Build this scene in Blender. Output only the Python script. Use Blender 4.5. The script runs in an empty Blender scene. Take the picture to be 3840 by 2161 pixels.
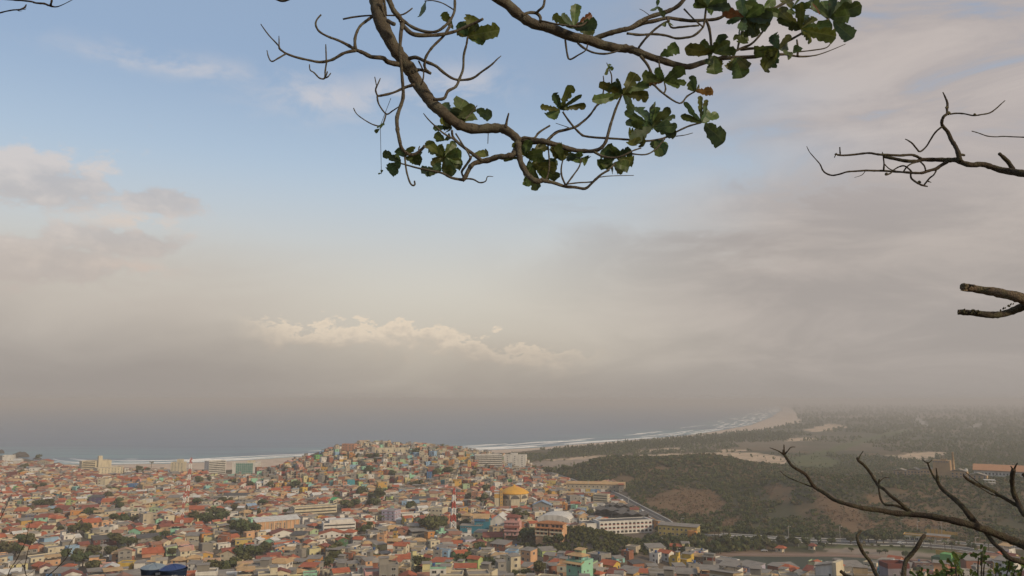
import bpy, math, random
import numpy as np
from mathutils import Matrix, Vector, Euler

# ------------------------------------------------------------------ camera, sky, sun, exposure
F, CX, CY = 2956.0, 1920.0, 1080.5          # focal length and centre in photograph pixels
PITCH = math.radians(8.05)
CAMZ = 110.0
scene = bpy.context.scene
COL = scene.collection
cam_data = bpy.data.cameras.new('camera')
cam_data.sensor_width = 36.0
cam_data.lens = 36.0 * F / 3840.0
cam_data.clip_start = 0.1
cam_data.clip_end = 200000.0
cam = bpy.data.objects.new('camera', cam_data)
COL.objects.link(cam)
cam.location = (0, 0, CAMZ)
cam.rotation_euler = (math.radians(90) + PITCH, 0, 0)
scene.camera = cam

SUN_EL, SUN_AZ = math.radians(24), math.radians(128)     # azimuth clockwise from +Y: behind the camera, to its right
SUN_DIR = Vector((math.sin(SUN_AZ) * math.cos(SUN_EL), math.cos(SUN_AZ) * math.cos(SUN_EL), math.sin(SUN_EL)))
sun_data = bpy.data.lights.new('sun', 'SUN')
sun_data.energy = 2.9
sun_data.angle = math.radians(6.0)
sun_data.color = (1.0, 0.84, 0.62)
sun = bpy.data.objects.new('sun', sun_data)
COL.objects.link(sun)
sun.rotation_euler = (-SUN_DIR).to_track_quat('-Z', 'Y').to_euler()

vs = scene.view_settings
vs.view_transform = 'Standard'
vs.look = 'None'
vs.exposure = 0.0
vs.gamma = 1.0
scene.cycles.use_denoising = True
scene.cycles.max_bounces = 4
scene.cycles.diffuse_bounces = 2
scene.cycles.glossy_bounces = 2
scene.cycles.transmission_bounces = 2
scene.cycles.volume_bounces = 0
scene.cycles.transparent_max_bounces = 8


class NT:
    """Small helper for writing node trees."""
    def __init__(self, tree):
        self.t = tree
        tree.nodes.clear()

    def n(self, kind, **kw):
        nd = self.t.nodes.new(kind)
        for k, v in kw.items():
            setattr(nd, k, v)
        return nd

    def link(self, a, b):
        self.t.links.new(a, b)

    def set(self, sock, v):
        if hasattr(v, 'is_output'):
            self.link(v, sock)
        elif v is not None:
            sock.default_value = v

    def math(self, op, a, b=None, c=None, clamp=False):
        nd = self.n('ShaderNodeMath', operation=op, use_clamp=clamp)
        self.set(nd.inputs[0], a)
        if b is not None:
            self.set(nd.inputs[1], b)
        if c is not None:
            self.set(nd.inputs[2], c)
        return nd.outputs[0]

    def mix(self, f, a, b, blend='MIX'):
        nd = self.n('ShaderNodeMix', data_type='RGBA', blend_type=blend)
        nd.clamp_factor = True
        self.set(nd.inputs[0], f)
        self.set(nd.inputs[6], a if hasattr(a, 'is_output') else (a[0], a[1], a[2], 1))
        self.set(nd.inputs[7], b if hasattr(b, 'is_output') else (b[0], b[1], b[2], 1))
        return nd.outputs[2]

    def noise(self, vec, scale, detail=4.0, rough=0.55, dist=0.0):
        nd = self.n('ShaderNodeTexNoise')
        nd.noise_dimensions = '3D'
        self.link(vec, nd.inputs['Vector'])
        nd.inputs['Scale'].default_value = scale
        nd.inputs['Detail'].default_value = detail
        nd.inputs['Roughness'].default_value = rough
        nd.inputs['Distortion'].default_value = dist
        return nd.outputs[0]

    def smooth(self, v, a, b):
        nd = self.n('ShaderNodeMapRange', interpolation_type='SMOOTHSTEP')
        self.set(nd.inputs[0], v)
        nd.inputs[1].default_value = a
        nd.inputs[2].default_value = b
        nd.inputs[3].default_value = 0.0
        nd.inputs[4].default_value = 1.0
        return nd.outputs[0]

    def combine(self, x, y, z):
        nd = self.n('ShaderNodeCombineXYZ')
        self.set(nd.inputs[0], x)
        self.set(nd.inputs[1], y)
        self.set(nd.inputs[2], z)
        return nd.outputs[0]


world = bpy.data.worlds.new('World')
scene.world = world
world.use_nodes = True
SKY_STRENGTH = 0.1
world.cycles.sampling_method = 'MANUAL'
world.cycles.sample_map_resolution = 256


def build_sky():
    w = NT(world.node_tree)
    out = w.n('ShaderNodeOutputWorld')
    bg = w.n('ShaderNodeBackground')
    bg.inputs[1].default_value = SKY_STRENGTH
    w.link(bg.outputs[0], out.inputs[0])
    sky = w.n('ShaderNodeTexSky', sky_type='NISHITA')
    sky.sun_disc = False
    sky.sun_elevation = SUN_EL
    sky.sun_rotation = SUN_AZ
    sky.altitude = 100
    sky.air_density = 1.0
    sky.dust_density = 1.5
    sky.ozone_density = 1.0
    tc = w.n('ShaderNodeTexCoord')
    d = tc.outputs['Generated']
    sep = w.n('ShaderNodeSeparateXYZ')
    w.link(d, sep.inputs[0])
    X, Y, Z = sep.outputs
    deg = 57.29578
    el = w.math('MULTIPLY', w.math('ARCSINE', Z), deg)
    az = w.math('MULTIPLY', w.math('ARCTAN2', X, Y), deg)
    k = 1.0 / SKY_STRENGTH

    def c(r, g, b):
        return (r * k, g * k, b * k)
    # noise fields laid on the sky in degrees: flattened clouds
    flat = w.combine(w.math('MULTIPLY', az, 0.05), w.math('MULTIPLY', el, 0.16), 3.1)
    puff = w.combine(w.math('MULTIPLY', az, 0.10), w.math('MULTIPLY', el, 0.19), 7.7)
    n_flat = w.noise(flat, 1.6, 6, 0.6, 0.5)
    n_puff = w.noise(puff, 2.4, 7, 0.6, 0.3)
    fine = w.combine(w.math('MULTIPLY', az, 0.16), w.math('MULTIPLY', el, 0.26), 1.3)
    n_fine = w.noise(fine, 3.2, 6, 0.62, 0.2)
    n_big = w.noise(flat, 0.6, 3, 0.5)
    # clear sky, whitened by the moist air
    clear = w.mix(0.60, sky.outputs[0], c(0.40, 0.525, 0.71))
    clear = w.mix(w.math('MULTIPLY', w.smooth(el, 24, 13), 0.75), clear, c(0.50, 0.605, 0.70))
    veil = w.smooth(el, 17.5, 6.5)
    col = w.mix(w.math('MULTIPLY', veil, 0.94), clear, c(0.64, 0.60, 0.52))

    def blob(a0, e0, ra, re):
        """soft spot at azimuth a0, elevation e0"""
        da = w.math('DIVIDE', w.math('SUBTRACT', az, a0), ra)
        de = w.math('DIVIDE', w.math('SUBTRACT', el, e0), re)
        r2 = w.math('ADD', w.math('MULTIPLY', da, da), w.math('MULTIPLY', de, de))
        return w.math('POWER', 2.718, w.math('MULTIPLY', r2, -1.0))

    # thin overcast spreading from the right
    right = w.smooth(w.math('ADD', az, w.math('MULTIPLY', w.math('SUBTRACT', n_big, 0.5), 26)), 2, 24)
    lowr = w.smooth(w.math('ADD', w.math('SUBTRACT', el, w.math('MULTIPLY', az, 0.22)), w.math('MULTIPLY', w.math('SUBTRACT', n_flat, 0.5), 22)), 15, 6)
    ov = w.math('MAXIMUM', w.math('MULTIPLY', right, w.smooth(n_flat, 0.24, 0.50)), w.math('MULTIPLY', lowr, w.smooth(az, -6, 20)))
    ovcol = w.mix(w.smooth(n_flat, 0.35, 0.72), c(0.375, 0.338, 0.318), c(0.485, 0.43, 0.395))
    ovcol = w.mix(w.smooth(el, 9, 17), ovcol, w.mix(w.smooth(n_flat, 0.35, 0.7), c(0.425, 0.38, 0.37), c(0.55, 0.485, 0.45)))
    gap = blob(14.5, 20.3, 7, 1.6)
    gap2 = blob(15, 16.5, 8, 1.8)
    ov = w.math('MULTIPLY', ov, w.math('SUBTRACT', 1.0, w.math('MULTIPLY', w.math('MAXIMUM', gap, gap2), 0.55)))
    col = w.mix(w.math('MULTIPLY', ov, 0.95), col, ovcol)
    # small high puffs and streaks
    st = w.math('MAXIMUM', blob(-24.5, 22.0, 6, 0.75), w.math('MAXIMUM', blob(-14, 21.0, 5, 1.5), w.math('MAXIMUM', blob(-9, 21.5, 4, 1.3), blob(-4, 22.5, 4, 1.3))))
    st = w.math('MULTIPLY', st, w.smooth(n_puff, 0.40, 0.66))
    col = w.mix(w.math('MULTIPLY', st, 0.62), col, c(0.66, 0.62, 0.62))
    # cumulus to the left
    lf = w.math('MAXIMUM', blob(-32, 13.6, 5.5, 2.0), w.math('MAXIMUM', blob(-24.5, 13.2, 2.8, 1.2), w.math('MAXIMUM', blob(-27, 10.2, 5, 1.2), blob(-32, 8.5, 7, 1.6))))
    lf = w.smooth(w.math('ADD', lf, w.math('ADD', w.math('MULTIPLY', w.math('SUBTRACT', n_puff, 0.5), 1.3), w.math('MULTIPLY', w.math('SUBTRACT', n_fine, 0.5), 1.1))), 0.30, 0.62)
    shade = w.math('ADD', w.math('ADD', w.math('MULTIPLY', w.math('SUBTRACT', n_puff, 0.5), 1.2), w.math('MULTIPLY', w.math('SUBTRACT', n_fine, 0.5), 1.4)), w.math('MULTIPLY', blob(-27, 15.5, 14, 1.3), 0.8))
    lfcol = w.mix(w.smooth(shade, -0.3, 0.6), c(0.48, 0.425, 0.41), c(0.72, 0.61, 0.54))
    col = w.mix(w.math('MULTIPLY', lf, 0.58), col, lfcol)
    lt = w.math('MAXIMUM', blob(-26, 11.6, 3.2, 0.55), blob(-25.5, 8.6, 2.6, 0.42))
    lt = w.math('MULTIPLY', lt, w.smooth(n_fine, 0.40, 0.56))
    col = w.mix(w.math('MULTIPLY', lt, 0.75), col, c(0.70, 0.59, 0.51))
    lv = w.math('MULTIPLY', w.smooth(az, -7, -24), w.smooth(w.math('ADD', el, w.math('MULTIPLY', w.math('SUBTRACT', n_flat, 0.5), 6)), 12, 6))
    col = w.mix(w.math('MULTIPLY', lv, 0.6), col, c(0.46, 0.40, 0.36))
    # long bank of cumulus in the middle, its tops in the sun
    top = w.math('ADD', 5.5, w.math('ADD', w.math('MULTIPLY', w.math('SUBTRACT', n_fine, 0.5), 5.5), w.math('MULTIPLY', w.smooth(az, -8, 4), -1.9)))
    bank = w.smooth(w.math('SUBTRACT', top, el), 0.0, 0.5)
    bank = w.math('MULTIPLY', bank, w.smooth(w.math('SUBTRACT', top, el), 2.6, 0.3))
    bank = w.math('MULTIPLY', bank, w.math('MULTIPLY', w.smooth(az, -20, -15), w.smooth(az, 8, 0)))
    bankcol = w.mix(w.smooth(w.math('SUBTRACT', top, el), 0.2, 2.2), c(0.79, 0.67, 0.53), c(0.58, 0.50, 0.42))
    col = w.mix(w.math('MULTIPLY', bank, 0.85), col, bankcol)
    warm = w.math('MULTIPLY', w.smooth(el, 8.5, 3.0), blob(-5, 4, 18, 9))
    col = w.mix(w.math('MULTIPLY', warm, 0.75), col, c(0.54, 0.475, 0.39))
    # long bank again over it
    col = w.mix(w.math('MULTIPLY', bank, 0.7), col, bankcol)
    # grey murk over the horizon
    murk = w.smooth(w.math('ADD', el, w.math('ADD', w.math('MULTIPLY', w.math('SUBTRACT', n_flat, 0.5), 4), w.math('MULTIPLY', w.smooth(az, -6, -26), -1.5))), 5.6, -0.9)
    hz = w.mix(blob(-4, 2.5, 15, 6), c(*HORIZON), c(0.368, 0.326, 0.286))
    col = w.mix(murk, col, hz)
    w.link(col, bg.inputs[0])


HORIZON = (0.342, 0.308, 0.283)
build_sky()

# ------------------------------------------------------------------ geometry of the view
CP, SP = math.cos(PITCH), math.sin(PITCH)


def ray(px, py):
    u, v = (px - CX) / F, (CY - py) / F
    return u, CP - v * SP, SP + v * CP


def at_depth(px, py, y):
    """point of the line of sight at distance y along +Y"""
    a, b, c = ray(px, py)
    t = y / b
    return Vector((a * t, y, CAMZ + c * t))


def at_z(px, py, z):
    a, b, c = ray(px, py)
    t = (z - CAMZ) / c
    return Vector((a * t, b * t, z))


def project(x, y, z):
    z = z - CAMZ
    fw = y * CP + z * SP
    up = -y * SP + z * CP
    return CX + F * x / fw, CY - F * up / fw


# ------------------------------------------------------------------ numpy value noise
_rng = np.random.RandomState(5)
_LAT = _rng.rand(257, 257)


def vnoise(x, y, s):
    x = np.asarray(x, float) / s + 1000.3
    y = np.asarray(y, float) / s + 1000.7
    xi, yi = np.floor(x).astype(int), np.floor(y).astype(int)
    fx, fy = x - xi, y - yi
    fx, fy = fx * fx * (3 - 2 * fx), fy * fy * (3 - 2 * fy)
    a, b = _LAT[xi % 256, yi % 256], _LAT[(xi + 1) % 256, yi % 256]
    c, d = _LAT[xi % 256, (yi + 1) % 256], _LAT[(xi + 1) % 256, (yi + 1) % 256]
    return (a * (1 - fx) + b * fx) * (1 - fy) + (c * (1 - fx) + d * fx) * fy


def fbm(x, y, s, o=4):
    v, a, t = 0.0, 1.0, 0.0
    for i in range(o):
        v = v + a * vnoise(np.asarray(x) + 37.1 * i, np.asarray(y) - 11.3 * i, s / 2 ** i)
        t += a
        a *= 0.5
    return v / t


def sstep(v, a, b):
    t = np.clip((np.asarray(v, float) - a) / (b - a), 0, 1)
    return t * t * (3 - 2 * t)


def inside(poly, x, y):
    """even-odd test, vectorised"""
    x, y = np.asarray(x, float), np.asarray(y, float)
    r = np.zeros(np.broadcast(x, y).shape, bool)
    n = len(poly)
    for i in range(n):
        x1, y1 = poly[i][0], poly[i][1]
        x2, y2 = poly[(i + 1) % n][0], poly[(i + 1) % n][1]
        if y1 == y2:
            continue
        c = ((y1 > y) != (y2 > y)) & (x < (x2 - x1) * (y - y1) / (y2 - y1) + x1)
        r ^= c
    return r


def seg_dist(line, x, y):
    x, y = np.asarray(x, float), np.asarray(y, float)
    best = np.full(np.broadcast(x, y).shape, 1e12)
    for (x1, y1), (x2, y2) in zip(line[:-1], line[1:]):
        dx, dy = x2 - x1, y2 - y1
        t = np.clip(((x - x1) * dx + (y - y1) * dy) / (dx * dx + dy * dy + 1e-9), 0, 1)
        best = np.minimum(best, (x - x1 - t * dx) ** 2 + (y - y1 - t * dy) ** 2)
    return np.sqrt(best)


# ------------------------------------------------------------------ lie of the land
SHORE_PX = [(-1500, 1690), (-300, 1700), (40, 1710), (110, 1722), (190, 1737), (260, 1742), (420, 1742), (640, 1738), (800, 1732),
            (950, 1724), (1100, 1714), (1400, 1702), (1700, 1692), (1850, 1687), (2000, 1680), (2230, 1661), (2400, 1648), (2560, 1635), (2680, 1618),
            (2814, 1594), (2890, 1565), (2930, 1538), (2925, 1526), (2885, 1514), (2700, 1507), (2300, 1503)]
SHORE = [tuple(at_z(px, py, 0.0)[:2]) for px, py in SHORE_PX]
SEA_POLY = SHORE + [(-20000, 90000), (-90000, 90000), (-90000, SHORE[0][1])]
BEACH_PX = [(150, 1741), (260, 1756), (420, 1762), (640, 1768), (860, 1768), (1000, 1764), (1060, 1752), (1400, 1730), (1700, 1716), (1850, 1708), (2000, 1692), (2230, 1668), (2400, 1655),
            (2560, 1642), (2680, 1631), (2790, 1620), (2880, 1612), (2950, 1597), (3010, 1585), (2990, 1566), (2985, 1545), (2965, 1530), (2900, 1517), (2700, 1510)]
BEACH = [tuple(at_z(px, py, 2.5)[:2]) for px, py in BEACH_PX]
BEACH_POLY = BEACH + SHORE[4:-1][::-1]


def shore_dist(x, y):
    """metres inland (positive) or out to sea (negative)"""
    d = seg_dist(SHORE, x, y)
    return np.where(inside(SEA_POLY, x, y), -d, d)


def interp(x, xs, ys):
    return np.interp(x, xs, ys)


def height(x, y, sd=None):
    x, y = np.asarray(x, float), np.asarray(y, float)
    if sd is None:
        sd = shore_dist(x, y)
    base = np.clip(sd * 0.035, -12, 4.5) + 0.0
    base = np.where(sd > 0, base, base - 0.3)
    # the hill with the painted houses, by the sea
    r = interp(x, [-430, -380, -340, -312, -285, -262, -240, -200, -130, -75, -30, 15, 70], [0, 2, 10, 18, 29, 37, 38.5, 34, 31, 26, 17, 7, 0])
    c = sstep(y, 880, 1180) * (1 - sstep(y, 1215, 1330))
    h = base + r * c
    # low dark hill on the right
    r = interp(x, [40, 85, 120, 150, 205, 262, 300, 340, 400, 470], [0, 5, 18, 23, 20, 25, 22, 13, 7, 0])
    h = h + r * sstep(y, 950, 1120) * (1 - sstep(y, 1160, 1270))
    # bare hills in front of it
    r = interp(x, [80, 125, 175, 215, 245, 288, 330, 400, 560, 760, 900], [0, 5, 14, 12, 8, 18, 19, 18, 17, 10, 0])
    foot = interp(x, [100, 200, 250, 300, 560], [800, 760, 705, 655, 665])
    wav = (fbm(x, y, 70, 3) - 0.5) * 9
    h = h + (r * 1.12 + wav * 1.3 * sstep(r, 3, 12)) * sstep(y, foot, foot + 205) * (1 - sstep(y, 905, 985))
    # scrubby spur under the apartment block
    h = h + 13 * np.exp(-((x - 52) / 48) ** 2 - ((y - 575 + (x - 52) * 0.7) / 48) ** 2)
    # the slope of our own hill
    left = interp(y, [-400, -60, 0, 40, 80, 150, 300, 400, 500, 560], [20, 96, 103.6, 96, 84, 58, 20, 8, 1.5, 0])
    mid = interp(y, [-400, -60, 0, 40, 80, 150, 300, 400, 480, 560], [20, 96, 103.6, 97, 87, 66, 34, 18.5, 8, 0])
    right = interp(y, [-400, -60, 0, 40, 80, 150, 250, 330, 385, 460], [20, 96, 103.6, 97, 88, 70, 47, 35, 18, 0])
    a, b = sstep(x, -260, -60), sstep(x, 30, 120)
    slope = left * (1 - a) + mid * a
    slope = slope * (1 - b) + right * b
    slope = slope * (1 - sstep(np.abs(x), 330, 620))
    h = h + slope
    far = sstep(y, 1400, 3000) * sstep(sd, 60, 500)
    h = h + far * (fbm(x, y, 900, 3) - 0.35) * 14 * np.clip(y / 5000, 0.2, 3)
    return h


def ground(x, y):
    return float(height(np.array([x]), np.array([y]))[0])


def on_ground(px, py, lift=0.0):
    """where the line of sight first meets the land"""
    a, b, c = ray(px, py)
    ys = np.concatenate([np.arange(200, 1600, 3.0), np.geomspace(1600, 50000, 300)])
    t = ys / b
    z = CAMZ + c * t
    g = height(a * t, ys) + lift
    hit = np.nonzero(z <= g)[0]
    i = hit[0] if len(hit) else len(ys) - 1
    if i > 0 and len(hit):
        d0, d1 = z[i - 1] - g[i - 1], g[i] - z[i]
        y = ys[i - 1] + (ys[i] - ys[i - 1]) * d0 / max(d0 + d1, 1e-6)
    else:
        y = ys[i]
    tt = y / b
    return Vector((a * tt, y, ground(a * tt, y)))
# ------------------------------------------------------------------ materials
MATS = {}


def srgb(r, g, b):
    def f(v):
        v /= 255.0
        return v / 12.92 if v <= 0.04045 else ((v + 0.055) / 1.055) ** 2.4
    return f(r), f(g), f(b)


def make_mat(name, color, rough=0.8, grime=0.25, scale=0.4, grime_col=None, bump=0.0, bump_scale=6.0, spec=0.3, streak=1.0, metallic=0.0, fine=0.0, rand=0.0, subsurf=0.0):
    """plain surface with uneven weathering worked out in world space"""
    if name in MATS:
        return MATS[name]
    m = bpy.data.materials.new(name)
    m.use_nodes = True
    t = NT(m.node_tree)
    out = t.n('ShaderNodeOutputMaterial')
    bs = t.n('ShaderNodeBsdfPrincipled')
    t.link(bs.outputs[0], out.inputs[0])
    bs.inputs['Roughness'].default_value = rough
    bs.inputs['Specular IOR Level'].default_value = spec
    bs.inputs['Metallic'].default_value = metallic
    geo = t.n('ShaderNodeNewGeometry')
    mp = t.n('ShaderNodeMapping')
    mp.inputs['Scale'].default_value = (1, 1, streak)
    t.link(geo.outputs['Position'], mp.inputs[0])
    v = mp.outputs[0]
    n1 = t.noise(v, scale, 5, 0.62)
    g = grime_col or tuple(c * 0.45 for c in color)
    f = t.math('MULTIPLY', t.smooth(n1, 0.42, 0.72), grime)
    col = t.mix(f, color, g)
    n2 = t.noise(v, scale * 7, 3, 0.6)
    col = t.mix(t.math('MULTIPLY', t.smooth(n2, 0.35, 0.75), 0.22 + fine), col, tuple(c * 0.7 for c in color))
    if rand:
        oi = t.n('ShaderNodeObjectInfo')
        hsv = t.n('ShaderNodeHueSaturation')
        t.link(t.math('ADD', 0.5 - rand * 0.12, t.math('MULTIPLY', oi.outputs['Random'], rand * 0.24)), hsv.inputs['Hue'])
        t.link(t.math('ADD', 1 - rand, t.math('MULTIPLY', oi.outputs['Random'], rand * 2)), hsv.inputs['Value'])
        t.link(col, hsv.inputs['Color'])
        col = hsv.outputs[0]
    t.link(col, bs.inputs['Base Color'])
    if bump:
        b = t.n('ShaderNodeBump')
        b.inputs['Strength'].default_value = bump
        b.inputs['Distance'].default_value = 0.05
        t.link(t.noise(geo.outputs['Position'], bump_scale, 4, 0.6), b.inputs['Height'])
        t.link(b.outputs[0], bs.inputs['Normal'])
    MATS[name] = m
    return m


WALLS = {
    'cream': (213, 196, 160), 'beige': (190, 172, 142), 'white': (222, 214, 200), 'grey': (150, 142, 130), 'concrete': (135, 128, 116),
    'brick': (163, 98, 68), 'peach': (222, 165, 115), 'orange': (214, 138, 62), 'yellow': (217, 176, 60), 'gold': (210, 158, 66),
    'mustard': (203, 172, 84), 'paleyellow': (214, 202, 140), 'lime': (180, 196, 112), 'palegreen': (168, 192, 142), 'green': (104, 178, 84), 'darkgreen': (70, 112, 72),
    'mint': (146, 206, 168), 'aqua': (140, 200, 190), 'teal': (62, 158, 170), 'lightblue': (140, 176, 206), 'blue': (76, 128, 184), 'darkblue': (62, 78, 130),
    'lilac': (186, 178, 196), 'purple': (84, 74, 112), 'greypurple': (140, 130, 136), 'pink': (216, 156, 146), 'salmon': (205, 140, 104), 'red': (186, 74, 62), 'tan': (180, 152, 112), 'maroon': (122, 62, 54), 'brown': (128, 92, 78), 'turquoise': (38, 132, 156),
}
ROOFS = {'tile': (172, 96, 66), 'redtile': (134, 80, 66), 'oldtile': (150, 110, 90), 'paletile': (182, 148, 120), 'sheet2': (166, 154, 136), 'tantile': (190, 156, 112), 'sheet': (140, 132, 122), 'whitesheet': (206, 202, 194), 'slab': (150, 140, 126), 'greensheet': (92, 176, 108), 'bluesheet': (140, 160, 180), 'darksheet': (92, 88, 84)}


for _k, _c in list(WALLS.items()):
    _g = .3 * _c[0] + .55 * _c[1] + .15 * _c[2]
    WALLS[_k] = tuple(min(250, (_g + (v - _g) * .82) * .95) for v in _c)


def wall_mat(c):
    return make_mat('painted_wall_' + c, srgb(*WALLS[c]), 0.85, 0.60, 0.30, grime_col=tuple(v * 0.42 + 0.03 for v in srgb(*WALLS[c])), streak=0.30)


def roof_mat(c):
    return make_mat('roofing_' + c, srgb(*ROOFS[c]), 0.85, 0.6, 0.3, fine=0.25)


def glass_mat():
    return make_mat('window_glass', (0.035, 0.036, 0.040), 0.25, 0.3, 0.8, spec=0.5)


def trim_mat():
    return make_mat('window_frame_paint', (0.42, 0.40, 0.37), 0.6, 0.2)


# ------------------------------------------------------------------ object helpers
def new_mesh(name, verts, faces, mats=(), smooth=False, idx=None):
    me = bpy.data.meshes.new(name)
    me.from_pydata([tuple(v) for v in verts], [], faces)
    for m in mats:
        me.materials.append(m)
    if idx is not None:
        me.polygons.foreach_set('material_index', idx)
    if smooth:
        me.polygons.foreach_set('use_smooth', [True] * len(me.polygons))
    me.update()
    return me


def mesh_np(name, V, Fc, mats=(), smooth=False, idx=None):
    """mesh from arrays; Fc is (n,3) or (n,4)"""
    V = np.asarray(V, np.float32)
    Fc = np.asarray(Fc, np.int32)
    me = bpy.data.meshes.new(name)
    k = Fc.shape[1]
    me.vertices.add(len(V))
    me.vertices.foreach_set('co', V.ravel())
    me.loops.add(Fc.size)
    me.loops.foreach_set('vertex_index', Fc.ravel())
    me.polygons.add(len(Fc))
    me.polygons.foreach_set('loop_start', np.arange(0, Fc.size, k, dtype=np.int32))
    me.polygons.foreach_set('loop_total', np.full(len(Fc), k, np.int32))
    for m in mats:
        me.materials.append(m)
    if idx is not None:
        me.polygons.foreach_set('material_index', np.asarray(idx, np.int32))
    me.polygons.foreach_set('use_smooth', np.full(len(Fc), smooth, bool))
    me.update(calc_edges=True)
    return me


def add_obj(name, me, parent=None, loc=None, rot=None, scale=None, matrix=None):
    o = bpy.data.objects.new(name, me)
    COL.objects.link(o)
    if parent is not None:
        o.parent = parent
    if matrix is not None:
        o.matrix_basis = matrix
    else:
        if loc is not None:
            o.location = loc
        if rot is not None:
            o.rotation_euler = rot
        if scale is not None:
            o.scale = scale
    return o


def tag(o, label=None, cat=None, group=None, kind=None):
    if label:
        o['label'] = label
    if cat:
        o['category'] = cat
    if group:
        o['group'] = group
    if kind:
        o['kind'] = kind
    return o


def thing(name, label, cat, loc=(0, 0, 0), rz=0.0, group=None):
    o = add_obj(name, None, loc=loc, rot=(0, 0, rz))
    o.empty_display_size = 0.3
    return tag(o, label, cat, group)


# ------------------------------------------------------------------ the land
def zone(pts, z=None):
    """outline on the land, given by where it shows in the photograph"""
    return [tuple((at_z(p[0], p[1], z) if z is not None else on_ground(p[0], p[1]))[:2]) for p in pts]


SAND_ZONES = [zone(p, 4.5) for p in (
    [(2050, 1724), (2240, 1708), (2480, 1705), (2700, 1697), (2870, 1702), (2950, 1718), (2945, 1752), (2880, 1762), (2790, 1752), (2700, 1730), (2500, 1732), (2280, 1738), (2070, 1742)],
    [(3330, 1707), (3450, 1693), (3550, 1697), (3480, 1727), (3380, 1724)],
    [(3275, 1765), (3400, 1760), (3440, 1775), (3330, 1785)],
    [(2380, 1686), (2560, 1680), (2570, 1688), (2400, 1695)], [(2690, 1687), (2790, 1684), (2800, 1692), (2700, 1696)],
    [(2940, 1648), (3040, 1640), (3060, 1648), (2960, 1657)],
    [(3000, 1612), (3120, 1590), (3180, 1600), (3060, 1622)])]
LOT_ZONES = [zone(p, 4.5) for p in (
    [(1960, 1748), (2010, 1730), (2270, 1718), (2300, 1728), (2200, 1748), (2160, 1770), (2000, 1768)],
    [(3040, 1802), (3150, 1806), (3280, 1800), (3260, 1818), (3080, 1820)],
    [(3080, 2056), (3240, 2054), (3420, 2062), (3560, 2085), (3440, 2092), (3260, 2082), (3120, 2072)])]
SALT_ZONES = [zone(p, 4.5) for p in ([(3030, 1784), (3150, 1777), (3275, 1786), (3250, 1803), (3120, 1803), (3040, 1800)],)]
GRASS_ZONES = [zone(p, 4.5) for p in (
    [(2960, 1712), (3080, 1710), (3160, 1728), (3120, 1757), (2985, 1757)],
    [(3000, 1712), (3200, 1655), (3330, 1622), (3430, 1607), (3440, 1612), (3340, 1634), (3210, 1672), (3040, 1722)],
    [(2900, 2046), (3240, 2048), (3560, 2062), (3740, 2085), (3560, 2080), (3240, 2056), (2930, 2056)])]
PALE_ZONES = [zone(p, 4.5) for p in ([(3420, 1563), (3455, 1578), (3482, 1597), (3462, 1600), (3430, 1580)], [(3640, 1600), (3672, 1588), (3680, 1592), (3650, 1608)])]
BROWN_ZONES = [zone(p) for p in (
    [(2410, 1890), (2470, 1852), (2560, 1832), (2660, 1838), (2725, 1880), (2700, 1912), (2640, 1935), (2560, 1932), (2480, 1912)],
    [(2850, 1828), (2920, 1814), (2975, 1838), (2965, 1885), (2900, 1875)],
    [(3045, 1835), (3110, 1850), (3160, 1890), (3240, 1930), (3300, 1985), (3200, 2002), (3130, 1965), (3070, 1900)],
    [(3235, 1850), (3310, 1855), (3330, 1885), (3260, 1895)],
    [(2690, 1960), (2760, 1938), (2790, 1955), (2720, 1985)],
    [(3380, 1950), (3520, 1945), (3560, 1975), (3400, 1985)])]
DIRT_ZONES = [zone(p, 4.5) for p in ([(2640, 2076), (2760, 2068), (2960, 2072), (3120, 2072), (3300, 2082), (3470, 2098), (3500, 2120), (3330, 2130), (2640, 2128)],)]
TOWN_PX = [(-500, 2400), (-500, 1712), (20, 1712), (140, 1742), (250, 1758), (640, 1772), (1040, 1770), (1100, 1738), (1180, 1712), (1300, 1688), (1700, 1692), (1830, 1712), (1990, 1752), (2090, 1785), (2180, 1812), (2300, 1822), (2420, 1910), (2520, 1985), (2440, 2040), (2560, 2060), (2680, 2092), (2900, 2122), (3200, 2128), (3500, 2118), (3900, 2090), (4100, 2300), (3800, 2700), (400, 2700)]
TOWN = zone(TOWN_PX[:3] + TOWN_PX[3:])
TOWN_XY = [(-700, 380)] + [tuple(on_ground(px, min(py, 2158))[:2]) for px, py in TOWN_PX[1:-3]] + [(230, 250), (60, 300), (-100, 380)]


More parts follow.
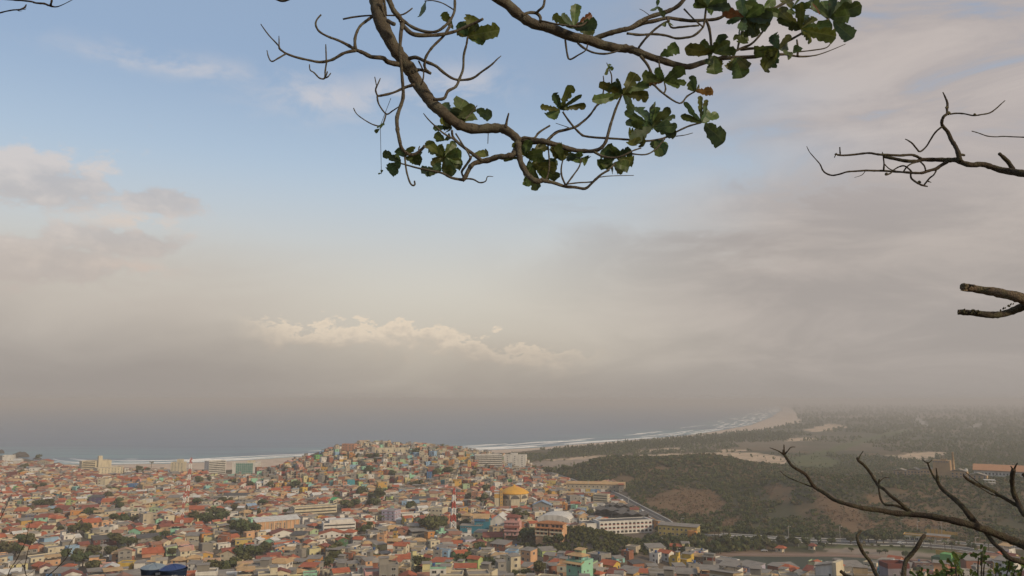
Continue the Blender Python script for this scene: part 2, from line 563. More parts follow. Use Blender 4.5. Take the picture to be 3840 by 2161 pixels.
def build_ground():
    az = np.radians(np.concatenate([np.arange(-180, -64, 4.0), np.arange(-64, -38, 1.0), np.arange(-38, 38.01, 0.2), np.arange(39, 65, 1.0), np.arange(68, 181, 4.0)]))
    rad = np.concatenate([[0.5, 8, 16, 24, 32], np.geomspace(40, 62000, 560)])
    R, A = np.meshgrid(rad, az, indexing='ij')
    x, y = R * np.sin(A), R * np.cos(A)
    sd = shore_dist(x, y)
    z = height(x, y, sd)
    V = np.stack([x, y, z], -1).reshape(-1, 3)
    nr, na = R.shape
    i = np.arange(nr * na).reshape(nr, na)
    Fc = np.stack([i[:-1, :-1], i[:-1, 1:], i[1:, 1:], i[1:, :-1]], -1).reshape(-1, 4)
    # hide the deep sea bed
    keep = (sd.reshape(-1)[Fc] > -700).any(1)
    Fc = Fc[keep]
    # base colours of the ground itself
    C = np.empty((nr, na, 3))
    n1, n2 = fbm(x, y, 60, 4), fbm(x, y, 9, 3)
    nf = fbm(x, y, 420, 4)
    scrub = np.array([0.070, 0.066, 0.036])
    dry = np.array([0.150, 0.100, 0.055])
    C[:] = scrub + (dry - scrub) * sstep(n1, 0.42, 0.68)[..., None]
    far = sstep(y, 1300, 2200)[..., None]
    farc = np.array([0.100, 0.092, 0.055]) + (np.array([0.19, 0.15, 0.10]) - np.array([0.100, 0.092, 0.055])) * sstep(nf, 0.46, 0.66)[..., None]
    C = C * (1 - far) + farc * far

    def paint(polys, col, amt=1.0, vary=0.3, soft=0.5):
        for p in polys:
            m = inside(p, x + (n2 - 0.5) * 0.02 * y, y + (n1 - 0.5) * 0.10 * y * soft)
            k = (m * amt * (1 - vary * sstep(n2, 0.35, 0.75)))[..., None]
            C[:] = C * (1 - k) + np.array(col) * k
    paint([TOWN_XY], (0.135, 0.108, 0.082), 1.0, 0.4, 0.0)
    paint(BROWN_ZONES, (0.195, 0.120, 0.064), 1.0, 0.6, 0.03)
    paint(SAND_ZONES, (0.62, 0.45, 0.30), 0.95, 0.5)
    paint(LOT_ZONES, (0.30, 0.235, 0.18), 1.0, 0.3, 0.1)
    paint(SALT_ZONES, (0.16, 0.16, 0.17), 0.8, 0.3, 0.1)
    paint(GRASS_ZONES, (0.100, 0.112, 0.042), 0.9, 0.3, 0.0)
    paint(PALE_ZONES, (0.42, 0.38, 0.33), 0.9, 0.2, 0.0)
    paint(DIRT_ZONES, (0.24, 0.165, 0.115), 1.0, 0.3, 0.0)
    b = inside(BEACH_POLY, x, y)
    k = (b * (0.85 + 0.15 * n2))[..., None]
    C[:] = C * (1 - k) + np.array([0.60, 0.46, 0.34]) * k
    wet = (np.clip(1 - np.abs(sd) / 14, 0, 1) * 0.55 * (sd > -40))[..., None]
    C[:] = C * (1 - wet) + np.array([0.24, 0.19, 0.15]) * wet
    C *= (0.85 + 0.3 * n2)[..., None]
    m = bpy.data.materials.new('ground_soil')
    m.use_nodes = True
    t = NT(m.node_tree)
    out = t.n('ShaderNodeOutputMaterial')
    bs = t.n('ShaderNodeBsdfPrincipled')
    bs.inputs['Roughness'].default_value = 0.95
    bs.inputs['Specular IOR Level'].default_value = 0.1
    t.link(bs.outputs[0], out.inputs[0])
    at = t.n('ShaderNodeAttribute', attribute_name='soil')
    geo = t.n('ShaderNodeNewGeometry')
    nn = t.noise(geo.outputs['Position'], 0.25, 5, 0.65)
    hs = t.n('ShaderNodeHueSaturation')
    t.link(at.outputs['Color'], hs.inputs['Color'])
    t.link(t.math('ADD', 0.72, t.math('MULTIPLY', nn, 0.56)), hs.inputs['Value'])
    t.link(hs.outputs[0], bs.inputs['Base Color'])
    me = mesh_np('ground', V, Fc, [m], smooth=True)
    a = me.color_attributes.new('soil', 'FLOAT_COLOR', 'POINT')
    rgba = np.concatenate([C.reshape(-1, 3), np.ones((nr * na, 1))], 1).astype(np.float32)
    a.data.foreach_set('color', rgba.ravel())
    o = add_obj('ground', me)
    tag(o, kind='structure')


build_ground()


def build_sea():
    az = np.radians(np.arange(-64, 40.01, 0.5))
    rad = np.geomspace(1000, 62000, 260)
    R, A = np.meshgrid(rad, az, indexing='ij')
    x, y = R * np.sin(A), R * np.cos(A)
    sd = shore_dist(x, y)
    nr, na = R.shape
    i = np.arange(nr * na).reshape(nr, na)
    Fc = np.stack([i[:-1, :-1], i[:-1, 1:], i[1:, 1:], i[1:, :-1]], -1).reshape(-1, 4)
    Fc = Fc[(sd.reshape(-1)[Fc] < 60).any(1)]
    V = np.stack([x, y, 0 * x], -1).reshape(-1, 3)
    m = bpy.data.materials.new('sea_water')
    m.use_nodes = True
    t = NT(m.node_tree)
    out = t.n('ShaderNodeOutputMaterial')
    bs = t.n('ShaderNodeBsdfPrincipled')
    t.link(bs.outputs[0], out.inputs[0])
    bs.inputs['Roughness'].default_value = 0.30
    bs.inputs['IOR'].default_value = 1.33
    bs.inputs['Specular IOR Level'].default_value = 0.30
    at = t.n('ShaderNodeAttribute', attribute_name='shore')
    geo = t.n('ShaderNodeNewGeometry')
    P = geo.outputs['Position']
    off = at.outputs['Fac']
    col = t.mix(t.smooth(off, 20, 420), (0.12, 0.26, 0.26), (0.095, 0.145, 0.205))
    mp = t.n('ShaderNodeMapping')
    mp.inputs['Scale'].default_value = (0.22, 1.0, 1.0)
    mp.inputs['Rotation'].default_value = (0, 0, 0.12)
    t.link(P, mp.inputs[0])
    patch = t.noise(mp.outputs[0], 0.006, 7, 0.68)
    col = t.mix(t.math('MULTIPLY', t.smooth(patch, 0.40, 0.62), 0.9), col, (0.075, 0.115, 0.165))
    t.link(col, bs.inputs['Base Color'])
    sw = t.noise(mp.outputs[0], 0.022, 3, 0.5)
    ch = t.noise(mp.outputs[0], 0.14, 4, 0.6)
    b = t.n('ShaderNodeBump')
    b.inputs['Strength'].default_value = 0.9
    b.inputs['Distance'].default_value = 1.0
    t.link(t.math('ADD', t.math('MULTIPLY', sw, 6.0), t.math('MULTIPLY', ch, 1.3)), b.inputs['Height'])
    t.link(b.outputs[0], bs.inputs['Normal'])
    me = mesh_np('sea', V, Fc, [m], smooth=True)
    a = me.attributes.new('shore', 'FLOAT', 'POINT')
    a.data.foreach_set('value', (-sd).ravel().astype(np.float32))
    tag(add_obj('sea', me), kind='structure')


build_sea()


def offset_line(line, d):
    pts = np.array(line)
    tg = np.gradient(pts, axis=0)
    tg /= np.linalg.norm(tg, axis=1)[:, None] + 1e-9
    return pts + np.stack([-tg[:, 1], tg[:, 0]], 1) * d


def resample(line, step):
    pts = np.array(line, float)
    s = np.concatenate([[0], np.cumsum(np.linalg.norm(np.diff(pts, axis=0), axis=1))])
    u = np.arange(0, s[-1], step)
    return np.stack([np.interp(u, s, pts[:, 0]), np.interp(u, s, pts[:, 1])], 1)


def build_surf():
    """breaking waves: low foaming ridges parallel to the beach"""
    rs = np.random.RandomState(3)
    V, Fc = [], []
    base = resample(SHORE[3:-3], 6.0)
    k = np.ones(25) / 25                                    # round off the corners of the shoreline
    base = np.stack([np.convolve(np.pad(base[:, j], 12, mode='edge'), k, mode='valid') for j in (0, 1)], 1)
    n = len(base)
    s_of = np.linalg.norm(base, axis=1)

    def ridge(i0, i1, d, wid, hgt):
        nonlocal V, Fc
        seg = base[i0:i1]
        if len(seg) < 6:
            return
        L = offset_line(seg, d)
        m = len(L)
        u = np.linspace(0, 1, m)
        tap = np.sin(np.pi * np.clip(u, 0.0, 1.0)) ** 0.5
        nz = fbm(L[:, 0], L[:, 1], 28, 3)
        wv = wid * tap * (0.25 + 1.5 * np.clip(nz - 0.3, 0, 1))
        hv = hgt * tap * (0.5 + nz)
        shift = (fbm(L[:, 0] + 500, L[:, 1], 90, 2) - 0.5) * wid * 2.5
        tg = np.gradient(L, axis=0)
        tg /= np.linalg.norm(tg, axis=1)[:, None] + 1e-9
        nr = np.stack([-tg[:, 1], tg[:, 0]], 1)
        L = L + nr * shift[:, None]
        a = L - nr * wv[:, None]
        c = L + nr * (wv * 0.35)[:, None]
        b0 = len(V) and sum(len(v) for v in V) or 0
        z0 = np.full(m, 0.05)
        V.append(np.concatenate([np.c_[a, z0], np.c_[L, hv + 0.05], np.c_[c, z0]]))
        j = np.arange(m - 1)
        Fc.append(np.stack([b0 + j, b0 + j + 1, b0 + m + j + 1, b0 + m + j], 1))
        Fc.append(np.stack([b0 + m + j, b0 + m + j + 1, b0 + 2 * m + j + 1, b0 + 2 * m + j], 1))
    # wash along the waterline
    i = 0
    while i < n - 10:
        ln = rs.randint(12, 60)
        ridge(i, min(n, i + ln), rs.uniform(1, 8), rs.uniform(1.2, 2.6), 0.25)
        i += int(ln * rs.uniform(1.0, 2.4))
    # breakers
    for k in range(260):
        i0 = int(n * rs.rand() ** 1.6)
        dist = s_of[i0]
        if base[i0][0] < -300 and rs.rand() < 0.6:
            continue
        ln = int(rs.uniform(8, 34) * (1 + dist / 4000))
        d = rs.choice([14, 26, 42, 60, 85, 120]) * rs.uniform(0.85, 1.2) * (1 + dist / 9000)
        kx = 1.7 if base[i0][0] > -80 else 1.0
        ridge(i0, min(n, i0 + ln), d, rs.uniform(1.6, 3.8) * (1 + dist / 3800) * kx, rs.uniform(0.5, 1.0) * kx)
    for (p0, p1, d, w) in ((40, 75, 62, 5), (60, 110, 34, 4), (95, 150, 70, 6), (120, 165, 48, 6), (10, 60, 16, 3), (30, 100, 12, 4)):
        ridge(p0, p1, d, w, 1.1)
    m = make_mat('sea_foam', (0.78, 0.76, 0.72), 0.9, 0.25, 0.08, grime_col=(0.45, 0.5, 0.5))
    tag(add_obj('surf', mesh_np('surf', np.concatenate(V), np.concatenate(Fc), [m])), 'white breaking waves along the beach', 'waves', kind='stuff')


build_surf()


# ------------------------------------------------------------------ roads, kerbs and the pond
def ribbon(name, line, width, z, mat, kind='structure', side=0.0, thick=0.0, parent=None):
    L = resample(line, 8.0)
    if side:
        L = offset_line(L, side)
    tg = np.gradient(L, axis=0)
    tg /= np.linalg.norm(tg, axis=1)[:, None] + 1e-9
    nr = np.stack([-tg[:, 1], tg[:, 0]], 1) * width * 0.5
    a, b = L - nr, L + nr
    m = len(L)
    za, zb = height(a[:, 0], a[:, 1]) + z, height(b[:, 0], b[:, 1]) + z
    j = np.arange(m - 1)
    if thick:
        V = np.concatenate([np.c_[a, za - thick], np.c_[a, za], np.c_[b, zb], np.c_[b, zb - thick]])
        Fq = np.concatenate([np.stack([k * m + j, k * m + j + 1, (k + 1) * m + j + 1, (k + 1) * m + j], 1) for k in range(3)])
    else:
        V = np.concatenate([np.c_[a, za], np.c_[b, zb]])
        Fq = np.stack([j, j + 1, m + j + 1, m + j], 1)
    o = add_obj(name, mesh_np(name, V, Fq, [mat]), parent)
    if parent is None:
        tag(o, kind=kind)
    return o


ASPHALT = make_mat('asphalt', (0.075, 0.070, 0.066), 0.9, 0.4, 0.15, grime_col=(0.12, 0.105, 0.09))
KERB = make_mat('kerb_paint', (0.62, 0.58, 0.50), 0.8, 0.4, 0.3)
PAVE = make_mat('paving', (0.30, 0.26, 0.215), 0.9, 0.5, 0.2)
ROAD_A = zone([(2560, 2006), (2760, 2014), (2990, 2030), (3240, 2039), (3450, 2044), (3600, 2056), (3720, 2078), (3900, 2118)], 4.5)
ROAD_B = zone([(2700, 2004), (2990, 2022), (3240, 2028), (3470, 2033), (3560, 2034), (3700, 2046), (3900, 2062)], 4.5)
ROAD_C = zone([(2560, 2006), (2480, 1948), (2400, 1906), (2320, 1868), (2250, 1842), (2180, 1822), (2110, 1800), (2050, 1782)], 4.5)
for nm, ln, wd in (('road', ROAD_A, 11.0), ('road', ROAD_B, 9.0), ('road', ROAD_C, 11.0)):
    r = ribbon(nm, ln, wd, 0.10, ASPHALT)
    for s in (-1, 1):
        ribbon('kerb', ln, 0.9, 0.30, KERB, side=s * (wd * 0.5 + 0.6), thick=0.3, parent=r)
    ribbon('lane_marking', ln, 0.25, 0.115, KERB, parent=r)
PATH = zone([(2560, 2088), (2700, 2081), (2900, 2079), (3080, 2083), (3240, 2086), (3420, 2097), (3520, 2108)], 4.5)
ribbon('path', PATH, 5.0, 0.09, make_mat('path_earth', (0.27, 0.175, 0.13), 0.95, 0.4, 0.2))
POND_PX = [(2660, 2096), (2760, 2086), (2900, 2088), (3060, 2088), (3150, 2088), (3260, 2094), (3360, 2108), (3400, 2126), (3200, 2140), (2900, 2138), (2700, 2128)]
POND = [tuple(at_z(px, py, 4.75)[:2]) for px, py in POND_PX]
mw = bpy.data.materials.new('pond_water')
mw.use_nodes = True
_t = NT(mw.node_tree)
_o = _t.n('ShaderNodeOutputMaterial')
_b = _t.n('ShaderNodeBsdfPrincipled')
_b.inputs['Base Color'].default_value = (0.036, 0.045, 0.024, 1)
_b.inputs['Roughness'].default_value = 0.35
_b.inputs['Specular IOR Level'].default_value = 0.03
_t.link(_b.outputs[0], _o.inputs[0])
_g = _t.n('ShaderNodeNewGeometry')
_bp = _t.n('ShaderNodeBump')
_bp.inputs['Strength'].default_value = 0.25
_bp.inputs['Distance'].default_value = 0.1
_t.link(_t.noise(_g.outputs['Position'], 0.7, 3, 0.5), _bp.inputs['Height'])
_t.link(_bp.outputs[0], _b.inputs['Normal'])
_pz = max(height(np.array([p[0] for p in POND]), np.array([p[1] for p in POND]))) * 0 + 4.72
add_pts = [(x, y, _pz) for x, y in POND]
o = add_obj('pond', new_mesh('pond', add_pts, [tuple(range(len(add_pts)))], [mw]))
tag(o, kind='structure')

# ------------------------------------------------------------------ the air
hm = bpy.data.materials.new('haze_air')
hm.use_nodes = True
_t = NT(hm.node_tree)
_o = _t.n('ShaderNodeOutputMaterial')
_v = _t.n('ShaderNodeVolumePrincipled')
_v.inputs['Color'].default_value = (0.80, 0.75, 0.71, 1)
_v.inputs['Density'].default_value = 0.000215
_t.link(_v.outputs[0], _o.inputs['Volume'])
HX, HY0, HY1, HZ0, HZ1 = 63000, -6000, 63500, -14, 119
hv = [(x, y, z) for z in (HZ0, HZ1) for y in (HY0, HY1) for x in (-HX, HX)]
hf = [(0, 2, 3, 1), (4, 5, 7, 6), (0, 1, 5, 4), (2, 6, 7, 3), (0, 4, 6, 2), (1, 3, 7, 5)]
tag(add_obj('haze', new_mesh('haze', hv, hf, [hm])), 'pale haze filling the air over the town and sea', 'haze', kind='stuff')
# ------------------------------------------------------------------ building kit
def _box(x0, x1, y0, y1, z0, z1, o=0):
    v = [(x0, y0, z0), (x1, y0, z0), (x1, y1, z0), (x0, y1, z0), (x0, y0, z1), (x1, y0, z1), (x1, y1, z1), (x0, y1, z1)]
    f = [(0, 3, 2, 1), (4, 5, 6, 7), (0, 1, 5, 4), (1, 2, 6, 5), (2, 3, 7, 6), (3, 0, 4, 7)]
    return v, [tuple(i + o for i in q) for q in f]


def _join(*parts):
    V, Fs, I = [], [], []
    for v, f, mi in parts:
        Fs += [tuple(i + len(V) for i in q) for q in f]
        I += [mi] * len(f)
        V += v
    return V, Fs, I


def _prism(profile, x0, x1):
    """closed profile of (y, z) swept along x"""
    n = len(profile)
    v = [(x0, y, z) for y, z in profile] + [(x1, y, z) for y, z in profile]
    f = [tuple(range(n - 1, -1, -1)), tuple(range(n, 2 * n))]
    f += [(i, (i + 1) % n, n + (i + 1) % n, n + i) for i in range(n)]
    f = [tuple(reversed(q)) for q in f]
    return v, f


UNITS = {}


def unit(kind):
    if kind in UNITS:
        return UNITS[kind]
    if kind == 'box':
        v, f = _box(-.5, .5, -.5, .5, 0, 1)
        r = (v, f, [0] * 6)
    elif kind == 'gable_roof':
        v, f = _prism([(-.5, -.02), (0, .98), (.5, -.02), (.5, .08), (0, 1.1), (-.5, .08)], -.5, .5)
        r = (v, f, [0] * len(f))
    elif kind == 'gable_fill':
        v, f = _prism([(-.44, 0), (.44, 0), (0, .88)], -.46, .46)
        r = (v, f, [0] * len(f))
    elif kind == 'hip_roof':
        v = [(-.5, -.5, 0), (.5, -.5, 0), (.5, .5, 0), (-.5, .5, 0), (-.5, -.5, .1), (.5, -.5, .1), (.5, .5, .1), (-.5, .5, .1), (-.18, 0, 1), (.18, 0, 1)]
        f = [(0, 3, 2, 1), (0, 1, 5, 4), (1, 2, 6, 5), (2, 3, 7, 6), (3, 0, 4, 7), (4, 5, 9, 8), (5, 6, 9), (6, 7, 8, 9), (7, 4, 8)]
        r = (v, f, [0] * len(f))
    elif kind == 'shed_roof':
        v, f = _prism([(-.5, 0), (.5, .85), (.5, 1), (-.5, .15)], -.5, .5)
        r = (v, f, [0] * len(f))
    elif kind == 'shed_fill':
        v, f = _prism([(-.46, -.05), (.46, -.05), (.46, .80), (-.46, .02)], -.46, .46)
        r = (v, f, [0] * len(f))
    elif kind == 'parapet':
        a, b, c = [], [], []
        o = [(-.5, -.5), (.5, -.5), (.5, .5), (-.5, .5)]
        i = [(-.465, -.465), (.465, -.465), (.465, .465), (-.465, .465)]
        v = [(x, y, 0) for x, y in o] + [(x, y, 1) for x, y in o] + [(x, y, 1) for x, y in i] + [(x, y, .2) for x, y in i]
        f = [(0, 3, 2, 1)]
        for k in range(4):
            n = (k + 1) % 4
            f += [(k, n, 4 + n, 4 + k), (4 + k, 4 + n, 8 + n, 8 + k), (8 + k, 8 + n, 12 + n, 12 + k)]
        f.append((12, 13, 14, 15))
        r = (v, f, [0] * (len(f) - 1) + [1])
    elif kind == 'window':          # faces -y; width and height 1, depth in metres
        p = [_box(-.5, .5, -.07, .05, .92, 1) + (0,), _box(-.54, .54, -.12, .05, 0, .07) + (0,), _box(-.5, -.43, -.07, .05, .07, .92) + (0,), _box(.43, .5, -.07, .05, .07, .92) + (0,),
             _box(-.025, .025, -.06, .05, .07, .92) + (0,), ([(-.43, -.03, .07), (.43, -.03, .07), (.43, -.03, .92), (-.43, -.03, .92)], [(0, 1, 2, 3)], 1)]
        r = _join(*p)
    elif kind == 'window_frame':
        v, f, i = unit('window')
        k = [j for j, q in enumerate(i) if q == 0]
        r = (v[:-4], [f[j] for j in k], [0] * len(k))
    elif kind == 'pane':
        r = ([(-.43, -.03, .07), (.43, -.03, .07), (.43, -.03, .92), (-.43, -.03, .92)], [(0, 1, 2, 3)], [0])
    elif kind == 'tank':
        n = 14
        prof = [(.40, 0), (.43, .5), (.47, .78), (.53, .80), (.53, .86), (.25, .95), (0.02, 1.0)]
        v, f = [], []
        for rr, z in prof:
            v += [(rr * math.cos(2 * math.pi * k / n), rr * math.sin(2 * math.pi * k / n), z) for k in range(n)]
        for j in range(len(prof) - 1):
            for k in range(n):
                f.append((j * n + k, j * n + (k + 1) % n, (j + 1) * n + (k + 1) % n, (j + 1) * n + k))
        r = (v, f, [0] * len(f))
    elif kind == 'cyl':
        n = 10
        v = [(.5 * math.cos(2 * math.pi * k / n), .5 * math.sin(2 * math.pi * k / n), z) for z in (0, 1) for k in range(n)]
        f = [(k, (k + 1) % n, n + (k + 1) % n, n + k) for k in range(n)] + [tuple(range(n - 1, -1, -1)), tuple(range(n, 2 * n))]
        r = (v, f, [0] * len(f))
    elif kind == 'arch':            # half disc window facing -y, width 1, height 1
        n = 12
        p = [(.5 * math.cos(math.pi * k / n), math.sin(math.pi * k / n)) for k in range(n + 1)]
        v = [(x, -.06, z) for x, z in p] + [(x, .05, z) for x, z in p]
        m = n + 1
        f = [tuple(range(n, -1, -1))] + [(k, k + 1, m + k + 1, m + k) for k in range(n)] + [(n, 0, m, m + n)]
        r = (v, f, [0] * len(f))
    UNITS[kind] = (np.array(r[0], float), r[1], r[2])
    return UNITS[kind]


SHARED = {}


def shared(kind, *mats):
    key = (kind,) + tuple(m.name for m in mats)
    if key not in SHARED:
        v, f, i = unit(kind)
        SHARED[key] = new_mesh(kind, v, f, mats, idx=i)
    return SHARED[key]


def trs(loc, rz=0.0, sc=(1, 1, 1)):
    return Matrix.Translation(loc) @ Matrix.Rotation(rz, 4, 'Z') @ Matrix.Diagonal((sc[0], sc[1], sc[2], 1))


class Solid:
    """emits parts as children of one thing"""
    def __init__(self, root):
        self.root = root

    def part(self, name, kind, mats, loc, sc=(1, 1, 1), rz=0.0, parent=None):
        if parent is not None:
            inv = parent.matrix_basis.inverted()
            return add_obj(name, shared(kind, *mats), parent, matrix=inv @ trs(loc, rz, sc))
        return add_obj(name, shared(kind, *mats), self.root, matrix=trs(loc, rz, sc))


class Mass:
    """collects the same parts into one mesh"""
    def __init__(self):
        self.V, self.F, self.I, self.mats, self.n = [], [], [], [], 0
        self.base = Matrix.Identity(4)

    def at(self, loc, rz):
        self.base = trs(loc, rz)

    def part(self, name, kind, mats, loc, sc=(1, 1, 1), rz=0.0, parent=None):
        v, f, idx = unit(kind)
        M = np.array(self.base @ trs(loc, rz, sc))
        vv = v @ M[:3, :3].T + M[:3, 3]
        ids = []
        for m in mats:
            if m not in self.mats:
                self.mats.append(m)
            ids.append(self.mats.index(m))
        self.V.append(vv)
        self.F += [tuple(i + self.n for i in q) for q in f]
        self.I += [ids[i] for i in idx]
        self.n += len(vv)

    def build(self, name):
        return add_obj(name, new_mesh(name, np.concatenate(self.V), self.F, self.mats, idx=self.I))


RND = random.Random(11)
CLAIMS = []          # (px0, px1, ytop, ybase, x, y, radius) of everything already standing
BIG = set()
MARKS = []           # landmarks used to tell houses apart: (phrase, px, py)


def claim(px0, px1, yt, yb, x, y, r):
    CLAIMS.append((px0, px1, yt, yb, x, y, r))


def house_parts(b, s):
    """a house at the origin of builder b: front faces -y"""
    rnd = random.Random(s['seed'])
    w, d, h = s['w'], s['d'], s['h']
    wm = wall_mat(s['wall'])
    gl, tr = glass_mat(), trim_mat()
    wall = b.part('wall', 'box', (wm,), (0, 0, -2.5), (w, d, h + 2.5))
    if h > 5 and not s.get('hand') and rnd.random() < .38:
        b.part('upper_floor', 'box', (wall_mat(rnd.choice(('brick', 'concrete', 'beige', 'grey', 'cream', 'white'))),), (0, 0, h * .52), (w + .24, d + .24, h * .476))
        off = .12
    else:
        off = 0.0
    r = s['roof']
    rm = roof_mat(s['rc'])
    rh = s['rh']
    if r == 'gable':
        along = s.get('along', 0)
        rz = math.pi / 2 if along else 0.0
        a, c = (d, w) if along else (w, d)
        b.part('gable', 'gable_fill', (wm,), (0, 0, h), (a * 1.085, c * 1.13, rh), rz)
        b.part('roof', 'gable_roof', (rm,), (0, 0, h - 0.02), (a + 0.9, c + 1.2, rh), rz)
    elif r == 'hip':
        b.part('roof', 'hip_roof', (rm,), (0, 0, h - 0.01), (w + 1.2, d + 1.2, rh))
    elif r == 'shed':
        rz = s.get('along', 0) * math.pi / 2
        a, c = (d, w) if s.get('along', 0) % 2 else (w, d)
        b.part('gable', 'shed_fill', (wm,), (0, 0, h), (a * 1.08, c * 1.08, rh), rz)
        b.part('roof', 'shed_roof', (rm,), (0, 0, h), (a + 0.7, c + 0.7, rh), rz)
    else:
        b.part('roof', 'parapet', (wm, rm), (0, 0, h), (w + 0.12, d + 0.12, 0.7 if r == 'flat' else 1.0))
        if s.get('top'):
            k = s['top']
            tw, td = w * k[0], d * k[1]
            b.part('stair_room', 'box', (wm if k[3] else wall_mat('concrete'),), ((w - tw) * 0.5 * k[2], (d - td) * 0.45, h + 0.2), (tw, td, 2.7))
            b.part('stair_room_roof', 'shed_roof', (roof_mat('sheet'),), ((w - tw) * 0.5 * k[2], (d - td) * 0.45, h + 2.9), (tw + 0.8, td + 0.8, 0.5))
        if s.get('cover'):
            pm = wall_mat('concrete')
            for sx in (-1, 1):
                for sy in (-1, 1):
                    b.part('post', 'box', (pm,), (sx * w * 0.44, sy * d * 0.44, h + 0.2), (0.25, 0.25, 2.3))
            b.part('terrace_roof', 'shed_roof', (roof_mat(s['cover']),), (0, 0, h + 2.4), (w + 0.6, d + 0.6, 0.8))
    ns = max(1, int(round(h / 2.9)))
    fh = h / ns
    cap = s.get('cap', 7)
    wins = []
    for fl in range(ns):
        n = max(1, int(w / 3.3))
        for i in range(n):
            if rnd.random() < 0.8:
                wins.append(((i + 0.5) / n - 0.5, -1, fl, 0))
        n = max(1, int(d / 3.8))
        for side in (-1, 1):
            for i in range(n):
                if rnd.random() < 0.55:
                    wins.append(((i + 0.5) / n - 0.5, side, fl, 1))
    rnd.shuffle(wins)
    for u, sd, fl, which in wins[:cap]:
        ww, wh = rnd.choice((1.2, 1.6, 2.0)), rnd.choice((1.2, 1.4, 1.6))
        zb = fl * fh + 1.0
        if zb + wh > h - 0.2:
            zb = h - 0.25 - wh
        if which == 0:
            b.part('window', 'window', (tr, gl), (u * w, -d / 2 - off, zb), (ww, 1, wh))
        else:
            b.part('window', 'window', (tr, gl), (sd * (w / 2 + off), u * d, zb), (ww, 1, wh), math.pi / 2 * sd)
    if rnd.random() < 0.6:
        b.part('door', 'box', (make_mat('door_paint', (0.12, 0.085, 0.06), 0.6),), (rnd.uniform(-0.35, 0.35) * w, -d / 2, 0), (1.0, 0.16, 2.1))


COLOUR_WORD = {'paleyellow': 'pale yellow', 'palegreen': 'pale green', 'lightblue': 'light blue', 'darkblue': 'dark blue', 'darkgreen': 'dark green', 'greypurple': 'mauve grey', 'brick': 'bare brick', 'concrete': 'bare concrete', 'lime': 'lime green', 'mint': 'mint green', 'aqua': 'aqua green', 'gold': 'golden yellow', 'mustard': 'mustard yellow', 'pink': 'pink', 'teal': 'teal blue'}
ROOF_WORD = {'oldtile': 'faded brown tiled roof', 'paletile': 'pale tiled roof', 'sheet2': 'beige sheet roof', 'tile': 'orange tiled roof', 'redtile': 'dark red tiled roof', 'tantile': 'tan tiled roof', 'sheet': 'grey sheet roof', 'whitesheet': 'white sheet roof', 'slab': 'flat roof', 'greensheet': 'green sheet roof', 'bluesheet': 'blue-grey sheet roof', 'darksheet': 'dark sheet roof'}
CROPS = {1: (0, 1620), 2: (800, 1620), 3: (1600, 1620), 4: (2240, 1620), 5: (2880, 1620)}
KZ = 2.6797
ROOFCODE = {'T': ('gable', 'tile'), 'H': ('hip', 'tile'), 'R': ('gable', 'redtile'), 'O': ('hip', 'tantile'), 'S': ('shed', 'sheet'), 'W': ('gable', 'whitesheet'), 'F': ('flat', 'slab'), 'G': ('gable', 'greensheet'), 'B': ('gable', 'bluesheet'), 'C': ('flat', 'slab'), 'D': ('shed', 'darksheet'), 'P': ('flat', 'slab'), 'U': ('gable', 'oldtile'), 'V': ('gable', 'paletile'), 'X': ('shed', 'sheet2')}
HOUSES = []


def depression(p):
    return math.atan2(CAMZ - p.z, math.hypot(p.x, p.y))


def size_at(p):
    """metres per photograph pixel at point p"""
    return (p.y * CP + (p.z - CAMZ) * SP) / F


def hand_house(px0, px1, yt, yb, wall, code, yaw=None, seed=0):
    p = on_ground((px0 + px1) / 2, yb)
    m = size_at(p)
    W, H = (px1 - px0) * m, (yb - yt) * m
    rnd = random.Random(seed * 7 + 3)
    if yaw is None:
        yaw = rnd.choice((-32, -24, -15, 14, 22, 30))
    ya = math.radians(abs(yaw))
    k = rnd.uniform(0.75, 1.0)
    w = W / (math.cos(ya) + k * math.sin(ya))
    d = min(w * k, 11.0)
    dep = depression(p)
    roof, rc = ROOFCODE[code]
    if roof in ('flat',):
        D = w * math.sin(ya) + d * math.cos(ya)
        h = (H - D * math.sin(dep)) / math.cos(dep) - 0.7
        rh = 0.7
    else:
        D = (w * math.sin(ya) + d * math.cos(ya)) * 0.5
        rh = min(w, d) * (0.26 if roof != 'shed' else 0.16)
        h = (H - D * math.sin(dep)) / math.cos(dep) - rh
    h = max(2.6, h)
    c = math.cos(math.radians(yaw))
    ctr = p + Vector((0, 1, 0)) * (w * math.sin(ya) + d * math.cos(ya)) * 0.5
    s = dict(x=ctr.x, y=ctr.y, z=min(p.z, ground(ctr.x, ctr.y)), yaw=math.radians(yaw) - math.atan2(p.x, p.y), w=w, d=d, h=h, roof=roof, rc=rc, rh=rh, wall=wall, seed=seed, cap=9)
    if roof == 'gable':
        s['along'] = rnd.choice((0, 1))
    if code == 'C':
        s['cover'] = 'sheet'
    if roof == 'flat' and code == 'F' and rnd.random() < 0.35:
        s['top'] = (rnd.uniform(.35, .55), rnd.uniform(.4, .6), rnd.choice((-1, 1)), rnd.random() < .6)
    s['box'] = (px0, px1, yt, yb)
    HOUSES.append(s)
    claim(px0, px1, yt, yb, s['x'], s['y'], max(w, d) * 0.62)
    return s


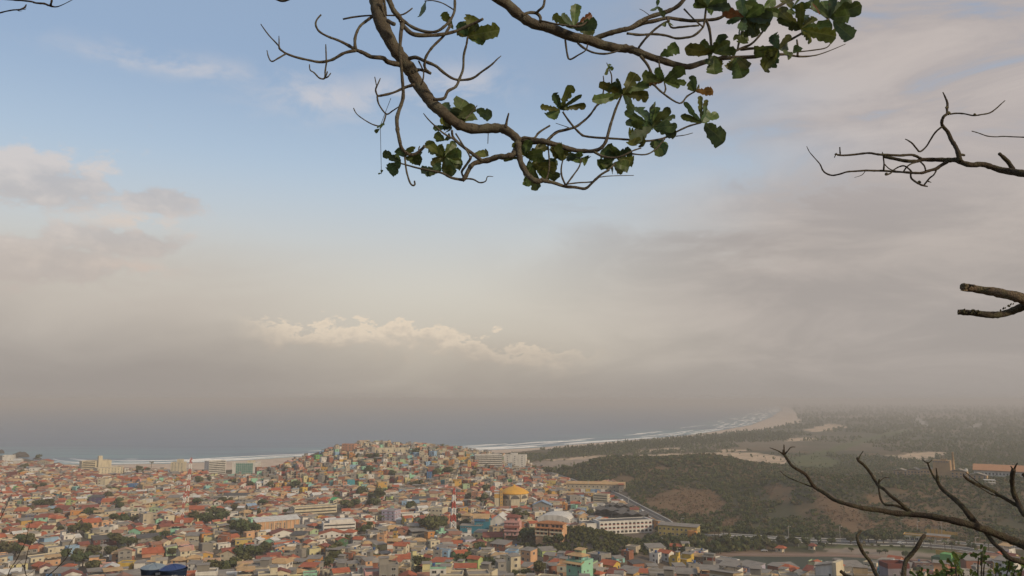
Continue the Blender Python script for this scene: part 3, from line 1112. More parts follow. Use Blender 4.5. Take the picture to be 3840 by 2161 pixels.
HAND = {
    3: """945 1115 1165 1370 peach S -38|800 945 1230 1440 cream S 28|690 800 1290 1450 grey S 20|405 560 1245 1440 lime T -30|240 420 1185 1330 lime T|100 240 1170 1330 lightblue F -20|60 150 1180 1340 grey F|345 425 1140 1205 white T
340 490 1060 1140 lilac S 30|435 600 1105 1165 salmon R|635 860 1100 1210 brick S -30|470 625 990 1075 paleyellow S|565 760 1030 1095 lime R 0|625 765 935 1030 tan F|345 475 815 920 tan O|110 240 840 925 salmon H|0 205 745 855 cream F -25|210 330 755 830 white F
1120 1310 1165 1250 lime S 20|1175 1310 1215 1310 brick S|1610 1870 1195 1300 grey P -35|1750 1960 1285 1400 yellow T -30|1655 1800 1395 1480 white H|1910 2200 1350 1480 gold S -30|1965 2090 1180 1290 brick F|2010 2160 1130 1225 beige F -25|2205 2420 1135 1250 cream S 20|2250 2370 1205 1320 white F -25
2340 2500 1190 1310 white T|2455 2560 1240 1370 yellow F|1870 2000 1255 1320 aqua S|1215 1330 1320 1440 brick S|1550 1650 1340 1450 tan F|2030 2200 1300 1400 brick D|2480 2620 1330 1470 greypurple S 20|1400 1500 795 865 white F|1430 1540 865 930 white F|1615 1715 745 800 white F
1715 1795 720 785 white F|1175 1300 485 560 mustard P 0|1165 1230 560 625 gold F|1230 1345 580 645 gold S|1450 1520 730 790 mint F|1360 1420 720 785 orange F|1240 1370 760 830 white F|1405 1560 630 720 grey F|1560 1610 655 740 cream F|445 545 595 700 salmon F|500 560 650 705 peach F
600 655 605 655 white F|125 190 660 705 white F|140 205 480 535 teal F|255 345 475 565 gold F|350 430 520 580 palegreen F|800 880 475 520 green P|890 970 470 515 white S|670 760 505 580 white F|630 665 550 610 red F|1010 1060 560 615 cream F|1060 1115 565 610 red S|220 275 290 355 orange F|430 510 305 350 red T
475 505 340 378 gold F|330 405 300 345 tan O|20 100 190 250 lightblue F|105 150 195 245 cream F|210 265 245 280 gold F|0 50 300 345 lightblue F|70 155 370 440 palegreen F|0 50 400 470 blue F|1050 1160 450 520 salmon S|820 900 640 700 grey S|360 440 680 740 grey S|520 600 740 790 white F|400 470 770 815 cream F|620 800 760 800 redder|540 640 540 600 beige F|700 790 440 480 brick F|900 980 430 470 salmon F|1030 1090 415 440 white S|560 620 430 470 cream F|260 330 400 440 beige F|480 560 390 430 grey F""",
    2: """30 260 1175 1325 cream T -30|200 360 1065 1135 mustard P 0|360 490 1070 1130 white W|490 640 1080 1140 mint W|0 60 1030 1130 cream F 0|60 135 1010 1130 brick F|300 430 1140 1215 white S|680 845 1110 1240 white F 22|790 915 1160 1265 grey F|920 1060 1150 1250 paleyellow P 15|1010 1155 1125 1215 orange R -28
1110 1300 1175 1270 beige C|1295 1415 1195 1300 brick F -28|1210 1340 1060 1160 darkgreen T 20|1390 1520 1055 1145 white T -25|1050 1300 1015 1065 white T 0|1295 1430 980 1065 white H|800 940 940 1020 cream S 0|525 790 985 1065 white R|745 930 1010 1100 grey D|1635 1740 1020 1140 peach F -25
1690 1870 945 1010 beige O|1800 1850 1000 1140 gold F|1840 1970 960 1060 salmon R|1945 2140 1000 1070 grey C 15|1585 1730 1115 1195 paleyellow S 25|1885 2000 845 930 yellow T 25|2180 2350 750 850 cream P -20|2265 2390 840 915 salmon H|1930 2080 925 1000 cream S|1845 2110 800 870 white F 15|2160 2290 725 790 white F
920 1080 1245 1330 orange S|760 930 1320 1390 cream C|965 1090 1305 1400 grey S|1090 1170 1380 1450 cream F|1160 1350 1375 1460 cream T|890 1025 1415 1480 mint P 0|1470 1640 1260 1390 peach S 20|1320 1450 1310 1370 cream S|1220 1330 1285 1370 grey S|1820 1970 1230 1330 white T 0|1650 1780 1200 1270 brick S|1980 2130 1140 1230 beige F
2080 2200 1170 1250 white F|1975 2100 1220 1370 paleyellow F 25|1835 1975 1350 1430 tan P|2140 2270 1080 1190 cream F 28|960 1080 610 670 white W|1265 1335 590 650 white R|1360 1400 605 645 pink R|1315 1410 645 690 cream R|1450 1520 650 730 cream S|1150 1280 680 715 cream G|1340 1415 480 550 teal F 0|1345 1445 330 370 lightblue F|670 745 395 445 red F
860 935 555 630 yellow F|600 670 510 570 gold T|690 785 500 545 gold F|410 500 500 570 white W|840 885 465 515 salmon F|1630 1735 500 590 gold F|1690 1745 555 590 lime P|2000 2090 205 255 lightblue F|2160 2240 195 245 lightblue F|2120 2200 295 345 lightblue F|2120 2200 400 450 blue F|2360 2420 285 355 orange F|2280 2350 485 535 teal F|1820 1895 200 245 white S
1990 2170 655 720 lightblue D 0|640 740 600 670 peach O|480 630 680 740 brick F|240 375 785 870 tan O|150 250 585 640 cream W|300 415 720 780 grey B|800 840 330 365 teal F|1000 1080 230 275 green F|1055 1110 195 230 lightblue F|915 990 240 290 red F|930 1030 360 400 cream F|990 1060 300 345 beige F|1120 1200 330 380 grey F|1240 1320 300 340 white F|1200 1280 200 250 lightblue F|1360 1420 220 270 orange F|1420 1500 200 250 white F|1440 1510 250 310 cream F|1600 1710 270 310 brick C|1790 1890 250 300 cream F|1700 1770 380 450 brick F|1540 1640 470 510 beige F|1160 1220 490 540 aqua F|1040 1110 440 510 grey S|890 940 440 510 paleyellow F|940 1000 460 510 gold F|980 1040 480 520 salmon F|1440 1500 500 545 lime F|1560 1620 470 520 salmon F|1910 1990 470 520 paleyellow F|2010 2110 490 550 peach F|1760 1830 470 510 red F|2210 2300 370 440 palegreen F|2400 2490 490 570 gold F 20|2430 2573 250 290 gold F|1960 2030 430 480 mint F|1430 1540 420 470 palegreen F|1060 1140 350 390 gold F|720 800 430 470 beige F|2270 2335 660 705 white F|1730 1800 640 700 lime S""",
    1: """685 805 785 860 orange P 0|1255 1360 515 575 blue F|955 1060 470 560 cream P -30|1055 1120 530 565 gold F|1230 1310 460 510 orange T|1310 1395 460 520 salmon T|865 1010 640 720 purple D -20|980 1190 670 740 peach T|1370 1530 810 950 beige F 20|1530 1610 865 940 mint R|1265 1400 805 850 cream P|1455 1640 750 810 palegreen F
1715 1930 870 980 cream T -25|755 960 875 980 peach T 20|960 1090 890 970 peach F|970 1110 945 1020 white P -30|1075 1175 925 1010 white F|1265 1420 960 1045 mint T -30|1400 1540 990 1045 beige O|1500 1630 980 1045 darkgreen O|640 750 925 1030 white T -30|480 610 845 920 cream H|130 300 870 940 gold S|240 330 830 870 darkblue S
110 265 770 830 cream T -25|280 440 780 840 cream O|370 520 945 1030 cream R -25|215 380 930 1000 cream T|500 690 750 810 grey R|640 740 670 740 lime T|690 780 730 780 cream T|800 950 745 800 lightblue R 0|2020 2200 1035 1130 paleyellow F -20|2165 2290 1030 1150 brick F -30|1970 2110 1110 1240 concrete F 22|1810 2010 1020 1110 cream S -25
1400 1600 1170 1260 salmon T 0|1560 1690 1160 1230 lightblue T -30|1145 1320 1290 1400 yellow F -20|1325 1440 1300 1410 white S|1690 1860 1275 1340 peach O|1845 2010 1300 1410 white S -25|1900 2070 1290 1390 cream T -25|200 540 1220 1310 cream F 15|390 670 1130 1220 cream F 15|400 690 1395 1470 blue S|600 730 1340 1400 white H|280 450 1330 1400 salmon T|870 1150 1050 1150 maroon D 10
1310 1560 1050 1110 grey D|2050 2360 815 860 white F 0|2290 2430 870 930 aqua F|2385 2520 790 870 beige O|1835 2080 755 815 peach T|2200 2490 620 700 white D -15|1740 1840 465 500 yellow T|2030 2110 540 600 aqua F|0 130 1300 1380 white F|0 120 230 300 white F|0 60 300 360 white W|110 200 270 340 white W|330 500 275 355 beige T|520 640 330 380 white T|770 830 345 375 cream F|270 390 360 410 white F|50 140 400 470 maroon F|180 250 440 480 white F|500 640 590 650 teal O|610 700 620 670 cream T|240 340 590 650 grey T|0 100 650 700 white T|150 240 690 730 palegreen F|1550 1640 555 610 grey S|1370 1480 520 590 tan F|1500 1680 510 560 tan O|700 800 545 600 aqua F|120 170 545 600 green F|330 440 510 560 salmon R|1730 1860 480 540 white T|2370 2480 510 570 white T|1200 1330 680 740 tan O|1850 1920 550 610 gold T|1650 1830 640 700 tan S|1890 2000 690 740 salmon T|60 160 920 980 white R|0 130 960 1020 salmon T|2100 2230 760 810 white T|2150 2290 1110 1180 white F|1750 1830 840 900 orange F|1420 1490 620 660 white F""",
    4: """745 1000 1240 1370 yellow F -25|910 1060 1310 1430 grey F|1165 1470 1250 1380 white P -35|1430 1740 1320 1470 lilac S -35|1740 1900 1330 1430 brick S|1800 2060 1340 1440 salmon H -25|500 620 1335 1400 grey S""",
    5: """735 1030 1315 1450 grey S 25|1125 1205 1355 1460 teal F|1490 1710 1290 1420 brown P 20|2000 2370 1260 1430 brick S 25|2370 2600 1250 1460 white S -20|90 350 1330 1420 brick S|1560 1700 1330 1430 concrete F""",
}


def read_hand():
    k = 0
    for cr, txt in HAND.items():
        ox, oy = CROPS[cr]
        for item in txt.replace('\n', '|').split('|'):
            f = item.split()
            if len(f) < 6:
                continue
            a, b, c, d = [float(v) / KZ for v in f[:4]]
            k += 1
            hand_house(ox + a, ox + b, oy + c, oy + d, f[4], f[5], float(f[6]) if len(f) > 6 else None, k)


# ------------------------------------------------------------------ landmarks
class Site:
    """a landmark: local x to the right, y away, z up, origin in the middle of its front foot"""
    def __init__(self, name, label, cat, px0, px1, yt, yb, yaw=0.0, group=None, depth=None, phrase=None, z=None):
        mx = (px0 + px1) / 2
        p = on_ground(mx, yb) if depth is None else at_depth(mx, yb, depth)
        self.p, self.m = p, size_at(p)
        self.W, self.H = (px1 - px0) * self.m, (yb - yt) * self.m
        self.dep = depression(p)
        self.rz = math.radians(yaw) - math.atan2(p.x, p.y)
        self.root = thing(name, label, cat, p, self.rz, group)
        self.b = Solid(self.root)
        claim(px0, px1, yt, yb, p.x, p.y + self.W * 0.3, self.W * 0.5)
        BIG.add(len(CLAIMS) - 1)
        if phrase:
            MARKS.append((phrase, mx, (yt + yb) / 2))

    def box(self, name, x0, x1, y0, y1, z0, z1, mat, parent=None, rz=0.0):
        return self.b.part(name, 'box', (mat,), ((x0 + x1) / 2, (y0 + y1) / 2, z0), (x1 - x0, y1 - y0, z1 - z0), rz, parent)

    def unit(self, name, kind, mats, loc, sc, rz=0.0, parent=None):
        return self.b.part(name, kind, mats, loc, sc, rz, parent)

    def win(self, x, y, z, w, h, rz=0.0, frame=None):
        o = self.b.part('window', 'window_frame', (frame or trim_mat(),), (x, y, z), (w, 1, h), rz)
        add_obj('pane', shared('pane', glass_mat()), o)
        return o

    def grid(self, x0, x1, y, zs, n, w, h, rz=0.0, frame=None):
        for z in zs:
            for i in range(n):
                self.win(x0 + (x1 - x0) * (i + 0.5) / n, y, z, w, h, 0, frame)

    def grid_side(self, x, y0, y1, zs, n, w, h):
        for z in zs:
            for i in range(n):
                self.win(x, y0 + (y1 - y0) * (i + 0.5) / n, z, w, h, math.pi / 2 if x > 0 else -math.pi / 2)

    def mesh(self, name, v, f, mat, parent=None, smooth=False):
        return add_obj(name, new_mesh(name, v, f, [mat], smooth), parent or self.root)


def c3(x0, x1, yt, yb):
    return 1600 + x0 / KZ, 1600 + x1 / KZ, 1620 + yt / KZ, 1620 + yb / KZ


def c2(x0, x1, yt, yb):
    return 800 + x0 / KZ, 800 + x1 / KZ, 1620 + yt / KZ, 1620 + yb / KZ


def c1(x0, x1, yt, yb):
    return x0 / KZ, x1 / KZ, 1620 + yt / KZ, 1620 + yb / KZ


def c4(x0, x1, yt, yb):
    return 2240 + x0 / KZ, 2240 + x1 / KZ, 1620 + yt / KZ, 1620 + yb / KZ


def c5(x0, x1, yt, yb):
    return 2880 + x0 / KZ, 2880 + x1 / KZ, 1620 + yt / KZ, 1620 + yb / KZ


def lathe(prof, n, cx=0.0, cy=0.0):
    v, f = [], []
    for r, z in prof:
        v += [(cx + r * math.cos(2 * math.pi * (k + .5) / n), cy + r * math.sin(2 * math.pi * (k + .5) / n), z) for k in range(n)]
    for j in range(len(prof) - 1):
        f += [(j * n + k, j * n + (k + 1) % n, (j + 1) * n + (k + 1) % n, (j + 1) * n + k) for k in range(n)]
    return v, f


def church():
    s = Site('domed_church', 'cream octagonal church with a wide golden domed roof and bell tower', 'church', *c3(680, 1030, 555, 757), yaw=4, phrase='the domed church')
    k = s.W / 36.0
    cr, ye, gd = wall_mat('cream'), wall_mat('gold'), make_mat('golden_roof', srgb(214, 160, 62), 0.7, 0.35, 0.2)
    gy = make_mat('arch_screen', (0.11, 0.10, 0.085), 0.6, 0.3)
    cx, cy, R = 3.6 * k, 15.5 * k, 15.2 * k
    E = 13.0 * k
    for i in range(8):                       # the eight walls, front one facing -y
        a = math.radians(-90 + 45 * i)
        L = 2 * R * math.cos(math.radians(22.5)) * math.tan(math.radians(22.5))
        ap = R * math.cos(math.radians(22.5))
        nx, ny = math.cos(a), math.sin(a)
        rz = a + math.pi / 2
        s.unit('wall', 'box', (cr if i in (0, 1, 7) else ye,), (cx + nx * (ap - .4), cy + ny * (ap - .4), -2), (L, .8, E + 2), rz)
        if i in (0, 1, 7, 2, 6):
            s.unit('arch', 'arch', (gy,), (cx + nx * ap, cy + ny * ap, E * .60), (L * .80, 1.4, E * .28), rz)
            ar = math.radians(22.5)
            a2 = a + ar
            s.unit('pilaster', 'box', (wall_mat('tan'),), (cx + R * 1.0 * math.cos(a2), cy + R * 1.0 * math.sin(a2), -2), (.8 * k, .8 * k, E + 2.1), a2)
        if i in (1, 7):
            for u in (-.18, .14):
                s.unit('window', 'window', (trim_mat(), glass_mat()), (cx + nx * ap + math.cos(rz) * u * L, cy + ny * ap + math.sin(rz) * u * L, E * .30), (1.1 * k, 1, 1.9 * k), rz)
    ap = R * math.cos(math.radians(22.5))
    s.box('porch', cx - 4.6 * k, cx + 4.6 * k, cy - ap - 1.5, cy - ap + .2, -2, E * .60, cr)
    rr = R * 1.04
    v, f = lathe([(rr, E - .3), (rr, E + .3), (rr * .86, E + 2.0 * k), (rr * .62, E + 4.1 * k), (rr * .36, E + 5.6 * k), (rr * .12, E + 6.5 * k), (.01, E + 6.7 * k)], 24, cx, cy)
    roof = s.mesh('roof', v, f, gd, smooth=True)
    v, f = lathe([(1.6 * k, E + 6.2 * k), (1.4 * k, E + 7.3 * k), (.05, E + 8.6 * k)], 8, cx, cy)
    s.mesh('finial', v, f, gd, roof)
    xl = -17.6 * k
    s.box('side_block', xl, xl + 5.4 * k, 3 * k, 9 * k, -2, 13.2 * k, cr)
    s.box('belfry_band', xl - .15, xl + 5.5 * k, 2.8 * k, 9.2 * k, 9.0 * k, 13.0 * k, ye)
    s.box('balcony', xl - .3, xl + 5.3 * k, 2.4 * k, 9.3 * k, 13.2 * k, 13.9 * k, wall_mat('white'))
    s.box('balcony_roof', xl - .3, xl + 5.3 * k, 2.6 * k, 9.3 * k, 16.0 * k, 16.5 * k, wall_mat('white'))
    for xx in (xl + .2, xl + 2.6 * k, xl + 5 * k):
        s.box('post', xx - .15, xx + .15, 2.9 * k, 3.2 * k, 13.9 * k, 16.0 * k, ye)
    s.box('tower', xl + 5.5 * k, xl + 8.4 * k, 2 * k, 5.2 * k, -2, 17.6 * k, ye)
    s.unit('tower_cap', 'hip_roof', (gd,), (xl + 6.95 * k, 3.6 * k, 17.6 * k), (3.4 * k, 3.6 * k, 1.2 * k))
    for i in range(5):
        s.win(xl + 6.95 * k, 2 * k, 1.8 * k + i * 3.2 * k, .9 * k, 1.2 * k)
    s.box('terrace', -18 * k, 19 * k, -3 * k, 0.5, -2.5, -.3, wall_mat('beige'))


def apartment():
    s = Site('apartment_block', 'peach four-storey apartment block with balconies and tiled roof on the scrubby slope', 'apartment block', *c3(1060, 1395, 870, 1128), yaw=-20, phrase='the peach apartment block')
    k = s.W / 27.0
    pe, sa, cr = wall_mat('peach'), wall_mat('salmon'), wall_mat('cream')
    ti = make_mat('roofing_brown_tile', srgb(168, 112, 70), .85, .6, .3, fine=.25)
    W, D = 23.0 * k, 12.0 * k
    b0, fh = 6.2 * k, 3.0 * k
    x0, x1 = -W / 2, W / 2
    for a, c in ((x0, -1.0 * k), (1.0 * k, x1)):
        s.box('base', a, c, 0.3, D, -4, b0, pe)
        s.box('wall', a + .02, c - .02, 1.3 * k, D, b0, b0 + 2 * fh, pe)
        for fl in range(2):
            z = b0 + fl * fh
            s.box('balcony', a - .2, c + .2, -.5, 1.5 * k, z - .15, z + .95 * k, cr)
            s.box('balcony_end', a - .2, a + .25, -.3, 1.5 * k, z + .95 * k, z + fh - .15, pe)
            s.box('balcony_end', c - .25, c + .2, -.3, 1.5 * k, z + .95 * k, z + fh - .15, pe)
            n = 3
            for i in range(n):
                s.win(a + (c - a) * (i + .5) / n, 1.3 * k, z + .6 * k, 2.0 * k, 2.0 * k, frame=wall_mat('brown'))
                if i:
                    xx = a + (c - a) * i / n
                    s.box('partition', xx - .15, xx + .15, -.3, 1.5 * k, z + .95 * k, z + fh - .15, sa)
        s.unit('eave', 'shed_roof', (ti,), ((a + c) / 2, .4 * k, b0 + 2 * fh - .1), (c - a + 1.2, 3.0 * k, .9 * k))
        s.box('upper_wall', a + .3, c - .3, 3.2 * k, D, b0 + 2 * fh, b0 + 3 * fh + .4 * k, pe)
        for i in range(3):
            s.win(a + (c - a) * (i + .5) / 3, 3.2 * k, b0 + 2 * fh + .5 * k, 2.1 * k, 2.1 * k, frame=wall_mat('brown'))
    s.box('stair_core', -1.0 * k, 1.0 * k, 1.8 * k, D - .3, -4, b0 + 3 * fh, sa)
    s.box('side_wall', x0 - .25, x0, 1 * k, D, -4, b0 + 2.9 * fh, sa)  # salmon skin over the peach: this side's shade is put into its colour
    s.unit('roof', 'hip_roof', (ti,), (0, (D + 2.4 * k) / 2, b0 + 3 * fh + .3 * k), (W + 1.0, D - 1.2 * k, 2.0 * k))
    s.grid_side(x0 - .25, 2 * k, D - k, (b0 + .8 * k, b0 + fh + .8 * k), 3, 1.0 * k, 1.2 * k)


def pink_house():
    s = Site('tower_house', 'tall narrow pink house with stacked terraces and a red tiled roof', 'house', *c3(765, 945, 850, 1090), yaw=-12, phrase='the tall pink house')
    k = s.W / 12.5
    pk, rd = wall_mat('pink'), roof_mat('redtile')
    W, D, fh = 10.5 * k, 9 * k, 3.2 * k
    z0 = 3.0 * k
    for sx in (-1, 1):
        for yy in (.4, D - .6):
            s.box('pillar', sx * W / 2 - .3 * sx - .25, sx * W / 2 - .3 * sx + .25, yy, yy + .5, -3, z0, wall_mat('salmon'))
    s.box('ground_floor', -W * .45, W * .45, 3 * k, D - .2, -3, z0 - .1, wall_mat('salmon'))
    s.box('wall', -W / 2, W / 2, .3, D, z0, z0 + 3 * fh, pk)
    s.box('side_balcony', W / 2, W / 2 + 1.2 * k, .6, D * .8, z0 + fh * .9, z0 + fh * 1.5, wall_mat('peach'))
    s.unit('canopy', 'shed_roof', (rd,), (0, -.4 * k, z0 + 1.75 * fh), (W + .8, 2.6 * k, 1.5 * k))
    s.box('balcony', -W / 2 - .2, W / 2 + .2, -1.0 * k, .28, z0 + .95 * fh, z0 + 1.25 * fh, pk)
    s.box('balcony', -W / 2 - .2, W / 2 + .2, -.8 * k, .28, z0 + 2.75 * fh, z0 + 3.1 * fh, pk)
    s.box('top_wall', -W * .40, W * .40, 1.5 * k, D, z0 + 3 * fh, z0 + 3.85 * fh, pk)
    s.unit('roof', 'hip_roof', (rd,), (0, (D + 1.2 * k) / 2, z0 + 3.85 * fh), (W + .6, D, 1.7 * k))
    for i, fl in ((-.3, 0), (.2, 0), (.28, 1), (-.2, 2), (.1, 2), (-.25, 3), (.25, 3)):
        s.win(i * W, (1.5 * k if fl == 3 else .3), z0 + fl * fh + .7 * k, 1.5 * k if fl != 2 else .6 * k, 1.5 * k)
    s.box('door', -.5, .5, .18, .4, z0, z0 + 2.1 * k, make_mat('door_paint', (0.12, 0.085, 0.06), 0.6))


def turquoise_building():
    s = Site('market_hall', 'turquoise building under a tan roof with a white gabled hall behind', 'hall', *c3(330, 815, 800, 1018), yaw=-10, phrase='the turquoise building')
    k = s.W / 44.0
    tq, wh = wall_mat('turquoise'), wall_mat('white')
    s.box('annex', -22 * k, -2 * k, 0, 9 * k, -2, 6.2 * k, tq)
    s.unit('annex_roof', 'shed_roof', (roof_mat('slab'),), (-12 * k, 4.4 * k, 6.2 * k), (20.6 * k, 9.4 * k, .8 * k))
    s.grid(-21.5 * k, -12 * k, 0, (4.2 * k,), 4, 1.8 * k, 1.0 * k)
    s.box('wall', -9 * k, 5 * k, 2.5 * k, 14 * k, -2, 12.0 * k, tq)
    s.box('gallery', -9.2 * k, 1 * k, 1.6 * k, 2.48 * k, 10.2 * k, 12.2 * k, wall_mat('blue'))
    for i in range(6):
        s.box('gallery_post', -8.8 * k + i * 1.8 * k, -8.55 * k + i * 1.8 * k, 1.3 * k, 1.58 * k, 10.2 * k, 13.0 * k, tq)
    s.grid(-7.5 * k, -.5 * k, 2.5 * k, (6.6 * k,), 4, 1.1 * k, 1.3 * k, frame=wall_mat('white'))
    s.grid(1 * k, 4.5 * k, 2.5 * k, (10 * k,), 2, 1.4 * k, 1.2 * k)
    s.unit('roof', 'gable_roof', (roof_mat('tantile'),), (-3 * k, 9 * k, 12.3 * k), (15.5 * k, 15 * k, 3.4 * k))
    s.unit('gable', 'gable_fill', (wh,), (-3 * k, 9 * k, 12.0 * k), (14 * k, 14.6 * k, 3.4 * k))
    s.box('hall', 5.2 * k, 21 * k, 6 * k, 30 * k, -2, 9.5 * k, wh)
    s.unit('hall_gable', 'gable_fill', (wh,), (13 * k, 18 * k, 9.5 * k), (26 * k, 18 * k, 6.4 * k), math.pi / 2)
    s.unit('hall_roof', 'gable_roof', (roof_mat('whitesheet'),), (13 * k, 18 * k, 9.4 * k), (24.6 * k, 17 * k, 5.6 * k), math.pi / 2)
    s.win(12 * k, 6 * k, 3.2 * k, 1.3 * k, 1.2 * k)


def mint_house():
    s = Site('mint_house', 'mint green three-storey house with tan tiled awnings and a roof terrace', 'house', *c3(1330, 1630, 1165, 1500), yaw=-35, phrase='the mint green house')
    k = s.W / 15.0
    mi, ta = wall_mat('mint'), roof_mat('tantile')
    W, D, fh = 9.2 * k, 10.5 * k, 3.0 * k
    n = 3
    z1 = n * fh
    s.box('wall', -W / 2, W / 2, 0, D, -4, z1, mi)
    s.box('terrace_wall', -W / 2 - .12, W / 2 + .12, -.12, D + .12, z1, z1 + .9 * k, mi)
    s.unit('awning', 'shed_roof', (ta,), (0, -.3 * k, z1 - .55 * k), (W + 2.0 * k, 3.4 * k, 1.5 * k))
    for i in range(3):
        s.win(-W * .33 + i * W * .33, 0, z1 - 1.75 * k, 2.3 * k, 1.1 * k)
    for fl in (0, 1):
        s.win(-W * .28, 0, fl * fh + .9 * k, 1.0 * k, 1.6 * k)
        s.win(W * .30, 0, fl * fh + .9 * k, .8 * k, 1.6 * k)
        s.grid_side(W / 2, D * .1, D * .7, (fl * fh + 1.2 * k,), 2, .9 * k, 1.0 * k)
    s.grid_side(W / 2, D * .5, D * .9, (z1 - 1.4 * k,), 1, 1.4 * k, .7 * k)
    for sx in (-1, 1):
        for yy in (.8 * k, D * .62):
            s.box('post', sx * W * .42 - .15, sx * W * .42 + .15, yy, yy + .3, z1 + .1, z1 + 3.2 * k, wall_mat('aqua'))
    s.box('roof_room', -W * .36, W * .30, 3.6 * k, D * .6, z1 + .1, z1 + 2.9 * k, wall_mat('aqua'))
    s.win(-.5 * k, 3.6 * k, z1 + .9 * k, 2.4 * k, 1.5 * k)
    s.win(1.9 * k, 3.6 * k, z1 + .7 * k, 1.0 * k, 1.8 * k)
    s.unit('terrace_roof', 'hip_roof', (ta,), (0, D * .36, z1 + 3.1 * k), (W + 1.2 * k, D * .72, 1.5 * k))
    s.box('stair_tower', -W * .20, W * .26, D * .36, D * .72, z1 + 3.0 * k, z1 + 5.6 * k, wall_mat('palegreen'))
    s.unit('stair_roof', 'shed_roof', (ta,), (.3 * k, D * .54, z1 + 5.6 * k), (W * .6, D * .46, .6 * k))
    s.win(0, D * .36, z1 + 4.0 * k, 1.0 * k, 1.1 * k)


def school():
    s = Site('school', 'long white three-storey building with rows of dark rounded window bays', 'school', *c3(1660, 2316, 852, 1022), yaw=24, phrase='the long white school')
    k = s.W / 64.0
    wh = wall_mat('white')
    L, D, fh = 56 * k, 17 * k, 3.7 * k
    x0 = -L / 2 + 2 * k
    dk = make_mat('bay_dark_glass', (0.030, 0.028, 0.028), .4)  # even dark glass for the window bays
    rd = wall_mat('red')
    s.box('wall', x0, x0 + L, 0, D, -3, 3.2 * fh, wh)
    s.unit('roof', 'parapet', (wh, roof_mat('darksheet')), (x0 + L / 2, D / 2, 3.2 * fh), (L + .3, D + .3, .5))
    n = 13
    for fl in range(3):
        for i in range(n):
            x = x0 + L * (i + .5) / n
            w = L / n * .62
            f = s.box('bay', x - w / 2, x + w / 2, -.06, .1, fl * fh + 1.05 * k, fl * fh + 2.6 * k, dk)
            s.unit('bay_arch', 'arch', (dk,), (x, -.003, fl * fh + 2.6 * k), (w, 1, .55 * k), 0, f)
            if fl:
                s.box('spandrel', x - w / 2, x + w / 2, -.10, .08, fl * fh + 1.08 * k, fl * fh + 1.6 * k, rd, f)
    s.box('side_wing', x0 - 12 * k, x0 - .05, 3 * k, D + 8 * k, -3, 2.6 * fh, wh)
    s.unit('wing_roof', 'parapet', (wh, roof_mat('darksheet')), (x0 - 6 * k, D / 2 + 5.5 * k, 2.6 * fh), (12.1 * k, D + 5.3 * k, .8))


def flats(name, label, cat, box, yaw, floors, wall, style, phrase=None, roof='slab', cols=6, depth_k=0.45, split=None, group=None, gl=None):
    """slab building with rows of openings"""
    s = Site(name, label, cat, *box, yaw=yaw, phrase=phrase, group=group)
    ya = math.radians(abs(yaw))
    W = s.W / (math.cos(ya) + depth_k * math.sin(ya))
    D = max(6.0, W * depth_k)
    H = max(3.0 * min(floors, 2), (s.H - (W * math.sin(ya) + D * math.cos(ya)) * math.sin(s.dep)) - .6)
    fh = H / floors
    wm = wall_mat(wall)
    y0 = W * math.sin(ya) * .5
    x0, x1 = -W / 2, W / 2
    s.box('wall', x0, x1, y0, y0 + D, -3, H, wm)
    s.unit('roof', 'parapet', (wm, roof_mat(roof)), (0, y0 + D / 2, H), (W + .15, D + .15, .8))
    a, c = (x0, x1) if split is None else (x0 + W * split[0], x0 + W * split[1])
    dark = make_mat('recess_glass', (0.05, 0.05, 0.05), .4)
    for fl in range(floors):
        z = fl * fh
        if style == 'bands':
            s.box('recess', a + .3, c - .3, y0 - .05, y0 + .4, z + fh * .38, z + fh * .88, dark)
            s.box('balcony', a, c, y0 - 1.1, y0 - .06, z - .1, z + fh * .36, wm)
        elif style == 'ribbon':
            s.box('ribbon_window', a + .6, c - .6, y0 - .05, y0 + .4, z + fh * .40, z + fh * .78, dark)
        elif style == 'curtain':
            n = cols
            for i in range(n):
                s.unit('pane', 'box', (gl,), (a + (c - a) * (i + .5) / n, y0 - .02, z + fh * .06), ((c - a) / n * .90, .3, fh * .86))
        else:
            s.grid(a, c, y0, (z + fh * .30,), cols, min(1.6, W / cols * .5), fh * .45)
    ns = max(2, int(D / 5))
    for fl in range(floors):
        s.grid_side(x1 if yaw < 0 else x0, y0 + .5, y0 + D - .5, (fl * fh + fh * .3,), ns, 1.1, fh * .42)
    return s, W, D, H, y0


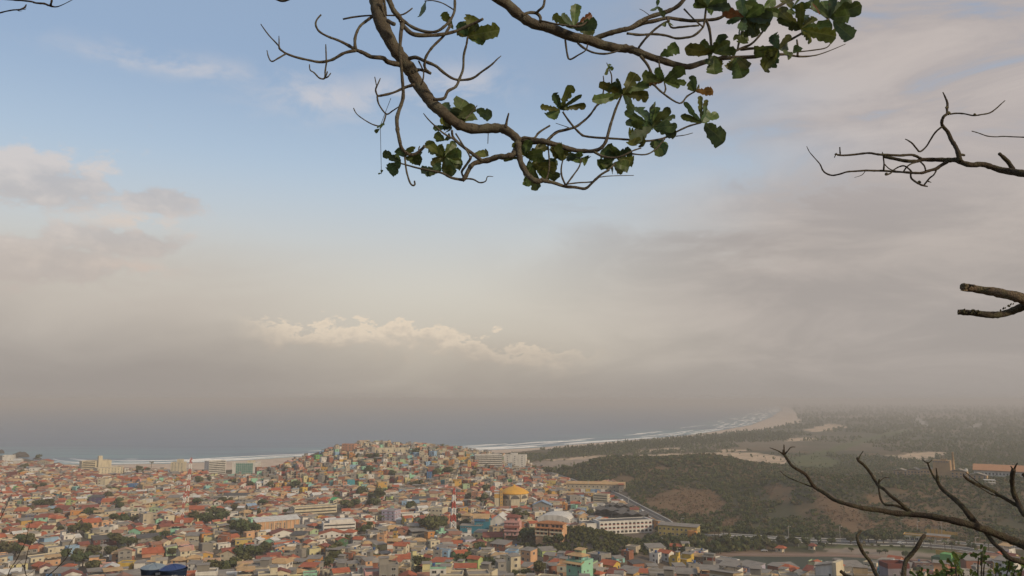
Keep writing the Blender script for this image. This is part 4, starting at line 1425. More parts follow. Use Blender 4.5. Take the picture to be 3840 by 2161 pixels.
def mast(name, label, px, yt, yb, w0, w1, top_px=None, lattice=True, phrase=None):
    """red and white lattice mast"""
    p = on_ground(px, yb)
    m = size_at(p)
    H = (yb - yt) * m
    root = thing(name, label, 'mast', p, 0.3)
    lean = ((top_px or px) - px) * m
    reds = (make_mat('mast_red', (0.42, 0.075, 0.05), .6), make_mat('mast_white', (0.68, 0.66, 0.62), .6))
    n = max(7, int(H / 5))
    for i in range(n):
        V, Fs = [], []
        z0, z1 = H * i / n, H * (i + 1) / n
        a0, a1 = w0 + (w1 - w0) * i / n, w0 + (w1 - w0) * (i + 1) / n
        l0, l1 = lean * i / n, lean * (i + 1) / n
        t = max(.10, w0 * .10)

        def bar(p, q, t=t):
            p, q = Vector(p), Vector(q)
            d = (q - p).normalized()
            u = d.cross(Vector((0.3, 0.9, 0.2))).normalized() * t
            w = d.cross(u).normalized() * t
            o = len(V)
            V.extend([p + u, p + w, p - u, p - w, q + u, q + w, q - u, q - w])
            Fs.extend([(o + j, o + (j + 1) % 4, o + 4 + (j + 1) % 4, o + 4 + j) for j in range(4)])
        cs = ((-1, -1), (1, -1), (1, 1), (-1, 1))
        for j in range(4):
            c, d = cs[j], cs[(j + 1) % 4]
            P = lambda q, a, z, l: (q[0] * a / 2 + l, q[1] * a / 2, z)
            bar(P(c, a0, z0, l0), P(c, a1, z1, l1))
            bar(P(c, a0, z0, l0), P(d, a1, z1, l1), t * .6)
            bar(P(d, a0, z0, l0), P(c, a1, z1, l1), t * .6)
            bar(P(c, a1, z1, l1), P(d, a1, z1, l1), t * .6)
        col = reds[(n - 1 - i + (0 if n % 2 else 0)) % 2] if n < 12 else reds[(i // 2) % 2]
        add_obj('lattice_section', new_mesh('lattice_section', V, Fs, [col]), root)
    wm = make_mat('mast_white', (0.68, 0.66, 0.62), .6)
    for j, (zz, dx) in enumerate(((.78, .8), (.83, -.7), (.93, .6), (.97, -.5))):
        a = w0 + (w1 - w0) * zz
        add_obj('antenna', shared('cyl', wm), root, matrix=trs((lean * zz + dx * a, -a * .6, H * zz), 0, (max(.5, a * .45), max(.4, a * .35), max(1.2, H * .03))))
    add_obj('lightning_rod', shared('cyl', reds[0]), root, matrix=trs((lean, 0, H), 0, (.12, .12, H * .05)))
    if phrase:
        MARKS.append((phrase, px, (yt + yb) / 2))


def landmarks():
    church(); apartment(); pink_house(); turquoise_building(); mint_house(); school()
    gl = make_mat('green_glass', (0.10, 0.23, 0.19), .25, .3, .3, spec=.6)
    flats('seafront_hotel', 'five-storey cream hotel with long balconies facing away over the beach', 'hotel', c1(830, 1120, 280, 385), 12, 5, 'cream', 'bands', 'the long balconied hotel', cols=6, split=(.02, .45))[0].box('stair_tower', 1, 6.5, -.8, 6, -2, 21, wall_mat('cream'))
    flats('arcade_hotel', 'four-storey cream hotel with rows of small windows in front of the balconied hotel', 'hotel', c1(990, 1265, 345, 428), 22, 4, 'cream', 'grid', 'the small-windowed cream hotel', cols=8)
    s, W, D, H, y0 = flats('tower_block', 'narrow cream tower block on the beach with a stair tower on top', 'tower block', c1(1695, 1842, 300, 408), -18, 7, 'cream', 'grid', 'the narrow cream tower block', cols=4, depth_k=.8)
    s.box('stair_tower', -W * .05, W * .35, y0 + 2, y0 + D * .7, H, H + 5, wall_mat('cream'))
    flats('white_block', 'white seven-storey block with dark balcony rows beside the beach', 'apartment block', c1(2095, 2300, 282, 428), 25, 7, 'white', 'bands', 'the white balcony block', cols=5, split=(.0, .98), depth_k=.55)
    s, W, D, H, y0 = flats('glass_hotel', 'white hotel with a green glass front and rooftop box near the beach', 'hotel', c2(170, 447, 300, 433), -14, 6, 'white', 'curtain', 'the green glass hotel', cols=9, split=(.14, .80), gl=gl)
    s.box('roof_box', W * .06, W * .32, y0 + 2, y0 + 8, H, H + 3.4, wall_mat('cream'))
    s, W, D, H, y0 = flats('white_hotel', 'large white stepped hotel at the foot of the hill by the beach', 'hotel', c3(765, 1000, 225, 358), -8, 6, 'white', 'grid', 'the large white hotel', cols=3)
    s.box('roof_box', -W * .2, W * .1, y0 + 2, y0 + 9, H, H + 3, wall_mat('white'))
    flats('scaffolded_hotel', 'grey and white hotel wing covered in scaffolding left of the large white hotel', 'hotel', c3(485, 770, 222, 350), 8, 6, 'white', 'bands', 'the scaffolded hotel wing', cols=6)
    s, W, D, H, y0 = flats('tan_hall', 'long tan hall with white ribs, slit windows and a pale sloping roof', 'hall', c2(440, 892, 870, 990), 16, 2, 'peach', 'none', 'the long tan hall', depth_k=.3, cols=1)
    for i in range(11):
        x = -W / 2 + W * i / 10
        s.box('rib', x - .25, x + .25, y0 - .45, y0 + .1, -1, H + .3, wall_mat('cream'))
    for i in range(3, 7):
        x = -W / 2 + W * (i + .5) / 10
        for j in range(4):
            s.win(x, y0, H * (.10 + .20 * j), 1.0, H * .16)
    s.unit('roof_slope', 'shed_roof', (roof_mat('whitesheet'),), (0, y0 + D / 2, H + .85), (W + 1.5, D + 1.5, 2.6))
    s, W, D, H, y0 = flats('office_block', 'white office block with two dark ribbon windows and rounded corners', 'office block', c2(1100, 1440, 888, 1032), 8, 3, 'white', 'ribbon', 'the white office block', depth_k=.5)
    s.box('penthouse', -W * .30, W * .46, y0 + 3, y0 + D - 1, H, H + 2.6, wall_mat('white'))
    flats('long_low_block', 'long low white building with one row of dark windows in the middle of town', 'building', c2(820, 1266, 735, 828), 14, 2, 'cream', 'ribbon', 'the long low white building', depth_k=.3)
    s, W, D, H, y0 = flats('red_lined_block', 'pale mauve three-storey block outlined in thin red lines', 'building', c2(1640, 1832, 772, 900), -30, 3, 'lilac', 'grid', 'the red-lined mauve block', cols=3, depth_k=.8)
    for i in range(4):
        s.box('red_line', -W / 2 - .1, W / 2 + .1, y0 - .12, y0 + D + .1, H * i / 3 - .12, H * i / 3 + .12, wall_mat('red'))
    flats('hilltop_shed', 'long low cream building on the crest of the crowded hill', 'building', c2(1615, 1966, 160, 212), 0, 1, 'cream', 'none', 'the long cream building on the crest', depth_k=.15)
    flats('hilltop_house', 'red and cream block at the very top of the crowded hill', 'building', c2(1265, 1416, 118, 198), -25, 3, 'salmon', 'grid', 'the red block on the hilltop', cols=4)
    s, W, D, H, y0 = flats('shop_row', 'long row of shops with a tan roof and coloured fronts beside the road', 'shops', c3(1395, 1992, 515, 612), -6, 2, 'beige', 'grid', 'the row of shops', cols=14, depth_k=.16)
    s.unit('roof_tiles', 'gable_roof', (roof_mat('tantile'),), (0, y0 + D / 2, H + .8), (W + 1, D + 2, 2.4))
    for i, c in enumerate(('gold', 'red', 'white', 'yellow', 'lightblue', 'blue', 'white')):
        s.box('shop_front', -W * .42 + i * W * .085, -W * .42 + (i + .92) * W * .085, y0 - 2.2, y0 - .1, -1, 3.6, wall_mat(c))
    flats('cream_depot', 'cream three-storey depot with a flat roof beside the road', 'building', c3(1650, 1818, 618, 708), -22, 3, 'cream', 'ribbon', 'the cream roadside depot', cols=5)
    s, W, D, H, y0 = flats('grey_warehouse', 'blue-grey warehouse with a low gabled roof and dull red doors', 'warehouse', c3(1060, 1252, 720, 795), -6, 1, 'grey', 'none', 'the grey warehouse', depth_k=.6)
    s.unit('gable', 'gable_fill', (wall_mat('grey'),), (0, y0 + D / 2, H), (D * 1.0, W * 1.12, 4.2), math.pi / 2)
    s.unit('roof_sheet', 'gable_roof', (roof_mat('bluesheet'),), (0, y0 + D / 2, H + .05), (D + 1, W + 1.5, 4.0), math.pi / 2)
    for i in range(4):
        s.box('door', -W * .42 + i * W * .22, -W * .30 + i * W * .22, y0 - .08, y0 + .1, .2, H * .7, wall_mat('salmon'))
    s = Site('arched_shed', 'white shed with a curved roof behind the peach apartment block', 'shed', *c3(1100, 1440, 832, 925), yaw=-14, phrase='the white curved-roof shed')
    n = 10
    prof = [(0, -1)] + [(s.W * .5 - s.W * .5 * math.cos(math.pi * i / n), 3.2 + 4.2 * math.sin(math.pi * i / n)) for i in range(n + 1)] + [(s.W, -1)]
    v, f = _prism([(a, b) for a, b in prof], 0, 26)
    v = [(y - s.W / 2, x, z) for x, y, z in v]
    s.mesh('shell', v, [tuple(reversed(q)) for q in f], wall_mat('white'))
    for i in range(4):
        s.win(-s.W * .3 + i * s.W * .2, 0, 1.2, 1.6, 1.4)
    for i, bx in enumerate((c3(1620, 1990, 770, 850), c3(1780, 2040, 735, 800), c3(1840, 2190, 830, 890))):
        lab = ('dark low market roof in front of the cream roadside depot', 'dark sheet roof behind the low market roofs, nearest the road', 'wide dark sheet roof directly behind the long white school')[i]
        s = Site('market_shed', lab, 'market roof', *bx, yaw=-18)
        for sx in (-.48, -.16, .16, .48):
            for yy in (1, s.W * .5):
                s.box('post', sx * s.W - .2, sx * s.W + .2, yy, yy + .4, -2, 5, wall_mat('concrete'))
        s.box('side_wall', -s.W * .47, s.W * .47, s.W * .52, s.W * .54, -2, 4.8, wall_mat('grey'))
        for j in range(3):
            s.unit('roof', 'gable_roof', (roof_mat('darksheet'),), (-s.W * .33 + j * s.W * .33, s.W * .27, 5), (s.W * .6, s.W * .33, 1.6), math.pi / 2)
    s, W, D, H, y0 = flats('yellow_clinic', 'long yellow two-storey building with a grey roof among the palms', 'building', c4(580, 1000, 925, 1062), -16, 2, 'mustard', 'grid', 'the long yellow building', cols=9, depth_k=.3)
    s.box('porch', W * .30, W * .5, y0 - 4, y0 - .1, -2, H * .8, wall_mat('orange'))
    s.unit('roof_sheet', 'shed_roof', (roof_mat('sheet'),), (0, y0 + D / 2, H + .85), (W + 1, D + 1, 1.2))
    mast('radio_mast', 'tall slim red and white radio mast near the beach blocks', 697, 1722, 1905, 3.0, 1.5, 706, phrase='the slim seaside mast')
    mast('relay_mast', 'slim red and white mast standing closer, in front of the slim seaside mast', 678, 1850, 1992, 2.0, 1.0, 684, phrase='the nearer slim mast')
    mast('lattice_mast', 'broad red and white lattice mast left of the turquoise building', 1697, 1836, 2007, 4.4, 1.0, 1701, phrase='the broad lattice mast')
    # works at the far right
    s = Site('factory', 'derelict tan factory with a windowless block and a tall chimney', 'factory', *c5(1640, 1910, 290, 470), yaw=-8, phrase='the factory')
    k = s.W / 35.0
    tn = make_mat('factory_render', srgb(178, 146, 108), .9, .5, .1)
    s.box('tower_block', -13 * k, 7 * k, 2 * k, 16 * k, -3, 23 * k, tn)
    s.box('roof_box', -4 * k, 3 * k, 5 * k, 10 * k, 23 * k, 25 * k, tn)
    for i in range(6):
        s.box('slab', -13 * k + i * 3.2 * k, -11 * k + i * 3.2 * k, 1.7 * k, 2.0 * k, 20.5 * k, 22 * k, wall_mat('concrete'))
    v, f = lathe([(1.9 * k, -3), (1.5 * k, 20 * k), (1.15 * k, 33 * k), (1.35 * k, 33.1 * k), (1.35 * k, 34 * k), (.8 * k, 34 * k)], 16, 10.5 * k, 6 * k)
    s.mesh('chimney', v, f, tn, smooth=True)
    for (a, b, h) in ((-62, -44, 7), (-44, -28, 9), (-28, -13.3, 11), (7.3, 26, 10), (26, 48, 6)):
        s.box('workshop', a * k, b * k - .1, 0, 14 * k, -3, h * k, tn)
        s.unit('workshop_roof', 'gable_roof', (roof_mat('slab'),), ((a + b) / 2 * k, 7 * k, h * k), (14.5 * k, (b - a) * k, 3 * k), math.pi / 2)
        s.grid(a * k, b * k, 0, (h * k * .25, h * k * .6), 4, 2.0 * k, 2.0 * k)
    s = Site('brick_shed', 'long shed with an orange tiled roof far behind the dead branches', 'shed', *c5(2105, 2600, 385, 452), yaw=-4)
    s.box('wall', -s.W / 2, s.W / 2, 4, 20, -2, 6, wall_mat('white'))
    s.unit('roof', 'gable_roof', (make_mat('roofing_far_orange', srgb(186, 136, 100), .9),), (0, 12, 6), (s.W + 2, 20, 6))
    for i in range(16):
        s.win(-s.W / 2 + s.W * (i + .5) / 16, 4, 1.5, 1.8, 2.0)
    s = Site('egg_tank', 'white rounded storage tank beside the factory', 'tank', *c5(1978, 2010, 368, 420))
    v, f = lathe([(.1, -2), (s.W * .3, -2), (s.W * .35, s.H * .35), (s.W * .5, s.H * .55), (s.W * .48, s.H * .75), (s.W * .3, s.H * .93), (.05, s.H)], 16)
    s.mesh('shell', v, f, wall_mat('white'), smooth=True)
    s.box('hatch', -.8, .8, -s.W * .55, -s.W * .4, s.H * .5, s.H * .62, wall_mat('grey'))
    s = Site('ruined_house', 'roofless concrete house standing behind the factory on the scrubland', 'house', *c5(2192, 2288, 485, 545), yaw=10)
    s.box('wall', -s.W / 2, s.W / 2, 2, 9, -2, s.H * .45, wall_mat('beige'))
    s.box('upper_slab', -s.W / 2 - .3, s.W / 2 + .3, 1.5, 9.3, s.H * .45, s.H * .52, wall_mat('white'))
    for sx in (-.46, -.1, .2, .46):
        s.box('post', sx * s.W - .25, sx * s.W + .25, 2, 2.6, s.H * .52, s.H * .9, wall_mat('white'))
    s.box('roof_slab', -s.W / 2 - .3, s.W / 2 + .3, 1.5, 9.3, s.H * .9, s.H * .97, wall_mat('white'))
    s.grid(-s.W / 2, s.W / 2, 2, (1.0,), 3, 1.4, 1.5)
    # filling station beside the road
    s = Site('filling_station', 'filling station with a flat grey canopy edged in orange beside the road', 'filling station', *c5(1380, 1802, 1045, 1120), yaw=-6, phrase='the filling station')
    cw = s.W * .52
    s.box('canopy', s.W / 2 - cw, s.W / 2, 1, 14, 5.2, 5.5, roof_mat('sheet'))
    s.box('canopy_edge', s.W / 2 - cw - .1, s.W / 2 + .1, .7, 1.0, 4.8, 5.8, wall_mat('orange'))
    for i in range(4):
        for yy in (3, 11):
            s.box('post', s.W / 2 - cw + 2 + i * (cw - 4) / 3, s.W / 2 - cw + 2.5 + i * (cw - 4) / 3, yy, yy + .5, -1, 5.2, wall_mat('white'))
    for i in range(3):
        s.box('pump', s.W / 2 - cw + 5 + i * 6, s.W / 2 - cw + 6 + i * 6, 6, 6.8, 0, 1.9, wall_mat('white'))
    s.box('shop', -s.W * .48, s.W / 2 - cw - 1, 4, 12, -1, 4.2, wall_mat('cream'))
    s.unit('shop_roof', 'parapet', (wall_mat('gold'), roof_mat('slab')), ((s.W / 2 - cw - 1 - s.W * .48) / 2, 8, 4.2), (s.W * .48, 8.3, .8))
    s.grid(-s.W * .46, s.W / 2 - cw - 1.5, 4, (.8,), 4, 2.4, 2.2)
    s = Site('substation', 'yellow walled electrical yard with frames above the filling station', 'substation', *c5(1590, 1885, 950, 1045), yaw=-5)
    s.box('front_wall', s.W * .05, s.W / 2, 0, .4, -2, 3.6, wall_mat('gold'))
    s.box('back_wall', -s.W / 2, s.W * .1, 8, 8.4, -2, 3.4, wall_mat('gold'))
    mt = wall_mat('grey')
    for i in range(8):
        x = -s.W * .45 + i * s.W * .125
        s.box('post', x - .12, x + .12, 4, 4.25, -1, 8.5 if i % 2 else 6.5, mt)
    s.box('beam', -s.W * .46, s.W * .44, 4.3, 4.5, 6.0, 6.3, mt)
    for i in range(3):
        s.box('transformer', s.W * (.1 + .12 * i), s.W * (.1 + .12 * i) + 2.2, 2, 4, 0, 3.0, wall_mat('cream'))
    # kiosks by the pond
    for i, (bx, lab, ph) in enumerate(((c5(72, 168, 1155, 1212), 'small kiosk with an orange hipped roof on the pond bank', 'the pond kiosk'), (c5(405, 478, 1125, 1190), 'small kiosk with a dark red roof farther along the pond bank', None))):
        s = Site('kiosk', lab, 'kiosk', *bx, yaw=-15, phrase=ph, group='kiosks by the pond')
        s.box('wall', -s.W * .38, s.W * .2, 1, s.W * .8, -1, 2.7, wall_mat('cream'))
        for sx in (-.42, .1, .42):
            s.box('post', sx * s.W - .15, sx * s.W + .15, .4, .7, -1, 2.8, wall_mat('white'))
        s.unit('roof', 'hip_roof', (roof_mat('tile' if i == 0 else 'redtile'),), (0, s.W * .45, 2.75), (s.W * 1.05, s.W, s.H * .42))
        s.win(-s.W * .1, 1, .9, 1.5, 1.2)
    # odd houses of the near right
    s = Site('lookout_house', 'grey concrete house with a narrow canopied lookout tower', 'house', *c4(1050, 1185, 1215, 1380), yaw=-15, phrase='the concrete lookout')
    k = s.W / 8.5
    gy = wall_mat('grey')
    s.box('wall', -3.2 * k, 3.2 * k, 0, 6 * k, -4, 2.2 * k, wall_mat('brown'))
    s.box('balcony', -3.4 * k, 3.2 * k, -.5, 6.1 * k, 2.2 * k, 4.4 * k, gy)
    for sx in (-3.0, 2.8):
        for yy in (0, 5.2 * k):
            s.box('post', sx * k - .3, sx * k + .3, yy, yy + .6, 4.4 * k, 7.4 * k, gy)
    s.box('back_wall', -2 * k, 2.6 * k, 4.6 * k, 5.0 * k, 4.4 * k, 7.4 * k, wall_mat('red'))
    s.box('canopy', -4.2 * k, 3.6 * k, -1, 6.6 * k, 7.4 * k, 7.8 * k, gy)
    s.box('upper_box', -3.2 * k, 3.4 * k, 1 * k, 5.6 * k, 7.8 * k, 9.2 * k, wall_mat('concrete'))
    s = Site('white_gable_house', 'white house with a steep single-pitch roof and open lattice stair by the pond', 'house', *c5(400, 700, 1322, 1500), yaw=-22, phrase='the white single-pitch house')
    k = s.W / 11.5
    s.box('wall', -2.6 * k, 4.6 * k, 0, 7 * k, -4, 5.2 * k, wall_mat('white'))
    s.unit('gable', 'shed_fill', (wall_mat('white'),), (1.0 * k, 3.5 * k, 5.2 * k), (7.6 * k, 7.8 * k, 2.2 * k), -math.pi / 2)
    s.unit('roof', 'shed_roof', (roof_mat('slab'),), (1.0 * k, 3.5 * k, 5.25 * k), (7.8 * k, 8.2 * k, 2.2 * k), -math.pi / 2)
    s.box('chimney_wall', 4.0 * k, 5.6 * k, -.5, 6.8 * k, -4, 7.6 * k, wall_mat('cream'))
    s.win(2.9 * k, 0, 2.2 * k, .9 * k, 1.0 * k)
    for i in range(5):
        s.box('lattice_post', (-5.2 + i * .55) * k, (-5.08 + i * .55) * k, .2, .4, -3, (2.6 + i * .55) * k, wall_mat('white'))
    for zz in (.8, 1.7, 2.6):
        s.box('lattice_rail', -5.2 * k, -2.7 * k, .45, .6, zz * k, (zz + .14) * k, wall_mat('white'))
    s = Site('parapet_house', 'grey house with an unfinished open top floor walled in dark brown', 'house', *c5(1200, 1500, 1302, 1500), yaw=28, phrase='the brown-parapet house')
    k = s.W / 11.5
    W, D = 8.6 * k, 7.0 * k
    s.box('wall', -W / 2, W / 2, 2 * k, 2 * k + D, -4, 4.2 * k, wall_mat('greypurple'))
    for a, b, c, d in ((-W / 2, W / 2, 2 * k, 2 * k + .25), (-W / 2, W / 2, 1.75 * k + D, 2 * k + D), (-W / 2, -W / 2 + .25, 2 * k + .25, 1.75 * k + D), (W / 2 - .25, W / 2, 2 * k + .25, 1.75 * k + D)):
        s.box('parapet', a - .03, b + .03, c - .03, d + .03, 4.2 * k, 6.1 * k, wall_mat('maroon'))
    s.win(-W * .2, 2 * k, 1.2 * k, 1.2 * k, 1.2 * k)
    s.win(W * .25, 2 * k, 1.2 * k, 1.2 * k, 1.2 * k)
    s = Site('green_yard_house', 'bright green house with an orange boundary wall below the road', 'house', *c5(1600, 2110, 1222, 1390), yaw=-20, phrase='the bright green house')
    k = s.W / 22.0
    s.box('wall', -9 * k, -5.2 * k, 2, 8 * k, -4, 4.4 * k, wall_mat('darkgreen'))
    s.box('tower', -5.2 * k, -.6 * k, 1.5, 6 * k, -4, 6.2 * k, wall_mat('green'))
    s.box('rear_wall', -.5 * k, 10 * k, 3.0 * k, 3.3 * k, -4, 4.8 * k, wall_mat('green'))
    s.box('boundary_wall', -10 * k, 11 * k, 9.5 * k, 9.9 * k, -4, 6.0 * k, wall_mat('gold'))
    s.win(-2.8 * k, 1.5, 2.4 * k, 1.2 * k, 1.2 * k)


landmarks()
read_hand()
# ------------------------------------------------------------------ the rest of the town
ROAD_LINES = [ROAD_A, ROAD_B, ROAD_C]
TREES_PX = []        # (px, ybase, radius px, kind)


def tree_list():
    L = {1: "1180 745 48|1190 800 50|560 850 55|900 870 60|290 800 32|400 775 60|480 770 60|1240 930 60|1340 925 50|1960 930 80|2080 960 90|2220 930 75|2420 1060 100|2340 1010 70|1180 1160 80|1280 1180 75|300 1180 90|200 1150 70|60 1260 90|160 1250 70|640 1290 60|760 1300 70|830 1360 95|950 1440 90|900 1260 70|740 1040 70|850 1050 70|1540 1050 35|1590 1125 45|1730 1250 48|2470 1340 75|2140 1430 85|2300 1420 75|1090 1010 30|1660 1070 45|600 1010 40|990 1300 50|1100 1250 40|240 390 40|380 280 30|1390 400 35|1480 410 30|2100 500 30|2000 530 45|1400 430 40|1200 160 0",
         2: "820 580 52|500 750 45|560 570 42|1650 715 80|1580 690 50|1560 430 50|1800 450 38|1370 790 48|2000 780 50|1960 790 45|2200 1040 110|2130 990 70|2280 980 80|1520 1030 55|1470 1030 40|1560 980 45|310 1310 95|420 1290 85|500 1230 70|200 1400 75|130 1430 60|1200 1310 60|1270 1290 50|2090 1400 85|2050 1450 60|2150 1360 55|280 1050 90|380 1050 80|180 1020 60|430 850 45|400 850 40|2240 460 50|2370 440 55|2330 430 40|210 800 40|730 830 30|1230 660 35|1480 660 60|370 560 35|210 520 30|720 1040 25|1340 1110 40",
         3: "60 1020 100|140 1010 70|310 900 45|960 910 70|900 870 55|450 680 38|580 690 45|1020 1110 80|980 1060 50|1200 1150 60|1340 1130 55|1260 1140 45|380 1300 50|420 1240 45|620 1400 75|590 1340 50|890 1460 40|1000 1460 55|1120 1450 80|1640 1470 55|480 460 38|820 1090 28|290 820 28|1300 880 35|240 120 0|1080 390 30|1220 430 40|1180 410 35|1900 690 25|1380 400 40|1440 390 30",
         4: "620 1020 38|480 1140 40|560 1100 35|1620 1180 40|1700 1170 50|1760 1190 40|1850 1150 55|1980 1160 60|2100 1150 50|1300 1150 50|1400 1180 45|1180 1180 50|1050 1180 45|950 1170 45|850 1130 45|760 1120 45|680 1150 45|1240 1230 40",
         5: "840 1205 26|150 1160 62|280 1150 45|500 1110 35|640 1140 45|1010 1110 70|1090 1120 60|1160 1120 60|830 1130 50|930 1120 50|1240 1110 50|1380 1265 42|1180 1225 26|1000 1240 22|1120 1230 24|560 1170 30|1300 1090 40|2000 1340 30|1040 1440 50|1520 1440 45"}
    for cr, txt in L.items():
        ox, oy = CROPS[cr]
        for it in txt.split('|'):
            a, b, r = [float(v) / KZ for v in it.split()]
            if r > 0:
                TREES_PX.append((ox + a, oy + b, r, 'tree'))
    P = {1: "1230 1265 45|1380 1165 35|385 1050 30|1520 360 25", 2: "1690 930 35|1570 880 30|800 780 35|2300 195 28", 4: "850 1040 35|930 1040 38|980 1050 36|1220 1060 40|1270 1050 38|1180 1060 34|370 830 30|412 820 28|1330 1060 34|780 1020 30", 5: "1640 1185 40|1780 1185 36|1850 1190 36|1470 1135 36|2220 1200 40|1560 1130 30|1390 1130 30|420 1130 30|980 1140 34"}
    for cr, txt in P.items():
        ox, oy = CROPS[cr]
        for it in txt.split('|'):
            a, b, r = [float(v) / KZ for v in it.split()]
            TREES_PX.append((ox + a, oy + b, r, 'palm'))
    for a, b in ((590, 760), (550, 770)):
        TREES_PX.append((1600 + a / KZ, 1620 + b / KZ, 12, 'cypress'))


tree_list()
TREE_AT = []
for px, yb, r, kind in TREES_PX:
    p = on_ground(px, yb)
    m = size_at(p)
    TREE_AT.append((p, r * m, kind, px, yb, r))
    if r * m > 2.0 and kind == 'tree':
        claim(px - r * .9, px + r * .9, yb - r * 1.5, yb - r * .3, p.x, p.y, r * m * 0.75)

PLAIN_WALLS = ['cream'] * 9 + ['white'] * 9 + ['beige'] * 6 + ['grey'] * 3 + ['brick'] * 3 + ['peach'] * 2 + ['salmon', 'paleyellow', 'paleyellow', 'palegreen', 'mint', 'gold', 'tan', 'tan', 'lightblue', 'pink', 'concrete', 'orange']
HILL_WALLS = ['beige'] * 6 + ['cream'] * 6 + ['brick'] * 6 + ['grey'] * 4 + ['concrete'] * 3 + ['tan'] * 3 + ['white'] * 3 + ['peach', 'salmon', 'salmon', 'gold', 'paleyellow', 'palegreen', 'mint', 'aqua', 'lightblue', 'red', 'pink']


def infill():
    rnd = random.Random(77)
    out = []
    cl = CLAIMS
    cx = np.array([c[4] for c in cl]); cy = np.array([c[5] for c in cl]); cr = np.array([c[6] for c in cl])
    big = np.array([i in BIG for i in range(len(cl))])
    lim = np.where(big, .10, .30)
    c0 = np.array([c[0] for c in cl]); c1_ = np.array([c[1] for c in cl]); ct = np.array([c[2] for c in cl]); cb = np.array([c[3] for c in cl])
    cand = []
    for ring, (y0, y1, st) in enumerate(((225, 620, 8.8), (620, 900, 8.4), (900, 1340, 7.6))):
        y = y0
        while y < y1:
            half = 0.78 * y + 60
            x = -half
            while x < half * 0.95:
                cand.append((x + rnd.uniform(-.28, .28) * st, y + rnd.uniform(-.28, .28) * st, ring))
                x += st
            y += st
    A = np.array([(c[0], c[1]) for c in cand])
    sd = shore_dist(A[:, 0], A[:, 1])
    Z = height(A[:, 0], A[:, 1], sd)
    ok = inside(TOWN_XY, A[:, 0], A[:, 1]) & (sd > 55) & ~inside(BEACH_POLY, A[:, 0], A[:, 1])
    for ln in ROAD_LINES:
        ok &= seg_dist(ln, A[:, 0], A[:, 1]) > 12
    ok &= ~inside(POND, A[:, 0], A[:, 1])
    # the scrubby spur stays bare
    ok &= ~((A[:, 0] > 4) & (A[:, 0] < 115) & (A[:, 1] > 498) & (A[:, 1] < 640))
    dist_noise = fbm(A[:, 0], A[:, 1], 150, 2)
    yard = vnoise(A[:, 0], A[:, 1], 26)
    order = sorted(range(len(cand)), key=lambda i: -A[i, 1])
    for i in order:
        if not ok[i]:
            continue
        if yard[i] > 0.86:
            if rnd.random() < .8:
                q = Vector((float(A[i, 0]), float(A[i, 1]), float(Z[i])))
                tx, ty = project(*q)
                if 20 < tx < 2700 and ty < 2140:
                    YARD.append((q, rnd.uniform(3.0, 5.5), 'tree', tx, ty, 10))
            continue
        x, y, z = float(A[i, 0]), float(A[i, 1]), float(Z[i])
        p = Vector((x, y, z))
        hill = cand[i][2] == 2 and z > 7
        near = y < 560
        if hill:
            w, d = rnd.uniform(4.8, 7.8), rnd.uniform(4.8, 7.5)
            h = rnd.choice((2.8, 3.2, 5.6, 5.8, 5.8, 8.4))
        elif near:
            w, d = rnd.uniform(5.8, 10), rnd.uniform(5.5, 9)
            h = rnd.choice((3.0, 3.2, 5.8, 5.8, 6.0, 8.6))
        else:
            w, d = rnd.uniform(5.2, 10), rnd.uniform(5.2, 8.5)
            h = rnd.choice((2.8, 3.0, 3.2, 3.4, 5.6, 5.8))
        rad = max(w, d) * 0.5
        k = rnd.random()
        if hill:
            code = 'F' if k < .64 else 'S' if k < .74 else 'X' if k < .84 else 'T' if k < .87 else 'U' if k < .91 else 'C' if k < .96 else 'O'
        elif near and x > -120:
            code = 'F' if k < .42 else 'S' if k < .56 else 'X' if k < .68 else 'T' if k < .77 else 'R' if k < .81 else 'U' if k < .86 else 'O' if k < .93 else 'C'
        else:
            code = 'T' if k < .12 else 'R' if k < .23 else 'H' if k < .27 else 'U' if k < .37 else 'V' if k < .46 else 'O' if k < .55 else 'S' if k < .66 else 'X' if k < .76 else 'W' if k < .80 else 'F' if k < .97 else 'C'
        roof, rc = ROOFCODE[code]
        rh = 0.7 if roof == 'flat' else min(w, d) * (.26 if roof != 'shed' else .15)
        tx, ty = project(x, y, z + h + rh)
        bx, by = project(x, y - d * .5, z)
        if by < 1640 or ty > 2230 or tx < -260 or tx > 4120:
            continue
        if y < 470 and tx > 2640 and ty < 2116:
            continue
        hw = w * .6 / size_at(p)
        # keep clear of everything already standing, and of the sight of it
        if (np.hypot(cx - x, cy - y) < cr + rad * .62).any():
            continue
        ov = np.minimum(c1_, tx + hw) - np.maximum(c0, tx - hw)
        hide = (ov > np.where(big, .06, .3) * (c1_ - c0)) & (cy > y) & (ty < cb - lim * (cb - ct)) & (by > cb)
        if hide.any():
            continue
        yaw = math.radians(round((dist_noise[i] - .5) * 4) * 22 + rnd.uniform(-7, 7) + rnd.choice((0, 0, 0, 90)) * 0)
        wall = rnd.choice(HILL_WALLS if hill else PLAIN_WALLS)
        s = dict(x=x, y=y, z=z, yaw=yaw - math.atan2(x, y), w=w, d=d, h=h, roof=roof, rc=rc, rh=rh, wall=wall, seed=1000 + i, cap=5 if not near else 8)
        if roof == 'gable':
            s['along'] = rnd.choice((0, 1))
        if roof == 'shed':
            s['along'] = rnd.choice((0, 0, 1, 2, 3))
        if code == 'C':
            s['cover'] = rnd.choice(('sheet', 'sheet', 'tile', 'tantile'))
        if code == 'F' and rnd.random() < (.4 if near else .25):
            s['top'] = (rnd.uniform(.35, .6), rnd.uniform(.35, .6), rnd.choice((-1, 1)), rnd.random() < .5)
        s['box'] = (tx - hw, tx + hw, ty, by)
        out.append(s)
    return out


